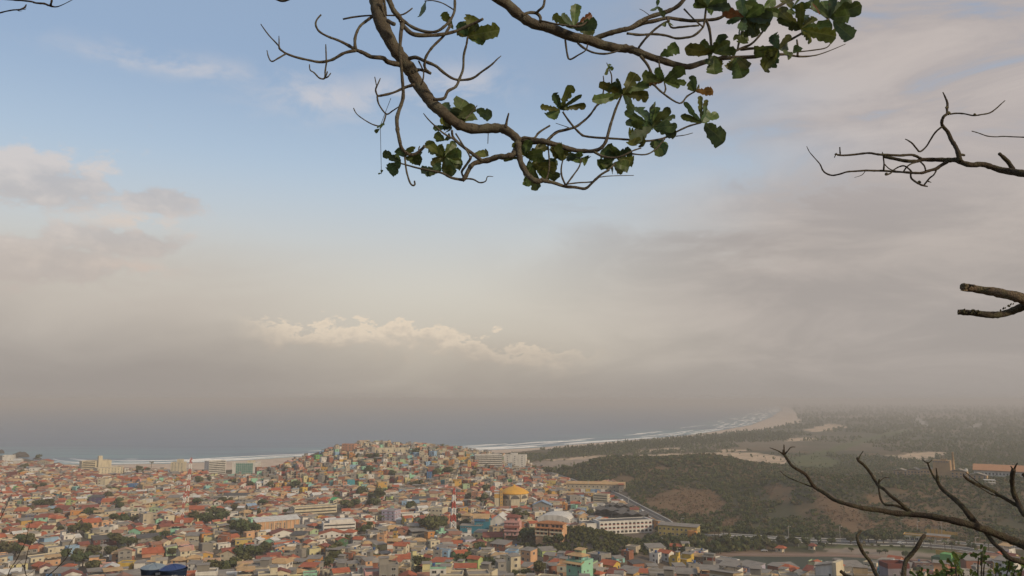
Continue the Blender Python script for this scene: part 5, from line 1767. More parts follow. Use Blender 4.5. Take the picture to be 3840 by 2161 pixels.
YARD = []
INFILL = infill()
random.Random(4).shuffle(YARD)
TREE_AT += YARD[:70]
print('yard trees', len(YARD))
ALL = HOUSES + INFILL


def in_view(s):
    a, b, c, d = s['box']
    return b > 10 and a < 3830 and c < 2140


for i, s in enumerate(ALL):
    s['hand'] = i < len(HOUSES)


def seen_size(s):
    a, b, c, d = s['box']
    return max(0, min(b, 3840) - max(a, 0)) * max(0, min(d, 2161) - c) * (1.6 if s['hand'] else 1.0)


ranked = sorted([s for s in ALL if in_view(s)], key=seen_size, reverse=True)[:300]
single = set(id(s) for s in ranked)
MAX_PARTS = 0
_U = ['', 'first', 'second', 'third', 'fourth', 'fifth', 'sixth', 'seventh', 'eighth', 'ninth', 'tenth', 'eleventh', 'twelfth', 'thirteenth', 'fourteenth', 'fifteenth', 'sixteenth', 'seventeenth', 'eighteenth', 'nineteenth', 'twentieth']
ORD = [''] + [w + ' ' for w in _U[2:]] + ['%s-%s ' % (t, w) for t in ('twenty', 'thirty', 'forty') for w in _U[1:10]]


def label_houses():
    """colour, height and roof, then its rank of nearness to a landmark among its likes"""
    groups = {}
    for s in ranked:
        n = max(1, int(round(s['h'] / 2.9)))
        sto = ('one', 'two', 'three', 'four', 'five', 'six')[min(n, 6) - 1] + '-storey'
        rf = 'roof terrace cover' if s.get('cover') else ROOF_WORD[s['rc']]
        if s.get('cover'):
            rf = 'covered roof terrace'
        sig = '%s %s house with %s' % (COLOUR_WORD.get(s['wall'], s['wall']), sto, rf)
        mx, my = (s['box'][0] + s['box'][1]) / 2, (s['box'][2] + s['box'][3]) / 2
        mk = min(MARKS, key=lambda m: (m[1] - mx) ** 2 + ((m[2] - my) * 2.2) ** 2)
        groups.setdefault((sig, mk[0]), []).append((math.hypot(mk[1] - mx, (mk[2] - my) * 2.2), s))
    for (sig, mk), L in groups.items():
        L.sort(key=lambda q: q[0])
        for i, (_, s) in enumerate(L):
            s['label'] = '%s %s%s' % (sig, 'nearest ' if i == 0 else ORD[min(i, 46)] + 'nearest ', mk) if len(L) > 1 else '%s near %s' % (sig, mk)


label_houses()
mass = Mass()
tank_mat = make_mat('tank_blue_plastic', (0.045, 0.10, 0.24), .5, .3, 1.0)
TANKS = []
for s in ALL:
    if id(s) in single:
        r = thing('house', s['label'], 'house', (s['x'], s['y'], s['z']), s['yaw'], 'houses of the town')
        house_parts(Solid(r), s)
        if s['roof'] == 'flat' and not s.get('cover') and random.Random(s['seed']).random() < .5 and not s.get('top'):
            TANKS.append(s)
    else:
        mass.at((s['x'], s['y'], s['z']), s['yaw'])
        s['cap'] = 5
        house_parts(mass, s)
rest = mass.build('far_houses')
tag(rest, 'crowded mass of small houses filling the town behind the larger ones', 'houses', kind='stuff')
for s in TANKS[:45]:
    rnd = random.Random(s['seed'] + 5)
    M = trs((s['x'], s['y'], s['z']), s['yaw']) @ Matrix.Translation((rnd.uniform(-.3, .3) * s['w'], rnd.uniform(-.3, .3) * s['d'], s['h'] + .14))
    o = thing('water_tank', 'blue plastic water tank on the %s' % s['label'].split(' with ')[0] + ' ' + (s['label'].split(' roof ')[-1] if ' roof ' in s['label'] else 'of the town'), 'water tank', M.translation, s['yaw'], 'roof water tanks')
    k = rnd.uniform(1.3, 1.8)
    add_obj('shell', shared('tank', tank_mat), o, matrix=trs((0, 0, .5), 0, (k, k, k * .85)))
    add_obj('plinth', shared('box', wall_mat('concrete')), o, matrix=trs((0, 0, 0), 0, (k * 1.05, k * 1.05, .5)))
print('houses', len(HOUSES), 'infill', len(INFILL), 'single', len(ranked), 'tanks', len(TANKS))


# ------------------------------------------------------------------ trees
def leaf_mat(name, col, rand=.25, trans=.25):
    if name in MATS:
        return MATS[name]
    m = bpy.data.materials.new(name)
    m.use_nodes = True
    t = NT(m.node_tree)
    out = t.n('ShaderNodeOutputMaterial')
    bs = t.n('ShaderNodeBsdfPrincipled')
    bs.inputs['Roughness'].default_value = .65
    bs.inputs['Specular IOR Level'].default_value = .2
    geo = t.n('ShaderNodeNewGeometry')
    n = t.noise(geo.outputs['Position'], .35, 4, .6)
    oi = t.n('ShaderNodeObjectInfo')
    hs = t.n('ShaderNodeHueSaturation')
    hs.inputs['Color'].default_value = (*col, 1)
    t.link(t.math('ADD', 1 - rand, t.math('MULTIPLY', t.math('ADD', n, t.math('MULTIPLY', oi.outputs['Random'], .5)), rand * 1.7)), hs.inputs['Value'])
    t.link(t.math('ADD', .47, t.math('MULTIPLY', oi.outputs['Random'], .05)), hs.inputs['Hue'])
    t.link(hs.outputs[0], bs.inputs['Base Color'])
    tr = t.n('ShaderNodeBsdfTranslucent')
    t.link(hs.outputs[0], tr.inputs[0])
    mx = t.n('ShaderNodeMixShader')
    mx.inputs[0].default_value = trans
    t.link(bs.outputs[0], mx.inputs[1])
    t.link(tr.outputs[0], mx.inputs[2])
    t.link(mx.outputs[0], out.inputs[0])
    MATS[name] = m
    return m


def crown_mesh(seed, n=420, lumps=9, flat=.8, size=(.10, .2)):
    """leaf clumps spread through a lumpy volume of radius about 1, centred one unit up"""
    rs = np.random.RandomState(seed)
    cen = rs.normal(size=(lumps, 3))
    cen /= np.linalg.norm(cen, axis=1)[:, None]
    cen *= rs.uniform(.25, .62, (lumps, 1))
    cen[:, 2] = cen[:, 2] * flat * .8
    rad = rs.uniform(.30, .52, lumps)
    which = rs.randint(0, lumps, n)
    d = rs.normal(size=(n, 3))
    d /= np.linalg.norm(d, axis=1)[:, None]
    r = rad[which] * rs.uniform(.55, 1.05, n) ** .6
    c = cen[which] + d * r[:, None] * np.array([1, 1, flat])
    nr = d + rs.normal(scale=.55, size=(n, 3))
    nr /= np.linalg.norm(nr, axis=1)[:, None]
    u = np.cross(nr, rs.normal(size=(n, 3)))
    u /= np.linalg.norm(u, axis=1)[:, None]
    w = np.cross(nr, u)
    a, b = rs.uniform(*size, n)[:, None], rs.uniform(*size, n)[:, None]
    V = np.stack([c - u * a, c - w * b * .8, c + u * a, c + w * b], 1).reshape(-1, 3)
    V[:, 2] += 1.0 * flat
    Fc = np.arange(n * 4).reshape(n, 4)
    return V, Fc


CROWNS = []
for i in range(5):
    V, Fc = crown_mesh(40 + i)
    CROWNS.append((V, Fc))
LEAF_DARK = leaf_mat('foliage_dark', (0.080, 0.094, 0.034))
LEAF_MID = leaf_mat('foliage_olive', (0.115, 0.118, 0.044))
LEAF_DRY = leaf_mat('foliage_dry', (0.105, 0.085, 0.040))
BARK = make_mat('bark_far', (0.085, 0.066, 0.05), .9)
crown_me = [mesh_np('crown', V, Fc, [LEAF_DARK if i % 2 else LEAF_MID]) for i, (V, Fc) in enumerate(CROWNS)]
tv, tf = lathe([(.16, -.5), (.11, .5), (.08, 1.0)], 7)
trunk_me = new_mesh('trunk', tv, tf, [BARK])


def limb_verts(p, q, r0, r1, n=5):
    p, q = Vector(p), Vector(q)
    d = (q - p).normalized()
    u = d.cross(Vector((.3, .8, .5))).normalized()
    w = d.cross(u)
    v = [p + (u * math.cos(2 * math.pi * k / n) + w * math.sin(2 * math.pi * k / n)) * r0 for k in range(n)]
    v += [q + (u * math.cos(2 * math.pi * k / n) + w * math.sin(2 * math.pi * k / n)) * r1 for k in range(n)]
    f = [(k, (k + 1) % n, n + (k + 1) % n, n + k) for k in range(n)]
    return v, f


lv, lf = [], []
for k in range(4):
    a = k * 1.6
    v, f = limb_verts((0, 0, .55), (.45 * math.cos(a), .45 * math.sin(a), 1.25), .07, .02)
    lf += [tuple(i + len(lv) for i in q) for q in f]
    lv += v
limb_me = new_mesh('limbs', lv, lf, [BARK])


def palm_meshes():
    v, f = lathe([(.035, -.1), (.022, .3), (.02, .72)], 7)
    tk = new_mesh('palm_trunk', v, f, [BARK])
    rs = random.Random(4)
    V, Fs = [], []
    for k in range(18):
        a = k * 2.4
        el = rs.uniform(-.2, 1.1)
        pts = []
        L = rs.uniform(.30, .40)
        for j in range(6):
            u = j / 5
            rr = L * u
            pts.append(Vector((math.cos(a) * rr * math.cos(el * (1 - u * .6)), math.sin(a) * rr * math.cos(el * (1 - u * .6)), .72 + math.sin(el) * rr - .38 * u * u * L * 1.6)))
        side = Vector((-math.sin(a), math.cos(a), 0))
        for j in range(5):
            w0, w1 = .055 * math.sin(math.pi * (j + .4) / 6), .055 * math.sin(math.pi * (j + 1.4) / 6.2)
            o = len(V)
            dn = Vector((0, 0, -.03))
            V += [pts[j], pts[j + 1], pts[j + 1] + side * w1 + dn, pts[j] + side * w0 + dn, pts[j + 1] - side * w1 + dn, pts[j] - side * w0 + dn]
            Fs += [(o, o + 1, o + 2, o + 3), (o + 1, o, o + 5, o + 4)]
    return tk, new_mesh('palm_crown', V, Fs, [LEAF_MID])


PALM_T, PALM_C = palm_meshes()


def near_mark(px, py):
    return min(MARKS, key=lambda m: (m[1] - px) ** 2 + ((m[2] - py) * 2.2) ** 2)


def plant_trees():
    rnd = random.Random(8)
    by = {}
    for t in TREE_AT:
        mk = near_mark(t[3], t[4])
        size = 'large' if t[1] > 7 else 'small' if t[1] < 3.6 else 'mid-sized'
        kind = {'tree': size + ' dark leafy tree', 'palm': 'feathery palm', 'cypress': 'narrow dark cypress'}[t[2]]
        by.setdefault((kind, mk[0]), []).append((math.hypot(mk[1] - t[3], (mk[2] - t[4]) * 2.2), t))
    for (kind, mk), L in by.items():
        L.sort(key=lambda q: q[0])
        for i, (_, (p, R, k, px, yb, r)) in enumerate(L):
            lab = '%s standing near %s' % (kind, mk) if len(L) == 1 else '%s, %snearest such to %s' % (kind, ORD[min(i, 46)], mk)
            if k == 'tree':
                o = thing('leafy_tree', lab, 'tree', p, rnd.uniform(0, 6), 'trees among the houses')
                s = R * 1.12
                add_obj('trunk', trunk_me, o, scale=(s * .55, s * .55, s * .9))
                add_obj('limbs', limb_me, o, scale=(s * .8, s * .8, s * .8))
                add_obj('crown', rnd.choice(crown_me), o, loc=(0, 0, s * .36), scale=(s * 1.1, s * 1.1, s * rnd.uniform(.8, 1.0)))
            elif k == 'cypress':
                o = thing('cypress_tree', lab, 'tree', p, 0, 'cypresses by the church')
                add_obj('trunk', trunk_me, o, scale=(1.2, 1.2, 2))
                add_obj('crown', crown_me[1], o, loc=(0, 0, .5), scale=(2.0, 2.0, 5.5))
            else:
                o = thing('palm_tree', lab, 'palm', p, rnd.uniform(0, 6), 'palms of the town and roadside')
                s = R * 3.0
                add_obj('trunk', PALM_T, o, scale=(s * 1.1, s * 1.1, s * 1.05))
                add_obj('crown', PALM_C, o, loc=(0, 0, s * .04), scale=(s, s, s))


plant_trees()


# ------------------------------------------------------------------ scrub, woods (uncountable)
def scatter(name, label, P, S, mats, seed, n=20, tall=1.0, size=(.22, .42)):
    """one mesh of many leafy clumps; P base points (k,3), S radii"""
    rs = np.random.RandomState(seed)
    K = len(P)
    T = []
    for j in range(8):
        V, Fc = crown_mesh(seed * 10 + j, n, 5, .8, size)
        V[:, 2] = V[:, 2] * tall - .25
        T.append(V)
    T = np.stack(T)
    ang = rs.rand(K) * 6.283
    c, s = np.cos(ang), np.sin(ang)
    t = T[rs.randint(0, 8, K)]
    x = t[:, :, 0] * c[:, None] - t[:, :, 1] * s[:, None]
    y = t[:, :, 0] * s[:, None] + t[:, :, 1] * c[:, None]
    q = rs.uniform(.75, 1.3, (K, 1))
    V = np.stack([x * S[:, None], y * S[:, None], t[:, :, 2] * S[:, None] * q], -1) + P[:, None, :]
    Fc = np.arange(K * n * 4).reshape(-1, 4)
    idx = np.repeat(rs.randint(0, len(mats), K), n)
    o = add_obj(name, mesh_np(name, V.reshape(-1, 3), Fc, mats, idx=idx))
    tag(o, label, 'vegetation', kind='stuff')


def zones_any(zs, x, y):
    r = np.zeros(x.shape, bool)
    for z in zs:
        r |= inside(z, x, y)
    return r


SHRUB = [leaf_mat('scrub_green', (0.088, 0.098, 0.032)), leaf_mat('scrub_deep', (0.062, 0.076, 0.026)), leaf_mat('scrub_olive', (0.100, 0.104, 0.034)), leaf_mat('scrub_brown', (0.135, 0.105, 0.050))]


def woods():
    rs = np.random.RandomState(21)
    # hills
    x, y = rs.uniform(45, 800, 34000), rs.uniform(585, 1280, 34000)
    z = height(x, y)
    br = zones_any(BROWN_ZONES, x, y)
    nz = fbm(x, y, 55, 3)
    keep = (z > 4.3) & (nz > .34) & (~br | (rs.rand(len(x)) < .10)) & ~inside(POND, x, y) & ~zones_any(LOT_ZONES + GRASS_ZONES + DIRT_ZONES, x, y)
    for c in CLAIMS:
        keep &= np.hypot(x - c[4], y - c[5]) > c[6] * .9
    keep &= ~inside(TOWN_XY, x, y)
    for ln in ROAD_LINES:
        keep &= seg_dist(ln, x, y) > 9
    x, y, z = x[keep], y[keep], z[keep]
    S = rs.uniform(.9, 2.6, len(x)) * (.7 + .9 * fbm(x, y, 40, 2))
    S[(y > 960) & (x < 420)] *= 1.45
    S[zones_any(BROWN_ZONES, x, y)] *= .55
    scatter('scrub', 'dense green and brown scrub covering the low hills right of town', np.stack([x, y, z], 1), S, SHRUB[:2] + [SHRUB[1]] + SHRUB[2:], 3, 18)
    bx, by = [], []
    for zn in BROWN_ZONES:
        q = np.array(zn)
        k = int(min(1500, (np.ptp(q[:, 0]) * np.ptp(q[:, 1])) / 9))
        ax, ay = rs.uniform(q[:, 0].min(), q[:, 0].max(), k), rs.uniform(q[:, 1].min(), q[:, 1].max(), k)
        ins = inside(zn, ax, ay) & (fbm(ax, ay, 22, 3) > .42)
        bx.append(ax[ins]); by.append(ay[ins])
    bx, by = np.concatenate(bx), np.concatenate(by)
    scatter('dry_grass', 'tufts of dry brown grass on the bare patches of the low hills', np.stack([bx, by, height(bx, by)], 1), rs.uniform(.5, 1.3, len(bx)), [leaf_mat('grass_straw', (0.20, 0.135, 0.065)), leaf_mat('grass_rust', (0.165, 0.105, 0.055)), SHRUB[3]], 15, 12)
    # spur under the apartment block
    x, y = rs.uniform(-6, 125, 3200), rs.uniform(490, 650, 3200)
    z = height(x, y)
    keep = (z > 7.0 + (560 - np.minimum(y, 560)) * .12)
    keep &= (x > 4) & (y < 640) & (y > 500)
    for c in CLAIMS:
        keep &= np.hypot(x - c[4], y - c[5]) > c[6] * .9
    x, y, z = x[keep], y[keep], z[keep]
    scatter('scrub', 'rough bushes on the spur right of the peach apartment block', np.stack([x, y, z], 1), rs.uniform(1.0, 2.6, len(x)), SHRUB[:3] + [SHRUB[2]], 5, 24)
    # trees between the school, the road and the pond
    x, y = rs.uniform(60, 420, 2600), rs.uniform(520, 700, 2600)
    px, py = project(x, y, 4.5)
    keep = inside([(2380, 2045), (2480, 1995), (2640, 1978), (2860, 2000), (3020, 2012), (3250, 2018), (3250, 2028), (2900, 2040), (2880, 2066), (2780, 2072), (2640, 2082), (2560, 2082)], px, py)
    for ln in ROAD_LINES:
        keep &= seg_dist(ln, x, y) > 9
    for c in CLAIMS:
        keep &= np.hypot(x - c[4], y - c[5]) > c[6] * .9
    x, y = x[keep], y[keep]
    scatter('treeline', 'belt of low trees between the yellow building and the pond', np.stack([x, y, height(x, y)], 1), rs.uniform(1.5, 3.6, len(x)), SHRUB[:3], 6, 30, 1.2)
    # plain and far woods
    N = 26000
    u = rs.rand(N)
    r = 1 / (1 / 1180 + (1 / 16000 - 1 / 1180) * u)
    az = rs.uniform(-.02, .64, N)
    x, y = r * np.sin(az), r * np.cos(az)
    sd = shore_dist(x, y)
    z = height(x, y, sd)
    nz = fbm(x, y, 260, 4)
    keep = (sd > 45) & ~inside(BEACH_POLY, x, y) & (nz > .40) & ~inside(TOWN_XY, x, y)
    keep &= ~zones_any(SAND_ZONES + LOT_ZONES + SALT_ZONES + PALE_ZONES, x, y) | (rs.rand(N) < .035)
    keep &= ~zones_any(GRASS_ZONES, x, y) | (rs.rand(N) < .06)
    for c in CLAIMS:
        if c[5] > 1000:
            keep &= np.hypot(x - c[4], y - c[5]) > c[6] * 1.3
    x, y, z, r = x[keep], y[keep], z[keep], r[keep]
    S = np.clip(r * .0016, 1.6, 14) * rs.uniform(.6, 1.5, len(r))
    print('woods', len(x))
    scatter('forest', 'dark woods and thickets spread over the plain behind the beach', np.stack([x, y, z], 1), S, [leaf_mat('wood_olive', (0.125, 0.120, 0.058)), leaf_mat('wood_green', (0.095, 0.105, 0.046)), SHRUB[2]], 7, 16, 1.25)
    # tall feathery trees behind the beach
    px = rs.uniform(2070, 2960, 1500)
    py = np.interp(px, [2070, 2200, 2350, 2560, 2700, 2860, 2960], [1702, 1690, 1678, 1660, 1650, 1640, 1640]) + rs.normal(0, 7, 1500)
    pts = [at_z(a, b, 4.5) for a, b in zip(px, py)]
    P = np.array([(p.x, p.y, p.z) for p in pts])
    sd = shore_dist(P[:, 0], P[:, 1])
    P = P[(sd > 70) & ~inside(BEACH_POLY, P[:, 0], P[:, 1])]
    P[:, 2] = height(P[:, 0], P[:, 1])
    S = np.clip(P[:, 1] * .0013, 1.6, 5) * rs.uniform(.7, 1.4, len(P))
    scatter('treeline', 'line of tall feathery trees along the back of the beach', P, S, SHRUB[:2], 9, 26, 2.4, (.16, .34))


woods()


# ------------------------------------------------------------------ poles, lamps, cars
def poles():
    pm = make_mat('pole_concrete', (0.40, 0.37, 0.33), .8)
    L = [(1, 1025, 1100, 1265), (1, 1360, 1150, 1262), (1, 2130, 500, 702), (1, 1940, 880, 962), (2, 640, 1140, 1252), (3, 2030, 650, 742), (3, 1625, 490, 622), (4, 312, 660, 735), (4, 850, 870, 935), (4, 995, 905, 965), (4, 805, 1170, 1240), (4, 970, 1235, 1290), (4, 1925, 950, 1105), (4, 2442, 950, 1105), (5, 1750, 890, 1062), (5, 1340, 880, 965), (5, 1505, 900, 1005), (5, 2000, 1095, 1152), (5, 2090, 1060, 1132), (5, 1115, 1280, 1345), (5, 310, 1100, 1160), (3, 930, 800, 900), (3, 1185, 1380, 1460)]
    by = {}
    for cr, x, a, b in L:
        ox, oy = CROPS[cr]
        px, y0, y1 = ox + x / KZ, oy + a / KZ, oy + b / KZ
        mk = near_mark(px, y1)
        by.setdefault(mk[0], []).append((math.hypot(mk[1] - px, (mk[2] - y1) * 2.2), px, y0, y1))
    for mk, Q in by.items():
        Q.sort()
        for i, (_, px, y0, y1) in enumerate(Q):
            p = on_ground(px, y1)
            H = (y1 - y0) * size_at(p)
            lab = 'pale street lamp pole near %s' % mk if len(Q) == 1 else 'pale street lamp pole, %snearest such pole to %s' % (ORD[i], mk)
            o = thing('street_lamp', lab, 'street lamp', p, 0, 'street lamp poles')
            add_obj('pole', shared('cyl', pm), o, matrix=trs((0, 0, -1), 0, (.32, .32, H + 1)))
            add_obj('arm', shared('box', pm), o, matrix=trs((.7, 0, H - .25), 0, (1.6, .16, .16)))
            add_obj('lamp_head', shared('box', make_mat('lamp_housing', (.6, .6, .58), .5)), o, matrix=trs((1.6, 0, H - .35), 0, (.7, .35, .2)))


poles()


def car_kit(paint):
    body = [(-2.1, .35), (2.1, .35), (2.1, .85), (1.2, .95), (.7, 1.45), (-.9, 1.45), (-1.6, .95), (-2.1, .9)]
    v, f = _prism([(a, b) for a, b in body], -.85, .85)
    b = new_mesh('car_body', v, f, [make_mat('car_paint_' + paint, {'white': (.7, .7, .68), 'silver': (.4, .4, .4), 'dark': (.04, .04, .045), 'red': (.4, .05, .04)}[paint], .35, .1, spec=.5)])
    wv, wf = _prism([(.55, 1.0), (.98, 1.0), (.62, 1.38), (-.82, 1.38), (-1.35, 1.0), (-.3, 1.0)], -.87, .87)
    g = new_mesh('car_window', wv, wf, [glass_mat()])
    n = 10
    ty = [(s, .33 * math.cos(2 * math.pi * k / n), .33 * math.sin(2 * math.pi * k / n)) for s in (-.12, .12) for k in range(n)]
    tf = [(k, (k + 1) % n, n + (k + 1) % n, n + k) for k in range(n)] + [tuple(range(n)), tuple(range(2 * n - 1, n - 1, -1))]
    t = new_mesh('tyre', ty, tf, [make_mat('rubber', (.02, .02, .02), .9)])
    return b, g, t


def cars():
    K = {c: car_kit(c) for c in ('white', 'silver', 'dark', 'red')}
    L = [(2, 975, 1003, 'white', 80), (2, 1030, 993, 'silver', 80), (2, 1058, 982, 'white', 75), (2, 1000, 1030, 'dark', 60), (4, 492, 1078, 'white', 20), (4, 655, 1100, 'dark', 80), (4, 1678, 1203, 'silver', 85), (4, 640, 1085, 'silver', 70), (5, 280, 1107, 'white', 88), (5, 1330, 1125, 'white', 80),
         (3, 1450, 602, 'white', 60), (3, 1490, 612, 'dark', 60), (3, 2080, 770, 'dark', 45), (3, 2160, 800, 'white', 45), (3, 1860, 690, 'silver', 85), (3, 1830, 700, 'white', 85), (1, 1075, 1262, 'white', 70), (1, 1000, 1235, 'silver', 30), (2, 1100, 1232, 'dark', 20)]
    lbl = {}
    for cr, x, y, c, yaw in L:
        ox, oy = CROPS[cr]
        px, py = ox + x / KZ, oy + y / KZ
        mk = near_mark(px, py)
        lbl.setdefault((c, mk[0]), []).append((math.hypot(mk[1] - px, (mk[2] - py) * 2.2), px, py, yaw))
    for (c, mk), Q in lbl.items():
        Q.sort()
        word = {'white': 'white', 'silver': 'silver', 'dark': 'black', 'red': 'red'}[c]
        for i, (_, px, py, yaw) in enumerate(Q):
            p = on_ground(px, py)
            b, g, t = K[c]
            lab = 'small %s car parked near %s' % (word, mk) if len(Q) == 1 else 'small %s car, %snearest such car to %s' % (word, ORD[i], mk)
            o = thing('parked_car', lab, 'car', p + Vector((0, 0, .12)), math.radians(yaw), 'cars of the town')
            add_obj('body', b, o)
            add_obj('window', g, o)
            for sx in (-.8, .8):
                for sy in (-1.3, 1.3):
                    add_obj('tyre', t, o, loc=(sx, sy, .33))
    p = on_ground(2240 + 240 / KZ, 1620 + 716 / KZ)
    o = thing('truck', 'white box truck driving on the road past the row of shops', 'truck', p + Vector((0, 0, .15)), math.radians(40))
    wm = make_mat('car_paint_white', (.7, .7, .68), .35)
    add_obj('cargo_box', shared('box', wm), o, matrix=trs((0, 1, .9), 0, (2.4, 5.5, 2.7)))
    add_obj('cab', shared('box', wm), o, matrix=trs((0, -2.9, .6), 0, (2.3, 1.9, 1.9)))
    add_obj('windscreen', shared('box', glass_mat()), o, matrix=trs((0, -3.85, 1.5), 0, (2.0, .1, .8)))
    for sx in (-1.05, 1.05):
        for sy in (-2.8, 2.6):
            add_obj('tyre', K['white'][2], o, loc=(sx, sy, .45), scale=(1.4, 1.4, 1.4))


cars()
# ------------------------------------------------------------------ near trees
VIEWS = {'7': (900, 0, 2.0142), '8': (2000, 0, 1.9077), 'R': (3000, 300, 3.0667), 'S': (3500, 1000, 5.8), 'B': (2880, 1620, KZ), 'L': (0, 1850, 4.6625), 'T': (0, 0, 5.152)}


def bark_mat(name, col, lichen, dark, sc=9.0):
    if name in MATS:
        return MATS[name]
    m = bpy.data.materials.new(name)
    m.use_nodes = True
    t = NT(m.node_tree)
    out = t.n('ShaderNodeOutputMaterial')
    bs = t.n('ShaderNodeBsdfPrincipled')
    bs.inputs['Roughness'].default_value = .9
    bs.inputs['Specular IOR Level'].default_value = .15
    t.link(bs.outputs[0], out.inputs[0])
    P = t.n('ShaderNodeNewGeometry').outputs['Position']
    a = t.noise(P, sc, 5, .65)
    b = t.noise(P, sc * 3.3, 5, .7)
    c = t.mix(t.smooth(a, .45, .66), col, lichen)
    c = t.mix(t.smooth(b, .54, .70), c, dark)
    t.link(c, bs.inputs['Base Color'])
    bp = t.n('ShaderNodeBump')
    bp.inputs['Strength'].default_value = 1.0
    bp.inputs['Distance'].default_value = .03
    t.link(t.math('ADD', b, t.noise(P, sc * 9, 3, .6)), bp.inputs['Height'])
    t.link(bp.outputs[0], bs.inputs['Normal'])
    MATS[name] = m
    return m


BARK_A = bark_mat('almond_bark', (0.125, 0.102, 0.074), (0.17, 0.155, 0.11), (0.055, 0.045, 0.032))
BARK_D = bark_mat('dead_bark', (0.090, 0.068, 0.048), (0.12, 0.108, 0.064), (0.045, 0.034, 0.026), 12)
BARK_W = bark_mat('weathered_wood', (0.20, 0.145, 0.095), (0.15, 0.13, 0.07), (0.075, 0.055, 0.042), 10)
BARK_T = bark_mat('twig_bark', (0.060, 0.045, 0.036), (0.09, 0.075, 0.055), (0.03, 0.024, 0.02), 12)


def smooth_path(P, R, sub=4):
    """Catmull-Rom through the points"""
    P = [Vector(p) for p in P]
    n = len(P)
    out, rad = [], []
    for i in range(n - 1):
        p0, p1, p2, p3 = P[max(i - 1, 0)], P[i], P[i + 1], P[min(i + 2, n - 1)]
        for j in range(sub):
            t = j / sub
            out.append(.5 * ((2 * p1) + (p2 - p0) * t + (2 * p0 - 5 * p1 + 4 * p2 - p3) * t * t + (3 * p1 - p0 - 3 * p2 + p3) * t ** 3))
            rad.append(R[i] + (R[i + 1] - R[i]) * t)
    out.append(P[-1])
    rad.append(R[-1])
    return out, rad


def tube(P, R, sides=8, rough=.08, seed=0, sub=4):
    pts, rad = smooth_path(P, R, sub)
    rs = random.Random(seed)
    V, Fs = [], []
    u = None
    n = len(pts)
    for i, p in enumerate(pts):
        d = (pts[min(i + 1, n - 1)] - pts[max(i - 1, 0)])
        if d.length < 1e-9:
            d = Vector((0, 0, 1))
        d.normalize()
        if u is None:
            u = d.cross(Vector((.31, .77, .55))).normalized()
        u = (u - d * u.dot(d)).normalized()
        w = d.cross(u)
        k = 1 + rs.uniform(-rough, rough)
        for s in range(sides):
            a = 2 * math.pi * s / sides
            kk = k * (1 + rs.uniform(-rough, rough) * .6)
            V.append(p + (u * math.cos(a) + w * math.sin(a)) * rad[i] * kk)
    for i in range(n - 1):
        for s in range(sides):
            Fs.append((i * sides + s, i * sides + (s + 1) % sides, (i + 1) * sides + (s + 1) % sides, (i + 1) * sides + s))
    V += [pts[0], pts[-1] + (pts[-1] - pts[-2]) * .3]
    a, b = len(V) - 2, len(V) - 1
    for s in range(sides):
        Fs.append((a, (s + 1) % sides, s))
        Fs.append((b, (n - 1) * sides + s, (n - 1) * sides + (s + 1) % sides))
    return V, Fs


def trace(root, name, view, pts, dias, d0, d1=None, mat=None, sides=8, seed=[0]):
    """branch along the points where it shows, at distance d0..d1"""
    ox, oy, k = VIEWS[view]
    pts = [tuple(float(c) for c in p.split(',')) for p in pts.split()] if isinstance(pts, str) else pts
    n = len(pts)
    d1 = d0 if d1 is None else d1
    seed[0] += 1
    rs = random.Random(seed[0])
    P, R = [], []
    ds = np.interp(np.linspace(0, 1, n), np.linspace(0, 1, len(dias)), dias)
    wob = rs.uniform(0, 6)
    for i, (x, y) in enumerate(pts):
        dd = d0 + (d1 - d0) * i / max(1, n - 1) + .05 * math.sin(wob + i * .9)
        p = at_depth(ox + x / k, oy + y / k, dd)
        P.append(p)
        R.append(ds[i] / 2 / k / F * dd)
    V, Fs = tube(P, R, sides, .11, seed[0])
    return add_obj(name, new_mesh(name, V, Fs, [mat], smooth=True), root)


def worldtube(root, name, P, R, mat, sides=10):
    V, Fs = tube(P, R, sides, .05, 99)
    return add_obj(name, new_mesh(name, V, Fs, [mat], smooth=True), root)


# leaves ------------------------------------------------------------------
def leaf_mesh(seed, mat, ragged=.10, round_tip=True):
    rs = random.Random(seed)
    n = 15
    V, Fs = [], []
    bend = rs.uniform(-.25, .25)
    cup = rs.uniform(.08, .30)
    for i in range(n):
        t = i / (n - 1)
        w = .5 * (t ** .75) * (1.25 - t) ** .38 * 1.32 if round_tip else .5 * math.sin(math.pi * t) ** .8
        if i == n - 1:
            w = .10
        z = bend * t * t + .04 * math.sin(9 * t + seed)
        l, r = w * (1 - rs.random() * ragged * 2), w * (1 - rs.random() * ragged * 2)
        if rs.random() < .13 and i > 3:
            l *= rs.uniform(.55, .8)
        if rs.random() < .13 and i > 3:
            r *= rs.uniform(.55, .8)
        V += [(-l, t + rs.uniform(-.02, .02), z + cup * l), (0, t, z), (r, t + rs.uniform(-.02, .02), z + cup * r)]
    for i in range(n - 1):
        a = i * 3
        Fs += [(a, a + 1, a + 4, a + 3), (a + 1, a + 2, a + 5, a + 4)]
    return new_mesh('leaf', V, Fs, [mat], smooth=False)


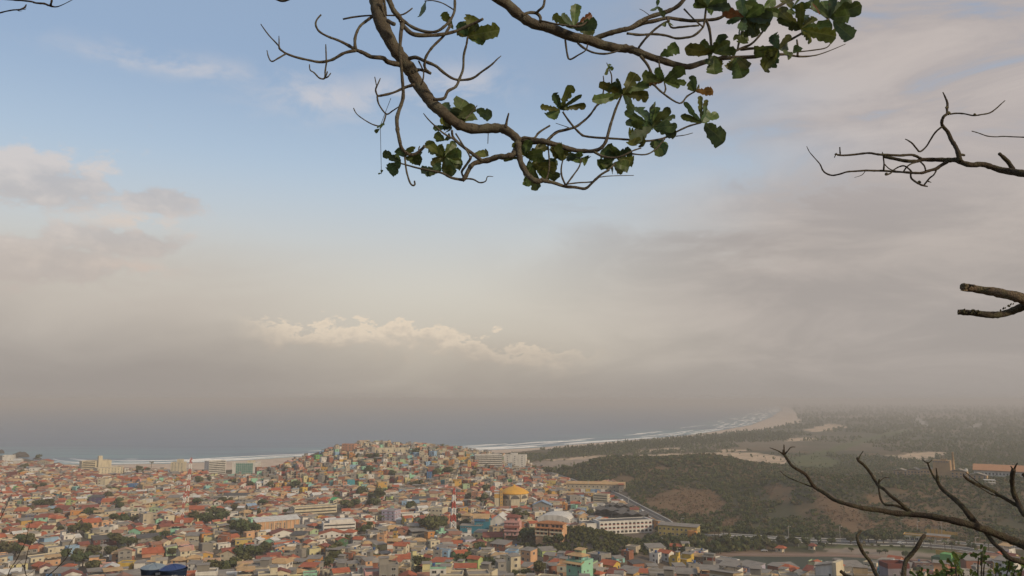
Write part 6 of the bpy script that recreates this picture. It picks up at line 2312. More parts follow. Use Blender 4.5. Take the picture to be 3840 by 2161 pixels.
def near_leaf_mat(name, col, vein, trans):
    if name in MATS:
        return MATS[name]
    m = bpy.data.materials.new(name)
    m.use_nodes = True
    t = NT(m.node_tree)
    out = t.n('ShaderNodeOutputMaterial')
    bs = t.n('ShaderNodeBsdfPrincipled')
    bs.inputs['Roughness'].default_value = .45
    bs.inputs['Specular IOR Level'].default_value = .35
    tc = t.n('ShaderNodeTexCoord')
    sep = t.n('ShaderNodeSeparateXYZ')
    t.link(tc.outputs['Object'], sep.inputs[0])
    ax = t.math('ABSOLUTE', sep.outputs[0])
    rib = t.smooth(ax, .035, .008)
    side = t.math('SINE', t.math('MULTIPLY', t.math('SUBTRACT', sep.outputs[1], t.math('MULTIPLY', ax, .55)), 46))
    vn = t.math('MAXIMUM', rib, t.math('MULTIPLY', t.smooth(side, .86, 1.0), .5))
    P = t.n('ShaderNodeNewGeometry').outputs['Position']
    nz = t.noise(P, 14, 4, .6)
    oi = t.n('ShaderNodeObjectInfo')
    c = t.mix(t.smooth(nz, .40, .66), col, tuple(v * .6 for v in col))
    c = t.mix(t.math('MULTIPLY', t.smooth(t.noise(P, 31, 3, .6), .60, .70), .6), c, (.10, .065, .02))
    c = t.mix(t.math('MULTIPLY', vn, .6), c, vein)
    hs = t.n('ShaderNodeHueSaturation')
    t.link(t.math('ADD', .48, t.math('MULTIPLY', oi.outputs['Random'], .035)), hs.inputs['Hue'])
    t.link(t.math('ADD', .7, t.math('MULTIPLY', oi.outputs['Random'], .6)), hs.inputs['Value'])
    t.link(c, hs.inputs['Color'])
    t.link(hs.outputs[0], bs.inputs['Base Color'])
    tr = t.n('ShaderNodeBsdfTranslucent')
    t.link(hs.outputs[0], tr.inputs[0])
    mx = t.n('ShaderNodeMixShader')
    mx.inputs[0].default_value = trans
    t.link(bs.outputs[0], mx.inputs[1])
    t.link(tr.outputs[0], mx.inputs[2])
    t.link(mx.outputs[0], out.inputs[0])
    MATS[name] = m
    return m


LM = {'g': near_leaf_mat('leaf_deep_green', (0.088, 0.128, 0.034), (.14, .17, .06), .4), 'y': near_leaf_mat('leaf_yellow_green', (0.115, 0.125, 0.026), (.17, .17, .06), .5), 'r': near_leaf_mat('leaf_rusty', (0.24, 0.11, 0.035), (.25, .17, .07), .45), 'b': near_leaf_mat('leaf_blue_green', (0.066, 0.108, 0.044), (.08, .11, .06), .35)}
LEAVES = {k: [leaf_mesh(i * 7 + ord(k), m, .11) for i in range(6)] for k, m in LM.items()}


def put_leaf(root, base, tip, width, kind, rnd):
    """leaf from base to tip, broad side turned roughly to the light"""
    b, t = Vector(base), Vector(tip)
    y = t - b
    L = y.length
    y.normalize()
    view = (Vector((0, 0, CAMZ)) - b).normalized()
    n = (view + Vector((rnd.gauss(0, .26), rnd.gauss(0, .26), rnd.gauss(0, .26)))).normalized()
    x = y.cross(n).normalized()
    n = x.cross(y)
    M = Matrix(((x.x * width, y.x * L, n.x * width, b.x), (x.y * width, y.y * L, n.y * width, b.y), (x.z * width, y.z * L, n.z * width, b.z), (0, 0, 0, 1)))
    return add_obj('leaf', rnd.choice(LEAVES[kind]), root, matrix=M)


def almond_tree():
    root = thing('almond_tree', 'large tree whose crooked branches with big ragged leaves hang across the top', 'tree', (-.6, -4.2, ground(-.6, -4.2)))
    root_inv = root.location.copy()
    holder = add_obj('almond_tree_space', None)
    COL.objects.unlink(holder)
    bpy.data.objects.remove(holder)

    def br(name, view, pts, dias, d0=8.0, d1=None, mat=BARK_A, sides=8):
        o = trace(root, name, view, pts, dias, d0, d1, mat, sides)
        o.matrix_parent_inverse = Matrix.Translation(-root.location)
        return o
    b = lambda v, p, d, d0=8.0, d1=None, s=7: br('branch', v, p, d, d0, d1, BARK_A, s)
    # the two limbs
    br('limb', '7', '1010,-120 1020,-40 1040,60 1060,150 1110,260 1170,370 1240,460 1290,540 1330,610 1390,700 1450,780 1530,850 1600,910 1680,955 1780,975 1900,970 1990,975 2060,1020 2110,1070', [118, 115, 108, 100, 92, 90, 80, 72, 62], 8.0, 8.2, sides=12)
    br('limb', '8', '-330,-60 -200,20 -100,110 0,172 100,195 200,235 300,270 400,287 500,325 600,345 680,352 760,377 850,412 950,443 1040,470 1120,478 1200,452 1290,428 1400,415 1550,410 1700,395 1800,390 1900,405 2000,400 2090,375 2230,318', [80, 78, 74, 70, 62, 52, 44, 34, 22, 12, 5], 8.3, 9.0, sides=12)
    b('8', '-110,1008 -50,1016 0,1015 60,1010 120,1025 180,1040 240,1060 310,1078 380,1082 440,1080 490,1055 520,1010 540,940 560,870 590,780 620,710 634,680', [56, 44, 38, 32, 26, 20, 14], 8.2, 8.0)
    b('8', '430,1085 500,1120 580,1130 640,1115 710,1080 770,1060', [20, 16, 10])
    b('8', '700,1100 800,1107 870,1072 940,995', [12, 12, 10])
    b('8', '210,800 250,860 295,915 340,960 370,975 450,985 540,990 680,1000 800,1010 930,990 1040,935 1120,900 1200,880', [14, 18, 18, 16, 12], 8.2)
    b('8', '105,1005 160,950 230,930 300,910 350,875 400,830 450,760 490,700 505,620 500,545', [24, 22, 18, 14, 8], 8.3)
    b('8', '440,770 520,700 555,620 560,545 540,490 525,450', [14, 12, 10, 5], 8.4)
    b('8', '160,882 250,912', [4, 7], 8.2)
    b('8', '1020,975 1080,968 1140,952', [8, 5], 8.2)
    b('7', '2100,1080 2085,1140 2060,1170 2000,1185 1950,1185 1880,1210 1820,1220 1760,1240 1730,1280 1700,1340 1680,1365', [62, 52, 46, 42, 36, 32], 8.1)
    b('7', '1685,1360 1600,1345 1530,1310 1440,1290 1340,1270 1250,1245 1210,1235', [26, 20, 15, 10], 8.1)
    b('7', '1700,1350 1760,1355 1810,1380 1855,1370 1870,1335 1912,1335', [15, 13, 10, 5], 8.1)
    b('7', '1690,1345 1675,1300 1700,1260 1735,1210 1745,1180', [16, 20, 22], 8.1)
    b('7', '1825,1215 1740,1150 1660,1090 1610,1040 1600,985', [30, 24, 20], 8.0)
    b('7', '1630,1010 1680,1090 1720,1150 1742,1200', [14, 15, 13], 7.9)
    b('7', '1612,1050 1540,1010 1470,950 1420,900 1386,858', [17, 13, 7], 7.9)
    b('7', '2100,1085 2110,1180 2130,1250 2180,1330 2240,1370 2290,1360', [54, 48, 46, 40], 8.0)
    b('8', '50,1295 85,1295 150,1310 230,1335 300,1340 370,1350 420,1310 470,1260 530,1220 590,1170', [34, 26, 22, 18, 12], 8.0)
    b('8', '90,1290 112,1220 112,1120 104,1035', [14, 12, 14], 8.1)
    b('8', '232,1330 203,1260 200,1200 210,1150', [16, 14, 10], 8.0)
    b('8', '236,1322 290,1250 330,1190 342,1130', [14, 12, 8], 8.0)
    b('8', '240,1318 320,1308 430,1298 490,1250 545,1220', [12, 10, 8], 8.0)
    b('8', '470,1270 520,1262 600,1258 716,1256', [8, 7, 5], 8.0)
    # left side twigs of the first limb
    b('7', '1215,492 1120,470 1080,440 990,430 930,400 870,375 810,340 740,305 670,280 600,240 572,190 580,150 612,112', [44, 38, 32, 26, 18, 15, 12], 8.0, 7.6)
    b('7', '880,382 790,400 720,440 670,460 600,470 520,455 430,435 350,405 300,370 290,345 220,270 175,210 158,184', [26, 24, 22, 18, 16, 10, 8], 7.8, 7.5)
    b('7', '872,372 868,310 880,250 910,195 960,155 1000,125', [26, 24, 22, 26], 7.8, 8.0)
    b('7', '655,462 645,530 638,592 600,590 560,550 530,530 524,488', [14, 14, 12, 8], 7.7)
    b('7', '638,592 665,580 686,553', [14, 8], 7.7)
    b('7', '640,590 655,560 660,540', [12, 10], 7.7)
    b('7', '652,465 650,400 648,336', [14, 12, 8], 7.7)
    b('7', '296,365 295,310 294,272', [12, 10, 5], 7.5)
    b('7', '345,408 290,440 240,465 215,430 204,382', [14, 12, 8], 7.5)
    b('7', '1100,-40 1130,10 1160,80 1210,140 1230,190', [46, 44, 40], 7.8)
    b('7', '1228,185 1215,260 1210,400 1220,520 1230,650 1232,740 1200,840 1185,900 1190,980 1205,1060 1222,1120 1270,1165 1320,1165 1360,1140 1396,1103', [36, 26, 24, 30, 34, 30, 28, 26, 24], 7.6)
    b('7', '1244,1175 1255,1280 1280,1370 1300,1400 1320,1396 1318,1370', [16, 15, 15, 13], 7.6)
    b('7', '1350,1150 1350,1125 1358,1105', [12, 8], 7.6)
    b('7', '1225,185 1290,250 1370,267 1490,265 1600,245 1680,215 1760,180 1836,144', [36, 34, 28, 24, 22], 7.7)
    b('7', '1215,140 1300,205 1400,240 1480,240 1540,205 1590,150 1620,80 1622,-20', [26, 24, 24, 22], 7.9)
    b('7', '1595,185 1540,270 1460,350 1410,420 1394,480 1400,520 1440,556', [22, 22, 22, 20], 7.8)
    b('7', '1275,445 1330,435 1400,465 1480,500 1540,550 1610,595 1680,605 1760,590 1830,540 1900,490 1940,450 1972,423', [32, 26, 22, 20, 16, 6], 7.9)
    b('7', '1460,752 1540,745 1570,690 1630,655 1660,590 1685,520 1690,420 1710,340 1720,278', [26, 24, 22, 20, 16], 7.9)
    b('7', '1318,640 1250,660 1160,700 1080,720 1038,726', [28, 20, 20, 18], 7.8)
    b('7', '1040,728 1024,680 1044,630 1060,592', [16, 14, 8], 7.7)
    b('7', '1030,645 1018,583', [10, 7], 7.7)
    b('7', '1036,730 1050,790 1105,862 1150,840 1200,806', [15, 13, 13, 9], 7.7)
    b('7', '1104,862 1085,925 1060,952 1000,940 930,900 880,860 858,818', [13, 11, 9, 8], 7.7)
    b('7', '1350,462 1385,540 1382,600 1368,640', [14, 12, 14], 7.9)
    b('7', '778,146 860,130 980,118 1110,118 1210,115 1260,95 1302,63', [16, 15, 12, 14, 12], 8.1)
    b('7', '1115,155 1150,178 1168,184', [30, 30, 34], 7.8)
    b('7', '2006,965 2016,910 2030,856', [24, 18, 10], 8.0)
    b('7', '1300,545 1350,528 1390,535 1442,556', [30, 26, 24], 7.9)
    b('7', '2105,1062 2150,1040 2220,1045 2260,1000 2340,950', [28, 22, 18, 14], 8.2)
    b('7', '2320,1060 2345,1035 2400,1000 2440,980', [20, 16, 14], 8.2)
    b('7', '1700,905 1740,860 1790,800', [12, 9, 8], 7.9)
    b('7', '1875,1010 1872,1085', [7, 6], 8.0)
    b('7', '1085,-20 1098,60 1105,115', [22, 18, 16], 7.9)
    b('7', '1395,10 1450,5 1530,25 1610,72', [9, 9, 12], 8.0)
    b('7', '250,-22 290,0 330,8 380,-8', [20, 22, 16], 7.4)
    # twigs of the second limb
    b('8', '400,295 470,265 560,235 640,215 700,200 760,160 840,120 940,90 1010,60 1060,20 1100,-40', [44, 40, 36, 32, 34], 8.5)
    b('8', '700,205 780,170 870,150 960,130 1040,140 1130,150 1230,145 1320,135 1400,95 1480,80 1600,70 1720,60 1800,20 1920,-30', [32, 28, 26, 24, 22], 8.6)
    b('8', '670,240 760,250 860,245 950,255 1020,275 1090,270 1150,255 1210,200 1225,150 1235,60 1238,-30', [20, 18, 18, 16], 8.4)
    b('8', '1238,150 1260,210 1270,290 1276,380', [22, 22, 20], 8.4)
    b('8', '1290,435 1380,395 1480,350 1560,315 1630,240 1690,150 1724,85', [24, 20, 16, 14], 8.5)
    b('8', '1480,355 1600,345 1740,330 1830,290 1920,240 2020,190 2115,138', [22, 20, 18, 16], 8.6)
    b('8', '2112,138 2060,100 1980,60 1840,40', [14, 12, 10], 8.7)
    b('8', '755,340 800,280 860,220 920,175 975,148', [20, 18, 16], 8.3)
    b('8', '765,400 820,470 850,550 858,610', [22, 20, 26], 8.3)
    b('8', '856,600 930,670 1045,740 1100,690 1155,657', [18, 14, 14, 12], 8.2)
    b('8', '932,672 946,640 936,588', [16, 14, 10], 8.2)
    b('8', '898,435 905,500', [14, 12], 8.3)
    b('8', '228,285 245,400 265,425 320,395 375,360 388,315', [16, 14, 12, 10], 8.3)
    b('8', '318,310 370,350 440,380 530,385 615,362', [18, 16, 14], 8.3)
    b('8', '-80,110 -30,92 20,95 48,120 50,160', [26, 24, 24], 8.2)
    b('8', '18,100 40,75 72,45 84,-30', [22, 20, 18], 8.2)
    b('8', '50,148 150,170 250,185 310,190 360,175 428,125', [14, 14, 20, 10], 8.1)
    b('8', '1890,405 1892,345 1885,285', [18, 16, 12], 8.8)
    b('8', '1895,372 2000,360 2100,340 2142,284', [10, 10, 8], 8.8)
    b('8', '1515,130 1500,200 1470,310 1462,350', [20, 20, 16], 8.6)
    b('8', '955,120 985,195 1050,195 1120,188 1185,183', [16, 16, 14], 8.4)
    b('8', '1078,65 1150,140 1215,195', [14, 12, 14], 8.4)
    b('8', '830,110 790,80 760,65', [6, 4], 8.4)
    # leaves: cluster centre; tips with width
    C = [('8', 290, 205, '140,115,60 300,48,70 205,98,50 412,104,55 458,165,85 440,225,60'),
         ('8', 640, 680, '735,528,90 600,560,28 545,590,80 425,720,70 480,600,65 815,600,60 825,690,75 745,795,90 560,690,50'),
         ('8', 190, 785, '150,668,55 280,612,65 345,680,30 375,755,45 48,768,45 110,862,85 240,750,60'),
         ('8', 850, 910, '750,760,90 862,745,70 965,768,70 1016,828,36 652,795,50 670,885,60 690,1010,90 1034,915,90 1020,965,70 880,785,60'),
         ('8', 760, 950, '680,960,80 700,1050,80 790,1050,60 830,890,70 740,870,80'),
         ('8', 870, 1000, '965,1100,80 905,1115,60 860,1060,60 950,1040,50'),
         ('8', 1205, 878, '1058,828,50 1082,740,40 1190,690,36 1238,716,30 1255,780,95 1300,820,70'),
         ('8', 1225, 885, '1350,1010,125'),
         ('8', 590, 1125, '478,1085,75 530,1038,60 612,1036,80 700,1075,70 712,1155,75 465,1185,75'),
         ('8', 570, 1170, '540,1220,70 690,1195,80 650,1245,60 490,1215,60 600,1230,70'),
         ('8', 210, 1150, '128,1048,50 175,1035,60 245,1060,60 160,1090,50'),
         ('8', 340, 1130, '238,1120,60 390,1135,60 300,1185,60 330,1095,50 385,1170,50'),
         ('7', 2210, 1250, '2115,1315,80 2165,1395,80 2250,1440,70 2160,1225,60 2235,1210,60 2300,1205,60 2395,1265,80 2400,1330,75 2340,1355,50 2400,1225,60'),
         ('7', 2150, 1180, '2055,1085,40 2130,1095,50 2185,1058,70 2312,1105,70 2300,1150,60 1995,1215,40 2290,1200,70'),
         ('7', 2350, 1120, '2340,1095,40 2430,1100,60 2440,1160,80 2410,1190,60'),
         ('7', 1545, 1185, '1400,1078,70 1500,1100,60 1605,1075,70 1690,1140,70 1675,1195,90 1680,1255,80 1610,1325,70 1540,1290,70 1450,1245,80 1430,1120,60'),
         ('7', 1520, 1290, '1355,1280,55 1400,1318,40 1470,1240,60 1600,1290,70'),
         ('7', 1545, 1060, '1455,998,60 1500,1060,50 1595,1025,45 1480,1030,60'),
         ('7', 1610, 905, '1540,765,65 1705,738,125 1775,800,70 1785,865,80 1690,915,60 1640,800,80'),
         ('7', 1785, 826, '1892,880,80'),
         ('7', 1595, 955, '1498,910,55 1468,975,40 1560,1005,60 1530,960,50'),
         ('7', 1215, 1228, '1088,1150,60 1125,1295,95 1165,1165,45 1210,1245,60'),
         ('7', 1245, 1190, '1185,1105,70 1292,1100,70 1372,1165,60 1375,1215,80 1290,1222,60'),
         ('7', 1715, 275, '1745,118,115 1655,165,80 1800,180,60 1948,225,110 1855,318,80 1635,235,60'),
         ('7', 1612, 222, '1532,92,60'), ('7', 1400, 8, '1382,142,62'), ('7', 1742, 1182, '1888,1148,58'),
         ('8', 1285, 378, '1108,350,90 1115,385,40 1205,305,60 1362,236,70 1300,295,40 1405,300,60 1450,365,60 1245,392,50'),
         ('8', 930, 582, '772,535,70 880,488,55 1078,488,85 1085,590,40 1040,615,35 905,540,50 805,598,50'),
         ('8', 1155, 655, '1105,600,55 1142,538,55 1288,645,65 1185,612,30'),
         ('8', 905, 400, '1042,338,85'),
         ('8', 1290, 398, '1290,545,105 1238,470,60 1335,480,60'),
         ('8', 1450, 412, '1395,500,70 1492,548,115 1535,475,70'),
         ('8', 1755, 355, '1630,495,110 1700,480,70 1590,365,80 1712,245,75 1835,258,50 1815,330,60 1655,395,60'),
         ('8', 1512, 130, '1355,75,70 1395,150,75 1475,-15,70 1565,15,80 1645,45,80 1710,125,90 1695,190,90 1600,255,70 1485,225,70'),
         ('8', 1240, 55, '1165,-15,70 1140,30,40 1305,75,80 1385,10,90 1410,55,60 1330,-25,80 1230,-30,80'),
         ('8', 1912, 212, '1748,140,40 1770,75,90 1830,180,60 1905,25,70 2012,128,60 2168,262,95 2142,185,90 1995,295,60 1950,105,60'),
         ('8', 2122, 130, '1990,30,70 2072,5,70 2150,-30,60 2245,-5,85 2345,35,120 2285,110,90 2200,55,70'),
         ('8', 2142, 150, '2305,295,100'),
         ('8', 1650, 65, '1520,35,70 1700,100,60 1705,-5,80 1600,110,70 1535,160,80 1592,215,60 1760,100,60'),
         ('8', 1485, 255, '1462,200,60 1545,250,80 1605,225,60 1490,335,80 1415,270,40'),
         ('8', 1860, 382, '1825,405,50 1905,330,60 1780,392,50'),
         ('8', 1850, 60, '1800,-20,80 1900,-15,80 1980,20,60 1840,120,70'),
         ('8', 2050, 90, '2010,60,80 1995,-10,70 2090,40,60'),
         ('8', 885, 45, '895,-5,26 860,95,50 930,110,40'), ('8', 950, 160, '985,190,40 930,185,30'), ('8', 535, 480, '545,465,25 570,490,30 520,540,26')]
    rnd = random.Random(12)
    for v, x, y, tips in C:
        ox, oy, k = VIEWS[v]
        for tp in tips.split():
            a, b_, w = [float(q) for q in tp.split(',')]
            dd = 8.2 + rnd.uniform(-.25, .25)
            base = at_depth(ox + x / k, oy + y / k, 8.2)
            tip = at_depth(ox + a / k, oy + b_ / k, dd)
            kind = rnd.choice('gggggbbyy')
            if rnd.random() < .02:
                kind = 'r'
            o = put_leaf(root, base, tip, w / k / F * dd * 1.55, kind, rnd)
            o.matrix_parent_inverse = Matrix.Translation(-root.location)
    # out of the picture: limbs gather over the camera and run back to the trunk
    P = lambda *q: [Vector(p) for p in q]
    p1 = at_depth(900 + 1010 / 2.0142, -120 / 2.0142, 8.0)
    p2 = at_depth(2000 - 330 / 1.9077, -60 / 1.9077, 8.3)
    up = Vector((-.9, 4.2, 116.0))
    hub = Vector((-.7, -2.6, 113.6))
    for pts, rr in ((P(p1, p1 + Vector((-.1, -.9, 1.0)), up, Vector((-.8, .5, 115.6)), hub), [.082, .095, .11, .13, .17]),
                    (P(p2, p2 + Vector((-.35, -.8, .8)), Vector((-.2, 4.6, 116.4)), Vector((-.3, .6, 115.9)), hub), [.062, .08, .10, .12, .16]),
                    (P(at_depth(900 + 1100 / 2.0142, -40 / 2.0142, 7.8), p1 + Vector((.15, -.5, .5)), p1 + Vector((-.1, -.9, 1.0))), [.031, .04, .05])):
        o = worldtube(root, 'limb', pts, rr, BARK_A)
        o.matrix_parent_inverse = Matrix.Translation(-root.location)
    gz = ground(-.6, -4.2)
    o = worldtube(root, 'trunk', P((-.6, -4.2, gz - .6), (-.62, -4.1, gz + 2.5), (-.65, -3.6, gz + 6), hub), [.34, .27, .23, .2], BARK_A, 14)
    o.matrix_parent_inverse = Matrix.Translation(-root.location)


almond_tree()


def kin(root, o):
    o.matrix_parent_inverse = Matrix.Translation(-root.location)
    return o


def dead_tree():
    g = ground(7.6, 5.4)
    root = thing('dead_tree', 'bare dead branch with crossing twigs reaching in from the far right', 'tree', (7.6, 5.4, g))
    b = lambda p, d, d0=7.0, d1=None, s=7: kin(root, trace(root, 'branch', 'R', p, d, d0, d1, BARK_D, s))
    b('2900,1110 2700,1090 2600,1083 2500,1068 2400,1052 2300,1035 2200,1000 2100,972 1970,977 1880,958 1800,922 1700,922 1560,918 1400,918 1340,936 1200,930 1080,905 960,880', [95, 90, 82, 74, 66, 62, 58, 50, 44, 40, 40], 6.8, 7.2, 10)
    b('1840,935 1822,850 1790,770 1740,690 1700,600 1640,530 1630,480 1655,420 1690,390 1690,340 1695,270 1670,200 1643,142', [60, 52, 46, 42, 36, 32, 28, 26, 12])
    b('1690,400 1790,385 1890,390 1990,410 2080,400 2180,380 2250,335 2310,280 2358,238', [22, 18, 18, 18, 16, 10])
    b('1632,540 1560,600 1500,690 1450,770 1380,825 1340,790 1290,730 1240,695 1210,681', [22, 20, 20, 20, 18, 10])
    b('1395,908 1330,875 1270,862 1150,870 1000,862 900,858 800,842 700,850 600,862 480,868 405,855', [34, 32, 30, 26, 24, 22])
    b('464,866 460,820 458,776', [20, 16, 14])
    b('410,858 395,895', [14, 8])
    b('410,855 420,840', [14, 10])
    b('1700,940 1620,985 1570,1020 1480,1045 1400,1070 1300,1070 1200,1062 1080,1055 960,1045 850,1045 760,1042 640,1050 540,1058 450,1085 370,1098 300,1075 260,1035 230,970 170,900 110,830 78,766', [44, 38, 32, 26, 24, 22, 20, 20, 12, 8])
    b('750,1050 710,1095 628,1122', [9, 8, 5])
    b('1445,1045 1430,990 1388,945', [20, 18, 18])
    b('1190,1058 1220,1010 1270,970 1335,948', [18, 18, 18])
    b('1290,1070 1260,1030 1200,990 1140,1000 1080,1035 1040,1075 985,1092', [22, 20, 18, 18, 24])
    b('962,1045 966,960 955,870 946,828', [24, 18, 14, 8])
    b('968,965 1030,1025 1105,1048', [12, 14, 12])
    b('1275,1065 1280,1130 1340,1180 1400,1210 1466,1226', [24, 22, 26, 14])
    b('1425,1212 1490,1130 1540,1090 1575,1025', [20, 18, 18])
    b('1470,1165 1510,1180', [22, 5])
    b('2900,665 2700,662 2600,660 2450,655 2340,650 2250,655 2150,645 2050,610 1976,589', [18, 16, 14, 13, 14, 10])
    b('2450,1030 2400,950 2350,900 2292,848', [64, 50, 46, 36])
    b('1840,858 1870,862 1890,868', [30, 30, 26])
    # moss tufts
    for x, y, r in ((1690, 320, 26), (1710, 380, 26), (2008, 400, 24), (992, 1085, 26), (1370, 1178, 28)):
        kin(root, trace(root, 'moss_tuft', 'R', [(x - r * .6, y), (x, y - 2), (x + r * .7, y + 2)], [r * .5, r * 1.5, r * .4], 7.0, 7.0, make_mat('moss', (.085, .075, .035), .95, .5, 20), 6))
    e1 = at_depth(3000 + 2900 / 3.0667, 300 + 1110 / 3.0667, 6.8)
    e2 = at_depth(3000 + 2900 / 3.0667, 300 + 665 / 3.0667, 7.0)
    top = Vector((7.3, 5.6, 112.6))
    kin(root, worldtube(root, 'limb', [e1, e1 + Vector((.9, -.3, -.15)), Vector((6.6, 5.8, 111.6)), top - Vector((0, 0, 1.2))], [.036, .05, .07, .1], BARK_D))
    kin(root, worldtube(root, 'limb', [e2, e2 + Vector((1.0, -.4, .1)), top], [.007, .02, .05], BARK_D))
    kin(root, worldtube(root, 'trunk', [Vector((7.6, 5.4, g - .5)), Vector((7.5, 5.4, g + 2)), Vector((7.35, 5.5, 110.5)), top, top + Vector((.1, .1, 1.0))], [.17, .14, .12, .09, .03], BARK_D, 12))


dead_tree()


def broken_stubs():
    g = ground(5.6, 3.6)
    root = thing('broken_tree', 'weathered trunk with two snapped stubs, one mossy, jutting in from the right', 'tree', (5.6, 3.6, g))
    V = VIEWS['S']
    o = kin(root, trace(root, 'branch', 'S', '2400,830 2250,790 2100,745 1900,690 1700,632 1400,570 1100,520 800,468 640,440', [240, 236, 232, 210, 190, 180, 165], 5.0, 5.0, BARK_W, 12))
    # splintered end
    for pts, d in (('700,400 660,395 640,385', [60, 40, 14]), ('700,470 640,470 590,470', [70, 40, 8]), ('720,520 650,520 590,516', [60, 36, 6]), ('900,420 800,400 770,382', [60, 40, 20]), ('1500,520 1300,470 1220,460', [80, 50, 20]), ('2000,640 1800,560 1700,545', [90, 50, 20])):
        kin(root, trace(root, 'splinter', 'S', pts, d, 4.98, 4.98, BARK_W, 6))
    kin(root, trace(root, 'branch', 'S', '2400,800 2200,830 2050,850 1900,895 1700,975 1500,1035 1300,1052 1100,1042 900,1012 700,998 530,992', [240, 220, 200, 170, 150, 145, 140, 140, 130, 110], 5.05, 5.0, BARK_D, 12))
    mm = make_mat('moss', (.085, .075, .035), .95, .5, 20)
    rnd = random.Random(3)
    for i in range(36):
        x = rnd.uniform(520, 1050) if i < 26 else rnd.uniform(1460, 1760)
        if i < 26:
            y = 1000 + (x - 700) * .03 + rnd.uniform(-62, 20)
        else:
            y = 940 - (x - 1460) * .5 + rnd.uniform(-10, 30)
        r = rnd.uniform(16, 34)
        kin(root, trace(root, 'moss_tuft', 'S', [(x - r * .4, y + r * .4), (x, y - r * .1), (x + rnd.uniform(-.4, .6) * r, y - r * .9)], [r * 1.2, r * 1.1, r * .2], 4.96, 4.96, mm, 5))
    e1 = at_depth(V[0] + 2400 / V[2], V[1] + 815 / V[2], 5.0)
    kin(root, worldtube(root, 'trunk', [e1 + Vector((-.05, 0, .0)), e1 + Vector((.6, -.2, -.15)), Vector((5.3, 3.9, 109.6)), Vector((5.6, 3.6, g + 1.5)), Vector((5.6, 3.6, g - .5))], [.045, .07, .12, .16, .2], BARK_D, 12))


broken_stubs()


def dead_shrub():
    g = ground(5.6, 4.2)
    root = thing('dead_shrub', 'leafless lichen-covered branches spreading across the lower right over the hills', 'shrub', (5.6, 4.2, g))
    b = lambda p, d, d0=5.2, d1=None, s=8: kin(root, trace(root, 'branch', 'B', p, [q * .88 for q in d], d0, d1, BARK_D, s))
    b('2800,1240 2600,1150 2450,1090 2300,1030 2150,970 2050,940 1900,900 1700,860 1500,832 1300,820 1100,785 950,765 870,745 770,720 660,680 560,610 480,565 440,520 380,430 300,380 240,340 190,270 162,220', [95, 88, 82, 76, 70, 62, 54, 46, 42, 40, 38, 34, 32, 30], 5.0, 5.4, 10)
    b('160,225 162,180 160,128', [26, 14, 9]); b('158,228 100,190 18,160', [22, 12, 7]); b('168,222 200,190 230,155 274,152', [22, 12, 10, 6]); b('152,215 150,180', [16, 10])
    b('455,556 330,510 230,470 160,430 126,393', [14, 11, 10, 7], 5.4)
    b('1460,832 1390,770 1310,700 1230,640 1170,580 1110,540 1070,480 1020,400 960,330 910,290 898,262', [50, 42, 36, 34, 32, 30, 28], 5.2, 5.4)
    b('908,285 925,240 957,193', [22, 12, 8], 5.4)
    b('1440,818 1360,770 1280,740 1180,730 1140,690 1120,620 1112,540 1120,478', [26, 26, 24, 24, 22, 20, 18], 5.3)
    b('1122,500 1170,460 1224,462', [12, 10, 6], 5.3)
    b('2115,955 2040,860 1960,760 1880,680 1800,620 1740,560 1705,500 1700,440', [78, 64, 54, 50, 46, 40, 32], 5.1, 5.3)
    b('1702,495 1660,440 1630,380 1603,308', [26, 22, 20, 18], 5.3); b('1606,318 1548,279', [14, 8], 5.3); b('1606,318 1648,284', [14, 8], 5.3); b('1700,445 1690,364', [20, 12], 5.3)
    b('2660,900 2580,830 2540,770 2510,700 2470,620 2455,520 2455,440 2470,380', [70, 64, 58, 54, 48, 46], 4.9)
    b('2472,385 2485,350 2506,313', [30, 18, 10], 4.9); b('2462,380 2440,344', [22, 12], 4.9)
    b('2545,765 2450,710 2330,640 2270,600 2190,560 2080,520 2010,480 1968,440', [42, 40, 36, 34, 32, 26], 5.0)
    b('2335,655 2240,625 2130,560 2068,528', [14, 12, 10], 5.0); b('2335,640 2220,580 2100,500 1988,408', [14, 12, 9], 5.0)
    b('1975,450 1960,420', [18, 10], 5.0)
    b('2190,1010 2260,1110 2350,1190 2430,1270 2573,1310 2750,1350', [44, 46, 50, 62, 84], 5.1, 4.9)
    b('2573,420 2560,430 2600,470', [12, 20, 30], 4.9)
    b('1160,1560 1110,1470 1070,1400 1030,1310 960,1220 920,1140 895,1070 905,1030 932,998', [52, 46, 42, 38, 36, 34, 26], 5.0, 5.2)
    b('1340,1560 1360,1460 1370,1370 1390,1290 1460,1210 1510,1140 1550,1070 1572,1042', [58, 54, 48, 46, 44, 38], 4.9, 5.1)
    b('900,1520 850,1470 780,1440 728,1398', [48, 44, 34], 4.8)
    for p, x, y in ((0, 500, 1430),):
        b('1345,1450 1335,1430 1325,1405', [12, 10, 6], 4.9)
    # hidden joints below and beside the picture
    e = lambda x, y, d: at_depth(2880 + x / KZ, 1620 + y / KZ, d)
    hub = Vector((4.9, 4.5, 106.9))
    for s, r in ((e(2800, 1240, 5.0), .034), (e(2660, 900, 4.9), .025), (e(2750, 1350, 4.9), .03), (e(1160, 1560, 5.0), .02), (e(1340, 1560, 4.9), .021), (e(900, 1520, 4.8), .018)):
        mid = (s + hub) / 2 + Vector((.1, 0, -.1 if s.z < 108 else .25))
        kin(root, worldtube(root, 'limb', [s, mid, hub], [r, r * 1.4, r * 2], BARK_D))
    kin(root, worldtube(root, 'trunk', [hub, Vector((5.3, 4.3, (hub.z + g) / 2)), Vector((5.6, 4.2, g - .4))], [.085, .10, .13], BARK_D, 12))


dead_shrub()

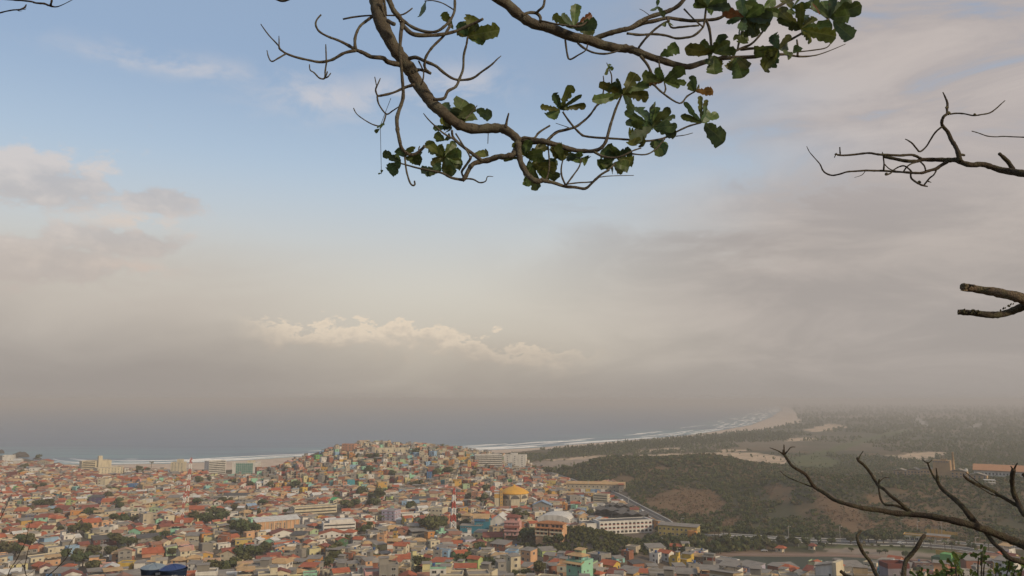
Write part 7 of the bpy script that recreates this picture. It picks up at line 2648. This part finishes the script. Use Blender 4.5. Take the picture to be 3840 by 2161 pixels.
SH = {k: m for k, m in (('g', near_leaf_mat('shrub_leaf_green', (0.075, 0.115, 0.026), (.09, .12, .04), .3)), ('y', near_leaf_mat('shrub_leaf_bright', (0.14, 0.175, 0.036), (.16, .18, .05), .4)))}
for k, m in SH.items():
    LEAVES['s' + k] = [leaf_mesh(90 + i + ord(k), m, .04) for i in range(4)]


def green_shrub():
    g = ground(3.6, 5.9)
    root = thing('leafy_shrub', 'green leafy shrub poking up along the bottom right corner', 'shrub', (3.6, 5.9, g))
    rnd = random.Random(31)
    C = '2150,1205,50 2110,1255,55 2170,1290,45 1900,1255,55 1880,1310,60 1840,1345,55 1790,1390,55 1890,1385,60 1960,1400,50 2420,1290,55 2480,1330,60 2540,1385,60 2450,1425,60 2290,1360,45 2330,1415,55 2260,1435,50 1500,1410,45 1560,1425,45 2560,1300,50 1760,1440,50 2010,1440,50 2100,1445,50 1640,1445,50 1700,1445,55'
    root_px = (2100, 1900)
    for it in C.split():
        x, y, L = [float(v) for v in it.split(',')]
        d = 5.6 + rnd.uniform(-.3, .3)
        bx = x * .75 + root_px[0] * .25
        kin(root, trace(root, 'stem', 'B', [(bx, 1650), (x * .85 + bx * .15, y + 110), (x + 4, y + 40), (x, y)], [16, 12, 9, 5], d, d, BARK_T, 6))
        c = at_depth(2880 + x / KZ, 1620 + y / KZ, d)
        for j in range(6):
            a = rnd.uniform(0, 6.283)
            r = L * rnd.uniform(.9, 1.4) / KZ / F * d
            q = rnd.uniform(-.5, 1.3) * L * .5
            base = c + Vector((rnd.uniform(-.6, .6) * L, rnd.uniform(-.6, .6) * L, rnd.uniform(-.9, .5) * L)) / KZ / F * d
            tip = base + Vector((math.cos(a) * r, rnd.uniform(-.5, .5) * r, math.sin(a) * r * .8 + r * .25))
            kin(root, put_leaf(root, base, tip, r * .62, rnd.choice(('sg', 'sg', 'sy')), rnd))
    kin(root, worldtube(root, 'stem_base', [at_depth(2880 + 2010 / KZ, 1620 + 1650 / KZ, 5.6), Vector((3.6, 5.8, (g + 107.5) / 2)), Vector((3.6, 5.9, g - .3))], [.03, .04, .05], BARK_T))


green_shrub()


def thin_stalks():
    g = ground(-3.2, 4.6)
    root = thing('dry_stalks', 'thin bare stalks rising at the lower left in front of the houses', 'plant', (-3.2, 4.6, g))
    b = lambda p, d, d0=5.0: kin(root, trace(root, 'stalk', 'L', p, d, d0, d0, BARK_T, 5))
    b('-60,620 0,460 60,330 130,180 205,15', [16, 13, 11, 9, 6])
    b('100,1560 175,1340 280,1180 380,980 450,830 490,650 520,505', [16, 14, 13, 12, 10, 7])
    b('500,1560 432,1330 460,1150 490,1000 540,880 588,778', [15, 14, 12, 10, 6])
    b('760,1540 840,1440 950,1350 1080,1220 1180,1100 1195,970 1230,870 1312,758', [15, 15, 14, 13, 12, 7])
    b('1195,1065 1230,1010 1275,945', [9, 8, 5])
    b('175,1338 270,1270 330,1200 395,1155', [8, 8, 5]); b('432,1330 400,1260 330,1195', [9, 8, 5]); b('450,1450 560,1380 690,1240', [8, 6, 4])
    for x, y, z in ((100, 1560, 0), (500, 1560, 0), (760, 1540, 0), (-60, 620, 0)):
        s = at_depth(x / 4.6625, 1850 + y / 4.6625, 5.0)
        kin(root, worldtube(root, 'stalk', [s, (s + Vector((-3.2, 4.6, g))) / 2 + Vector((0, .1, 0)), Vector((-3.2, 4.6, g - .2))], [.003, .006, .012], BARK_T, 6))


thin_stalks()


def corner_twig():
    g = ground(-7.2, 4.0)
    root = thing('bare_tree', 'bare twigs hanging into the top left corner of the sky', 'tree', (-7.2, 4.0, g))
    b = lambda p, d: kin(root, trace(root, 'branch', 'T', p, d, 6.0, 6.0, BARK_T, 7))
    b('-300,-60 0,-30 200,-5 400,10 600,32 700,60 850,72 920,100 1000,125 1080,135 1160,115 1280,60 1400,-5 1480,-60', [44, 40, 36, 40, 46, 40, 18, 14, 12])
    b('975,115 990,60 1005,-10', [44, 40, 36])
    b('-300,330 -150,285 -20,255 120,220 260,195 370,190 450,165 490,130 506,92', [40, 34, 30, 28, 34, 36, 20])
    b('330,200 370,215 425,213', [12, 14, 8]); b('440,180 500,188', [22, 8]); b('470,160 508,163', [16, 6])
    a1 = at_depth(-300 / 5.152, -60 / 5.152, 6.0)
    a2 = at_depth(-300 / 5.152, 330 / 5.152, 6.0)
    top = Vector((-6.9, 4.2, 114.2))
    kin(root, worldtube(root, 'limb', [a1, a1 + Vector((-.9, -.4, .4)), top], [.009, .03, .07], BARK_T))
    kin(root, worldtube(root, 'limb', [a2, a2 + Vector((-.9, -.5, .0)), top - Vector((0, 0, .8))], [.008, .03, .07], BARK_T))
    kin(root, worldtube(root, 'trunk', [Vector((-7.2, 4, g - .5)), Vector((-7.1, 4, g + 4)), top, top + Vector((.1, .2, 1.5))], [.2, .16, .1, .03], BARK_T, 12))


corner_twig()


def hanging_thread():
    ox, oy, k = VIEWS['7']
    p = at_depth(ox + 1060 / k, oy + 950 / k, 7.65)
    q = at_depth(ox + 1068 / k, oy + 1310 / k, 7.65)
    s = at_depth(ox + 1140 / k, oy + 742 / k, 7.65)
    root = thing('hanging_debris', 'dried leaf scraps dangling on a thread left of the thick limb', 'dead leaf', p)
    for a, c in ((s, p), (p, q)):
        kin(root, worldtube(root, 'thread', [a, (a + c) / 2, c], [.0028, .0028, .0028], BARK_T, 5))
    rnd = random.Random(5)
    for cx, cy, L, n in ((1060, 945, 34, 3), (1055, 975, 46, 3), (1068, 1308, 26, 4)):
        for j in range(n):
            a = rnd.uniform(0, 6.28)
            bp = at_depth(ox + cx / k, oy + cy / k, 7.65)
            r = L / k / F * 7.65
            kin(root, put_leaf(root, bp, bp + Vector((math.cos(a) * r, 0, math.sin(a) * r)), r * .7, 'b', rnd))


hanging_thread()


# ------------------------------------------------------------------ big water tanks on our own hillside
def big_tanks():
    D = 75.0
    m = D * 1.03 / F
    pl = make_mat('tank_navy_plastic', (0.022, 0.038, 0.085), .45, .25, .8)
    for i, (x0, x1, yt, tilt, lidc, lab) in enumerate(((534.5, 621, 2114, 0.0, (0.20, 0.24, 0.27), 'navy blue water tank with a pale grey ribbed lid above the lower houses'), (611, 699.5, 2117, -.07, (0.035, 0.06, 0.16), 'navy blue water tank with a matching dark lid and white lettering'))):
        dd = D + (0.9 if i == 0 else -.9)
        c = at_depth((x0 + x1) / 2, yt, dd)
        R = (x1 - x0) / 2 * dd * 1.03 / F
        Hh = 2.3
        lid_h = .34
        root = thing('water_tank', lab, 'water tank', (c.x, c.y, c.z - Hh - lid_h), 0, 'the two big blue water tanks')
        v, f = lathe([(R * .80, 0), (R * .84, Hh * .3), (R * .85, Hh * .31), (R * .89, Hh * .65), (R * .90, Hh * .66), (R * .95, Hh * .93), (R * .99, Hh * .94), (R * .99, Hh)], 40)
        add_obj('shell', new_mesh('shell', v, f, [pl], smooth=True), root)
        n = 48
        V, Fs = [], []
        for j, (rr, zz) in enumerate(((1.0, -.10), (1.0, 0.0), (.62, .50), (.14, .94), (.01, 1.0))):
            for q in range(n):
                a = 2 * math.pi * q / n
                rib = (.16 if (q % 6 == 0) else 0.0) * (1 if 1 < j < 4 else .3)
                V.append((R * rr * math.cos(a), R * rr * math.sin(a), Hh + (zz + rib) * lid_h + .02))
        for j in range(4):
            for q in range(n):
                Fs.append((j * n + q, j * n + (q + 1) % n, (j + 1) * n + (q + 1) % n, (j + 1) * n + q))
        lid = add_obj('lid', new_mesh('lid', V, Fs, [make_mat('tank_lid_%d' % i, lidc, .5, .2, 1.0)]), root)
        lid.rotation_euler = (0, tilt, 0)
        lm = make_mat('tank_label', (.50, .52, .54), .6, .4, 6)

        def patch(name, px, py, w, h):
            """printed patch following the wall of the tank"""
            xx = (px - (x0 + x1) / 2) * dd * 1.03 / F
            a0 = math.asin(max(-.98, min(.98, xx / (R * .93))))
            zz = Hh + lid_h - (py - yt) * dd * 1.03 / F
            V = []
            for s in range(7):
                a = a0 + (s / 6 - .5) * w / R
                for hz in (-h / 2, h / 2):
                    V.append((math.sin(a) * R * .985, -math.cos(a) * R * .985, zz + hz))
            add_obj(name, new_mesh(name, V, [(2 * s, 2 * s + 2, 2 * s + 3, 2 * s + 1) for s in range(6)], [lm]), root)
        if i == 0:
            patch('label', 605, 2142, .42, .22)
        else:
            patch('label', 642, 2150, .32, .18)
            cu = bpy.data.curves.new('lettering', 'FONT')
            cu.body = 'COL'
            cu.size = .30
            cu.extrude = .004
            cu.align_x = 'CENTER'
            cu.materials.append(lm)
            xx = (672 - (x0 + x1) / 2) * dd * 1.03 / F
            a0 = math.asin(xx / (R * .93))
            tmp = bpy.data.objects.new('lettering_curve', cu)
            COL.objects.link(tmp)
            me = bpy.data.meshes.new_from_object(tmp)
            bpy.data.objects.remove(tmp)
            t = add_obj('lettering', me, root)
            t.location = (math.sin(a0) * R * .99 + .02, -math.cos(a0) * R * .99 - .02, Hh + lid_h - (2152 - yt) * dd * 1.03 / F)
            t.rotation_euler = (math.pi / 2, 0, a0)
        pipe = worldtube(root, 'pipe', [Vector((R * .86, -R * .5, .1)), Vector((R * .93, -R * .45, 1.1)), Vector((R * .98, -R * .40, 1.75))], [.05, .05, .05], make_mat('pipe_pvc', (.5, .42, .36), .6), 8)
    c = at_depth(617, 2117, D)
    zb = c.z - 2.64
    gz = ground(c.x, c.y)
    o = thing('tank_stand', 'concrete stand carrying the two big blue water tanks', 'stand', (c.x, c.y, gz - .5))
    cm = wall_mat('concrete')
    add_obj('platform', shared('box', cm), o, matrix=trs((0, 0, zb - gz + .5 - .35), 0, (5.4, 4.2, .349)))
    for sx in (-2.2, 2.2):
        for sy in (-1.6, 1.6):
            add_obj('post', shared('box', cm), o, matrix=trs((sx, sy, 0), 0, (.4, .4, zb - gz + .15)))


big_tanks()


def headland_rocks():
    rs = np.random.RandomState(8)
    gm = make_mat('sea_rock', (0.10, 0.085, 0.07), .9, .5, .05)
    for i, (px, py, w, h, lab) in enumerate(((76, 1714, 52, 17, 'dark rocky islet in the sea off the headland'), (140, 1723, 28, 7, 'low dark rock at the water beside the headland houses'), (4, 1700, 20, 12, 'dark rock at the very edge of the headland'))):
        p = at_z(px, py, 0.0)
        m = size_at(p)
        root = thing('sea_rock', lab, 'rock', p)
        V, Fs = [], []
        n, k = 18, 7
        for j in range(k + 1):
            for q in range(n):
                a = 2 * math.pi * q / n
                r = math.cos(j / k * math.pi / 2) ** .7 * (1 + .3 * rs.rand())
                V.append((math.cos(a) * r * w * m * .5, math.sin(a) * r * w * m * .35, -1.0 + (h * m + 1) * math.sin(j / k * math.pi / 2) * (.85 + .3 * rs.rand())))
        for j in range(k):
            for q in range(n):
                Fs.append((j * n + q, j * n + (q + 1) % n, (j + 1) * n + (q + 1) % n, (j + 1) * n + q))
        add_obj('rock_face', new_mesh('rock_face', V, Fs, [gm]), root)


headland_rocks()
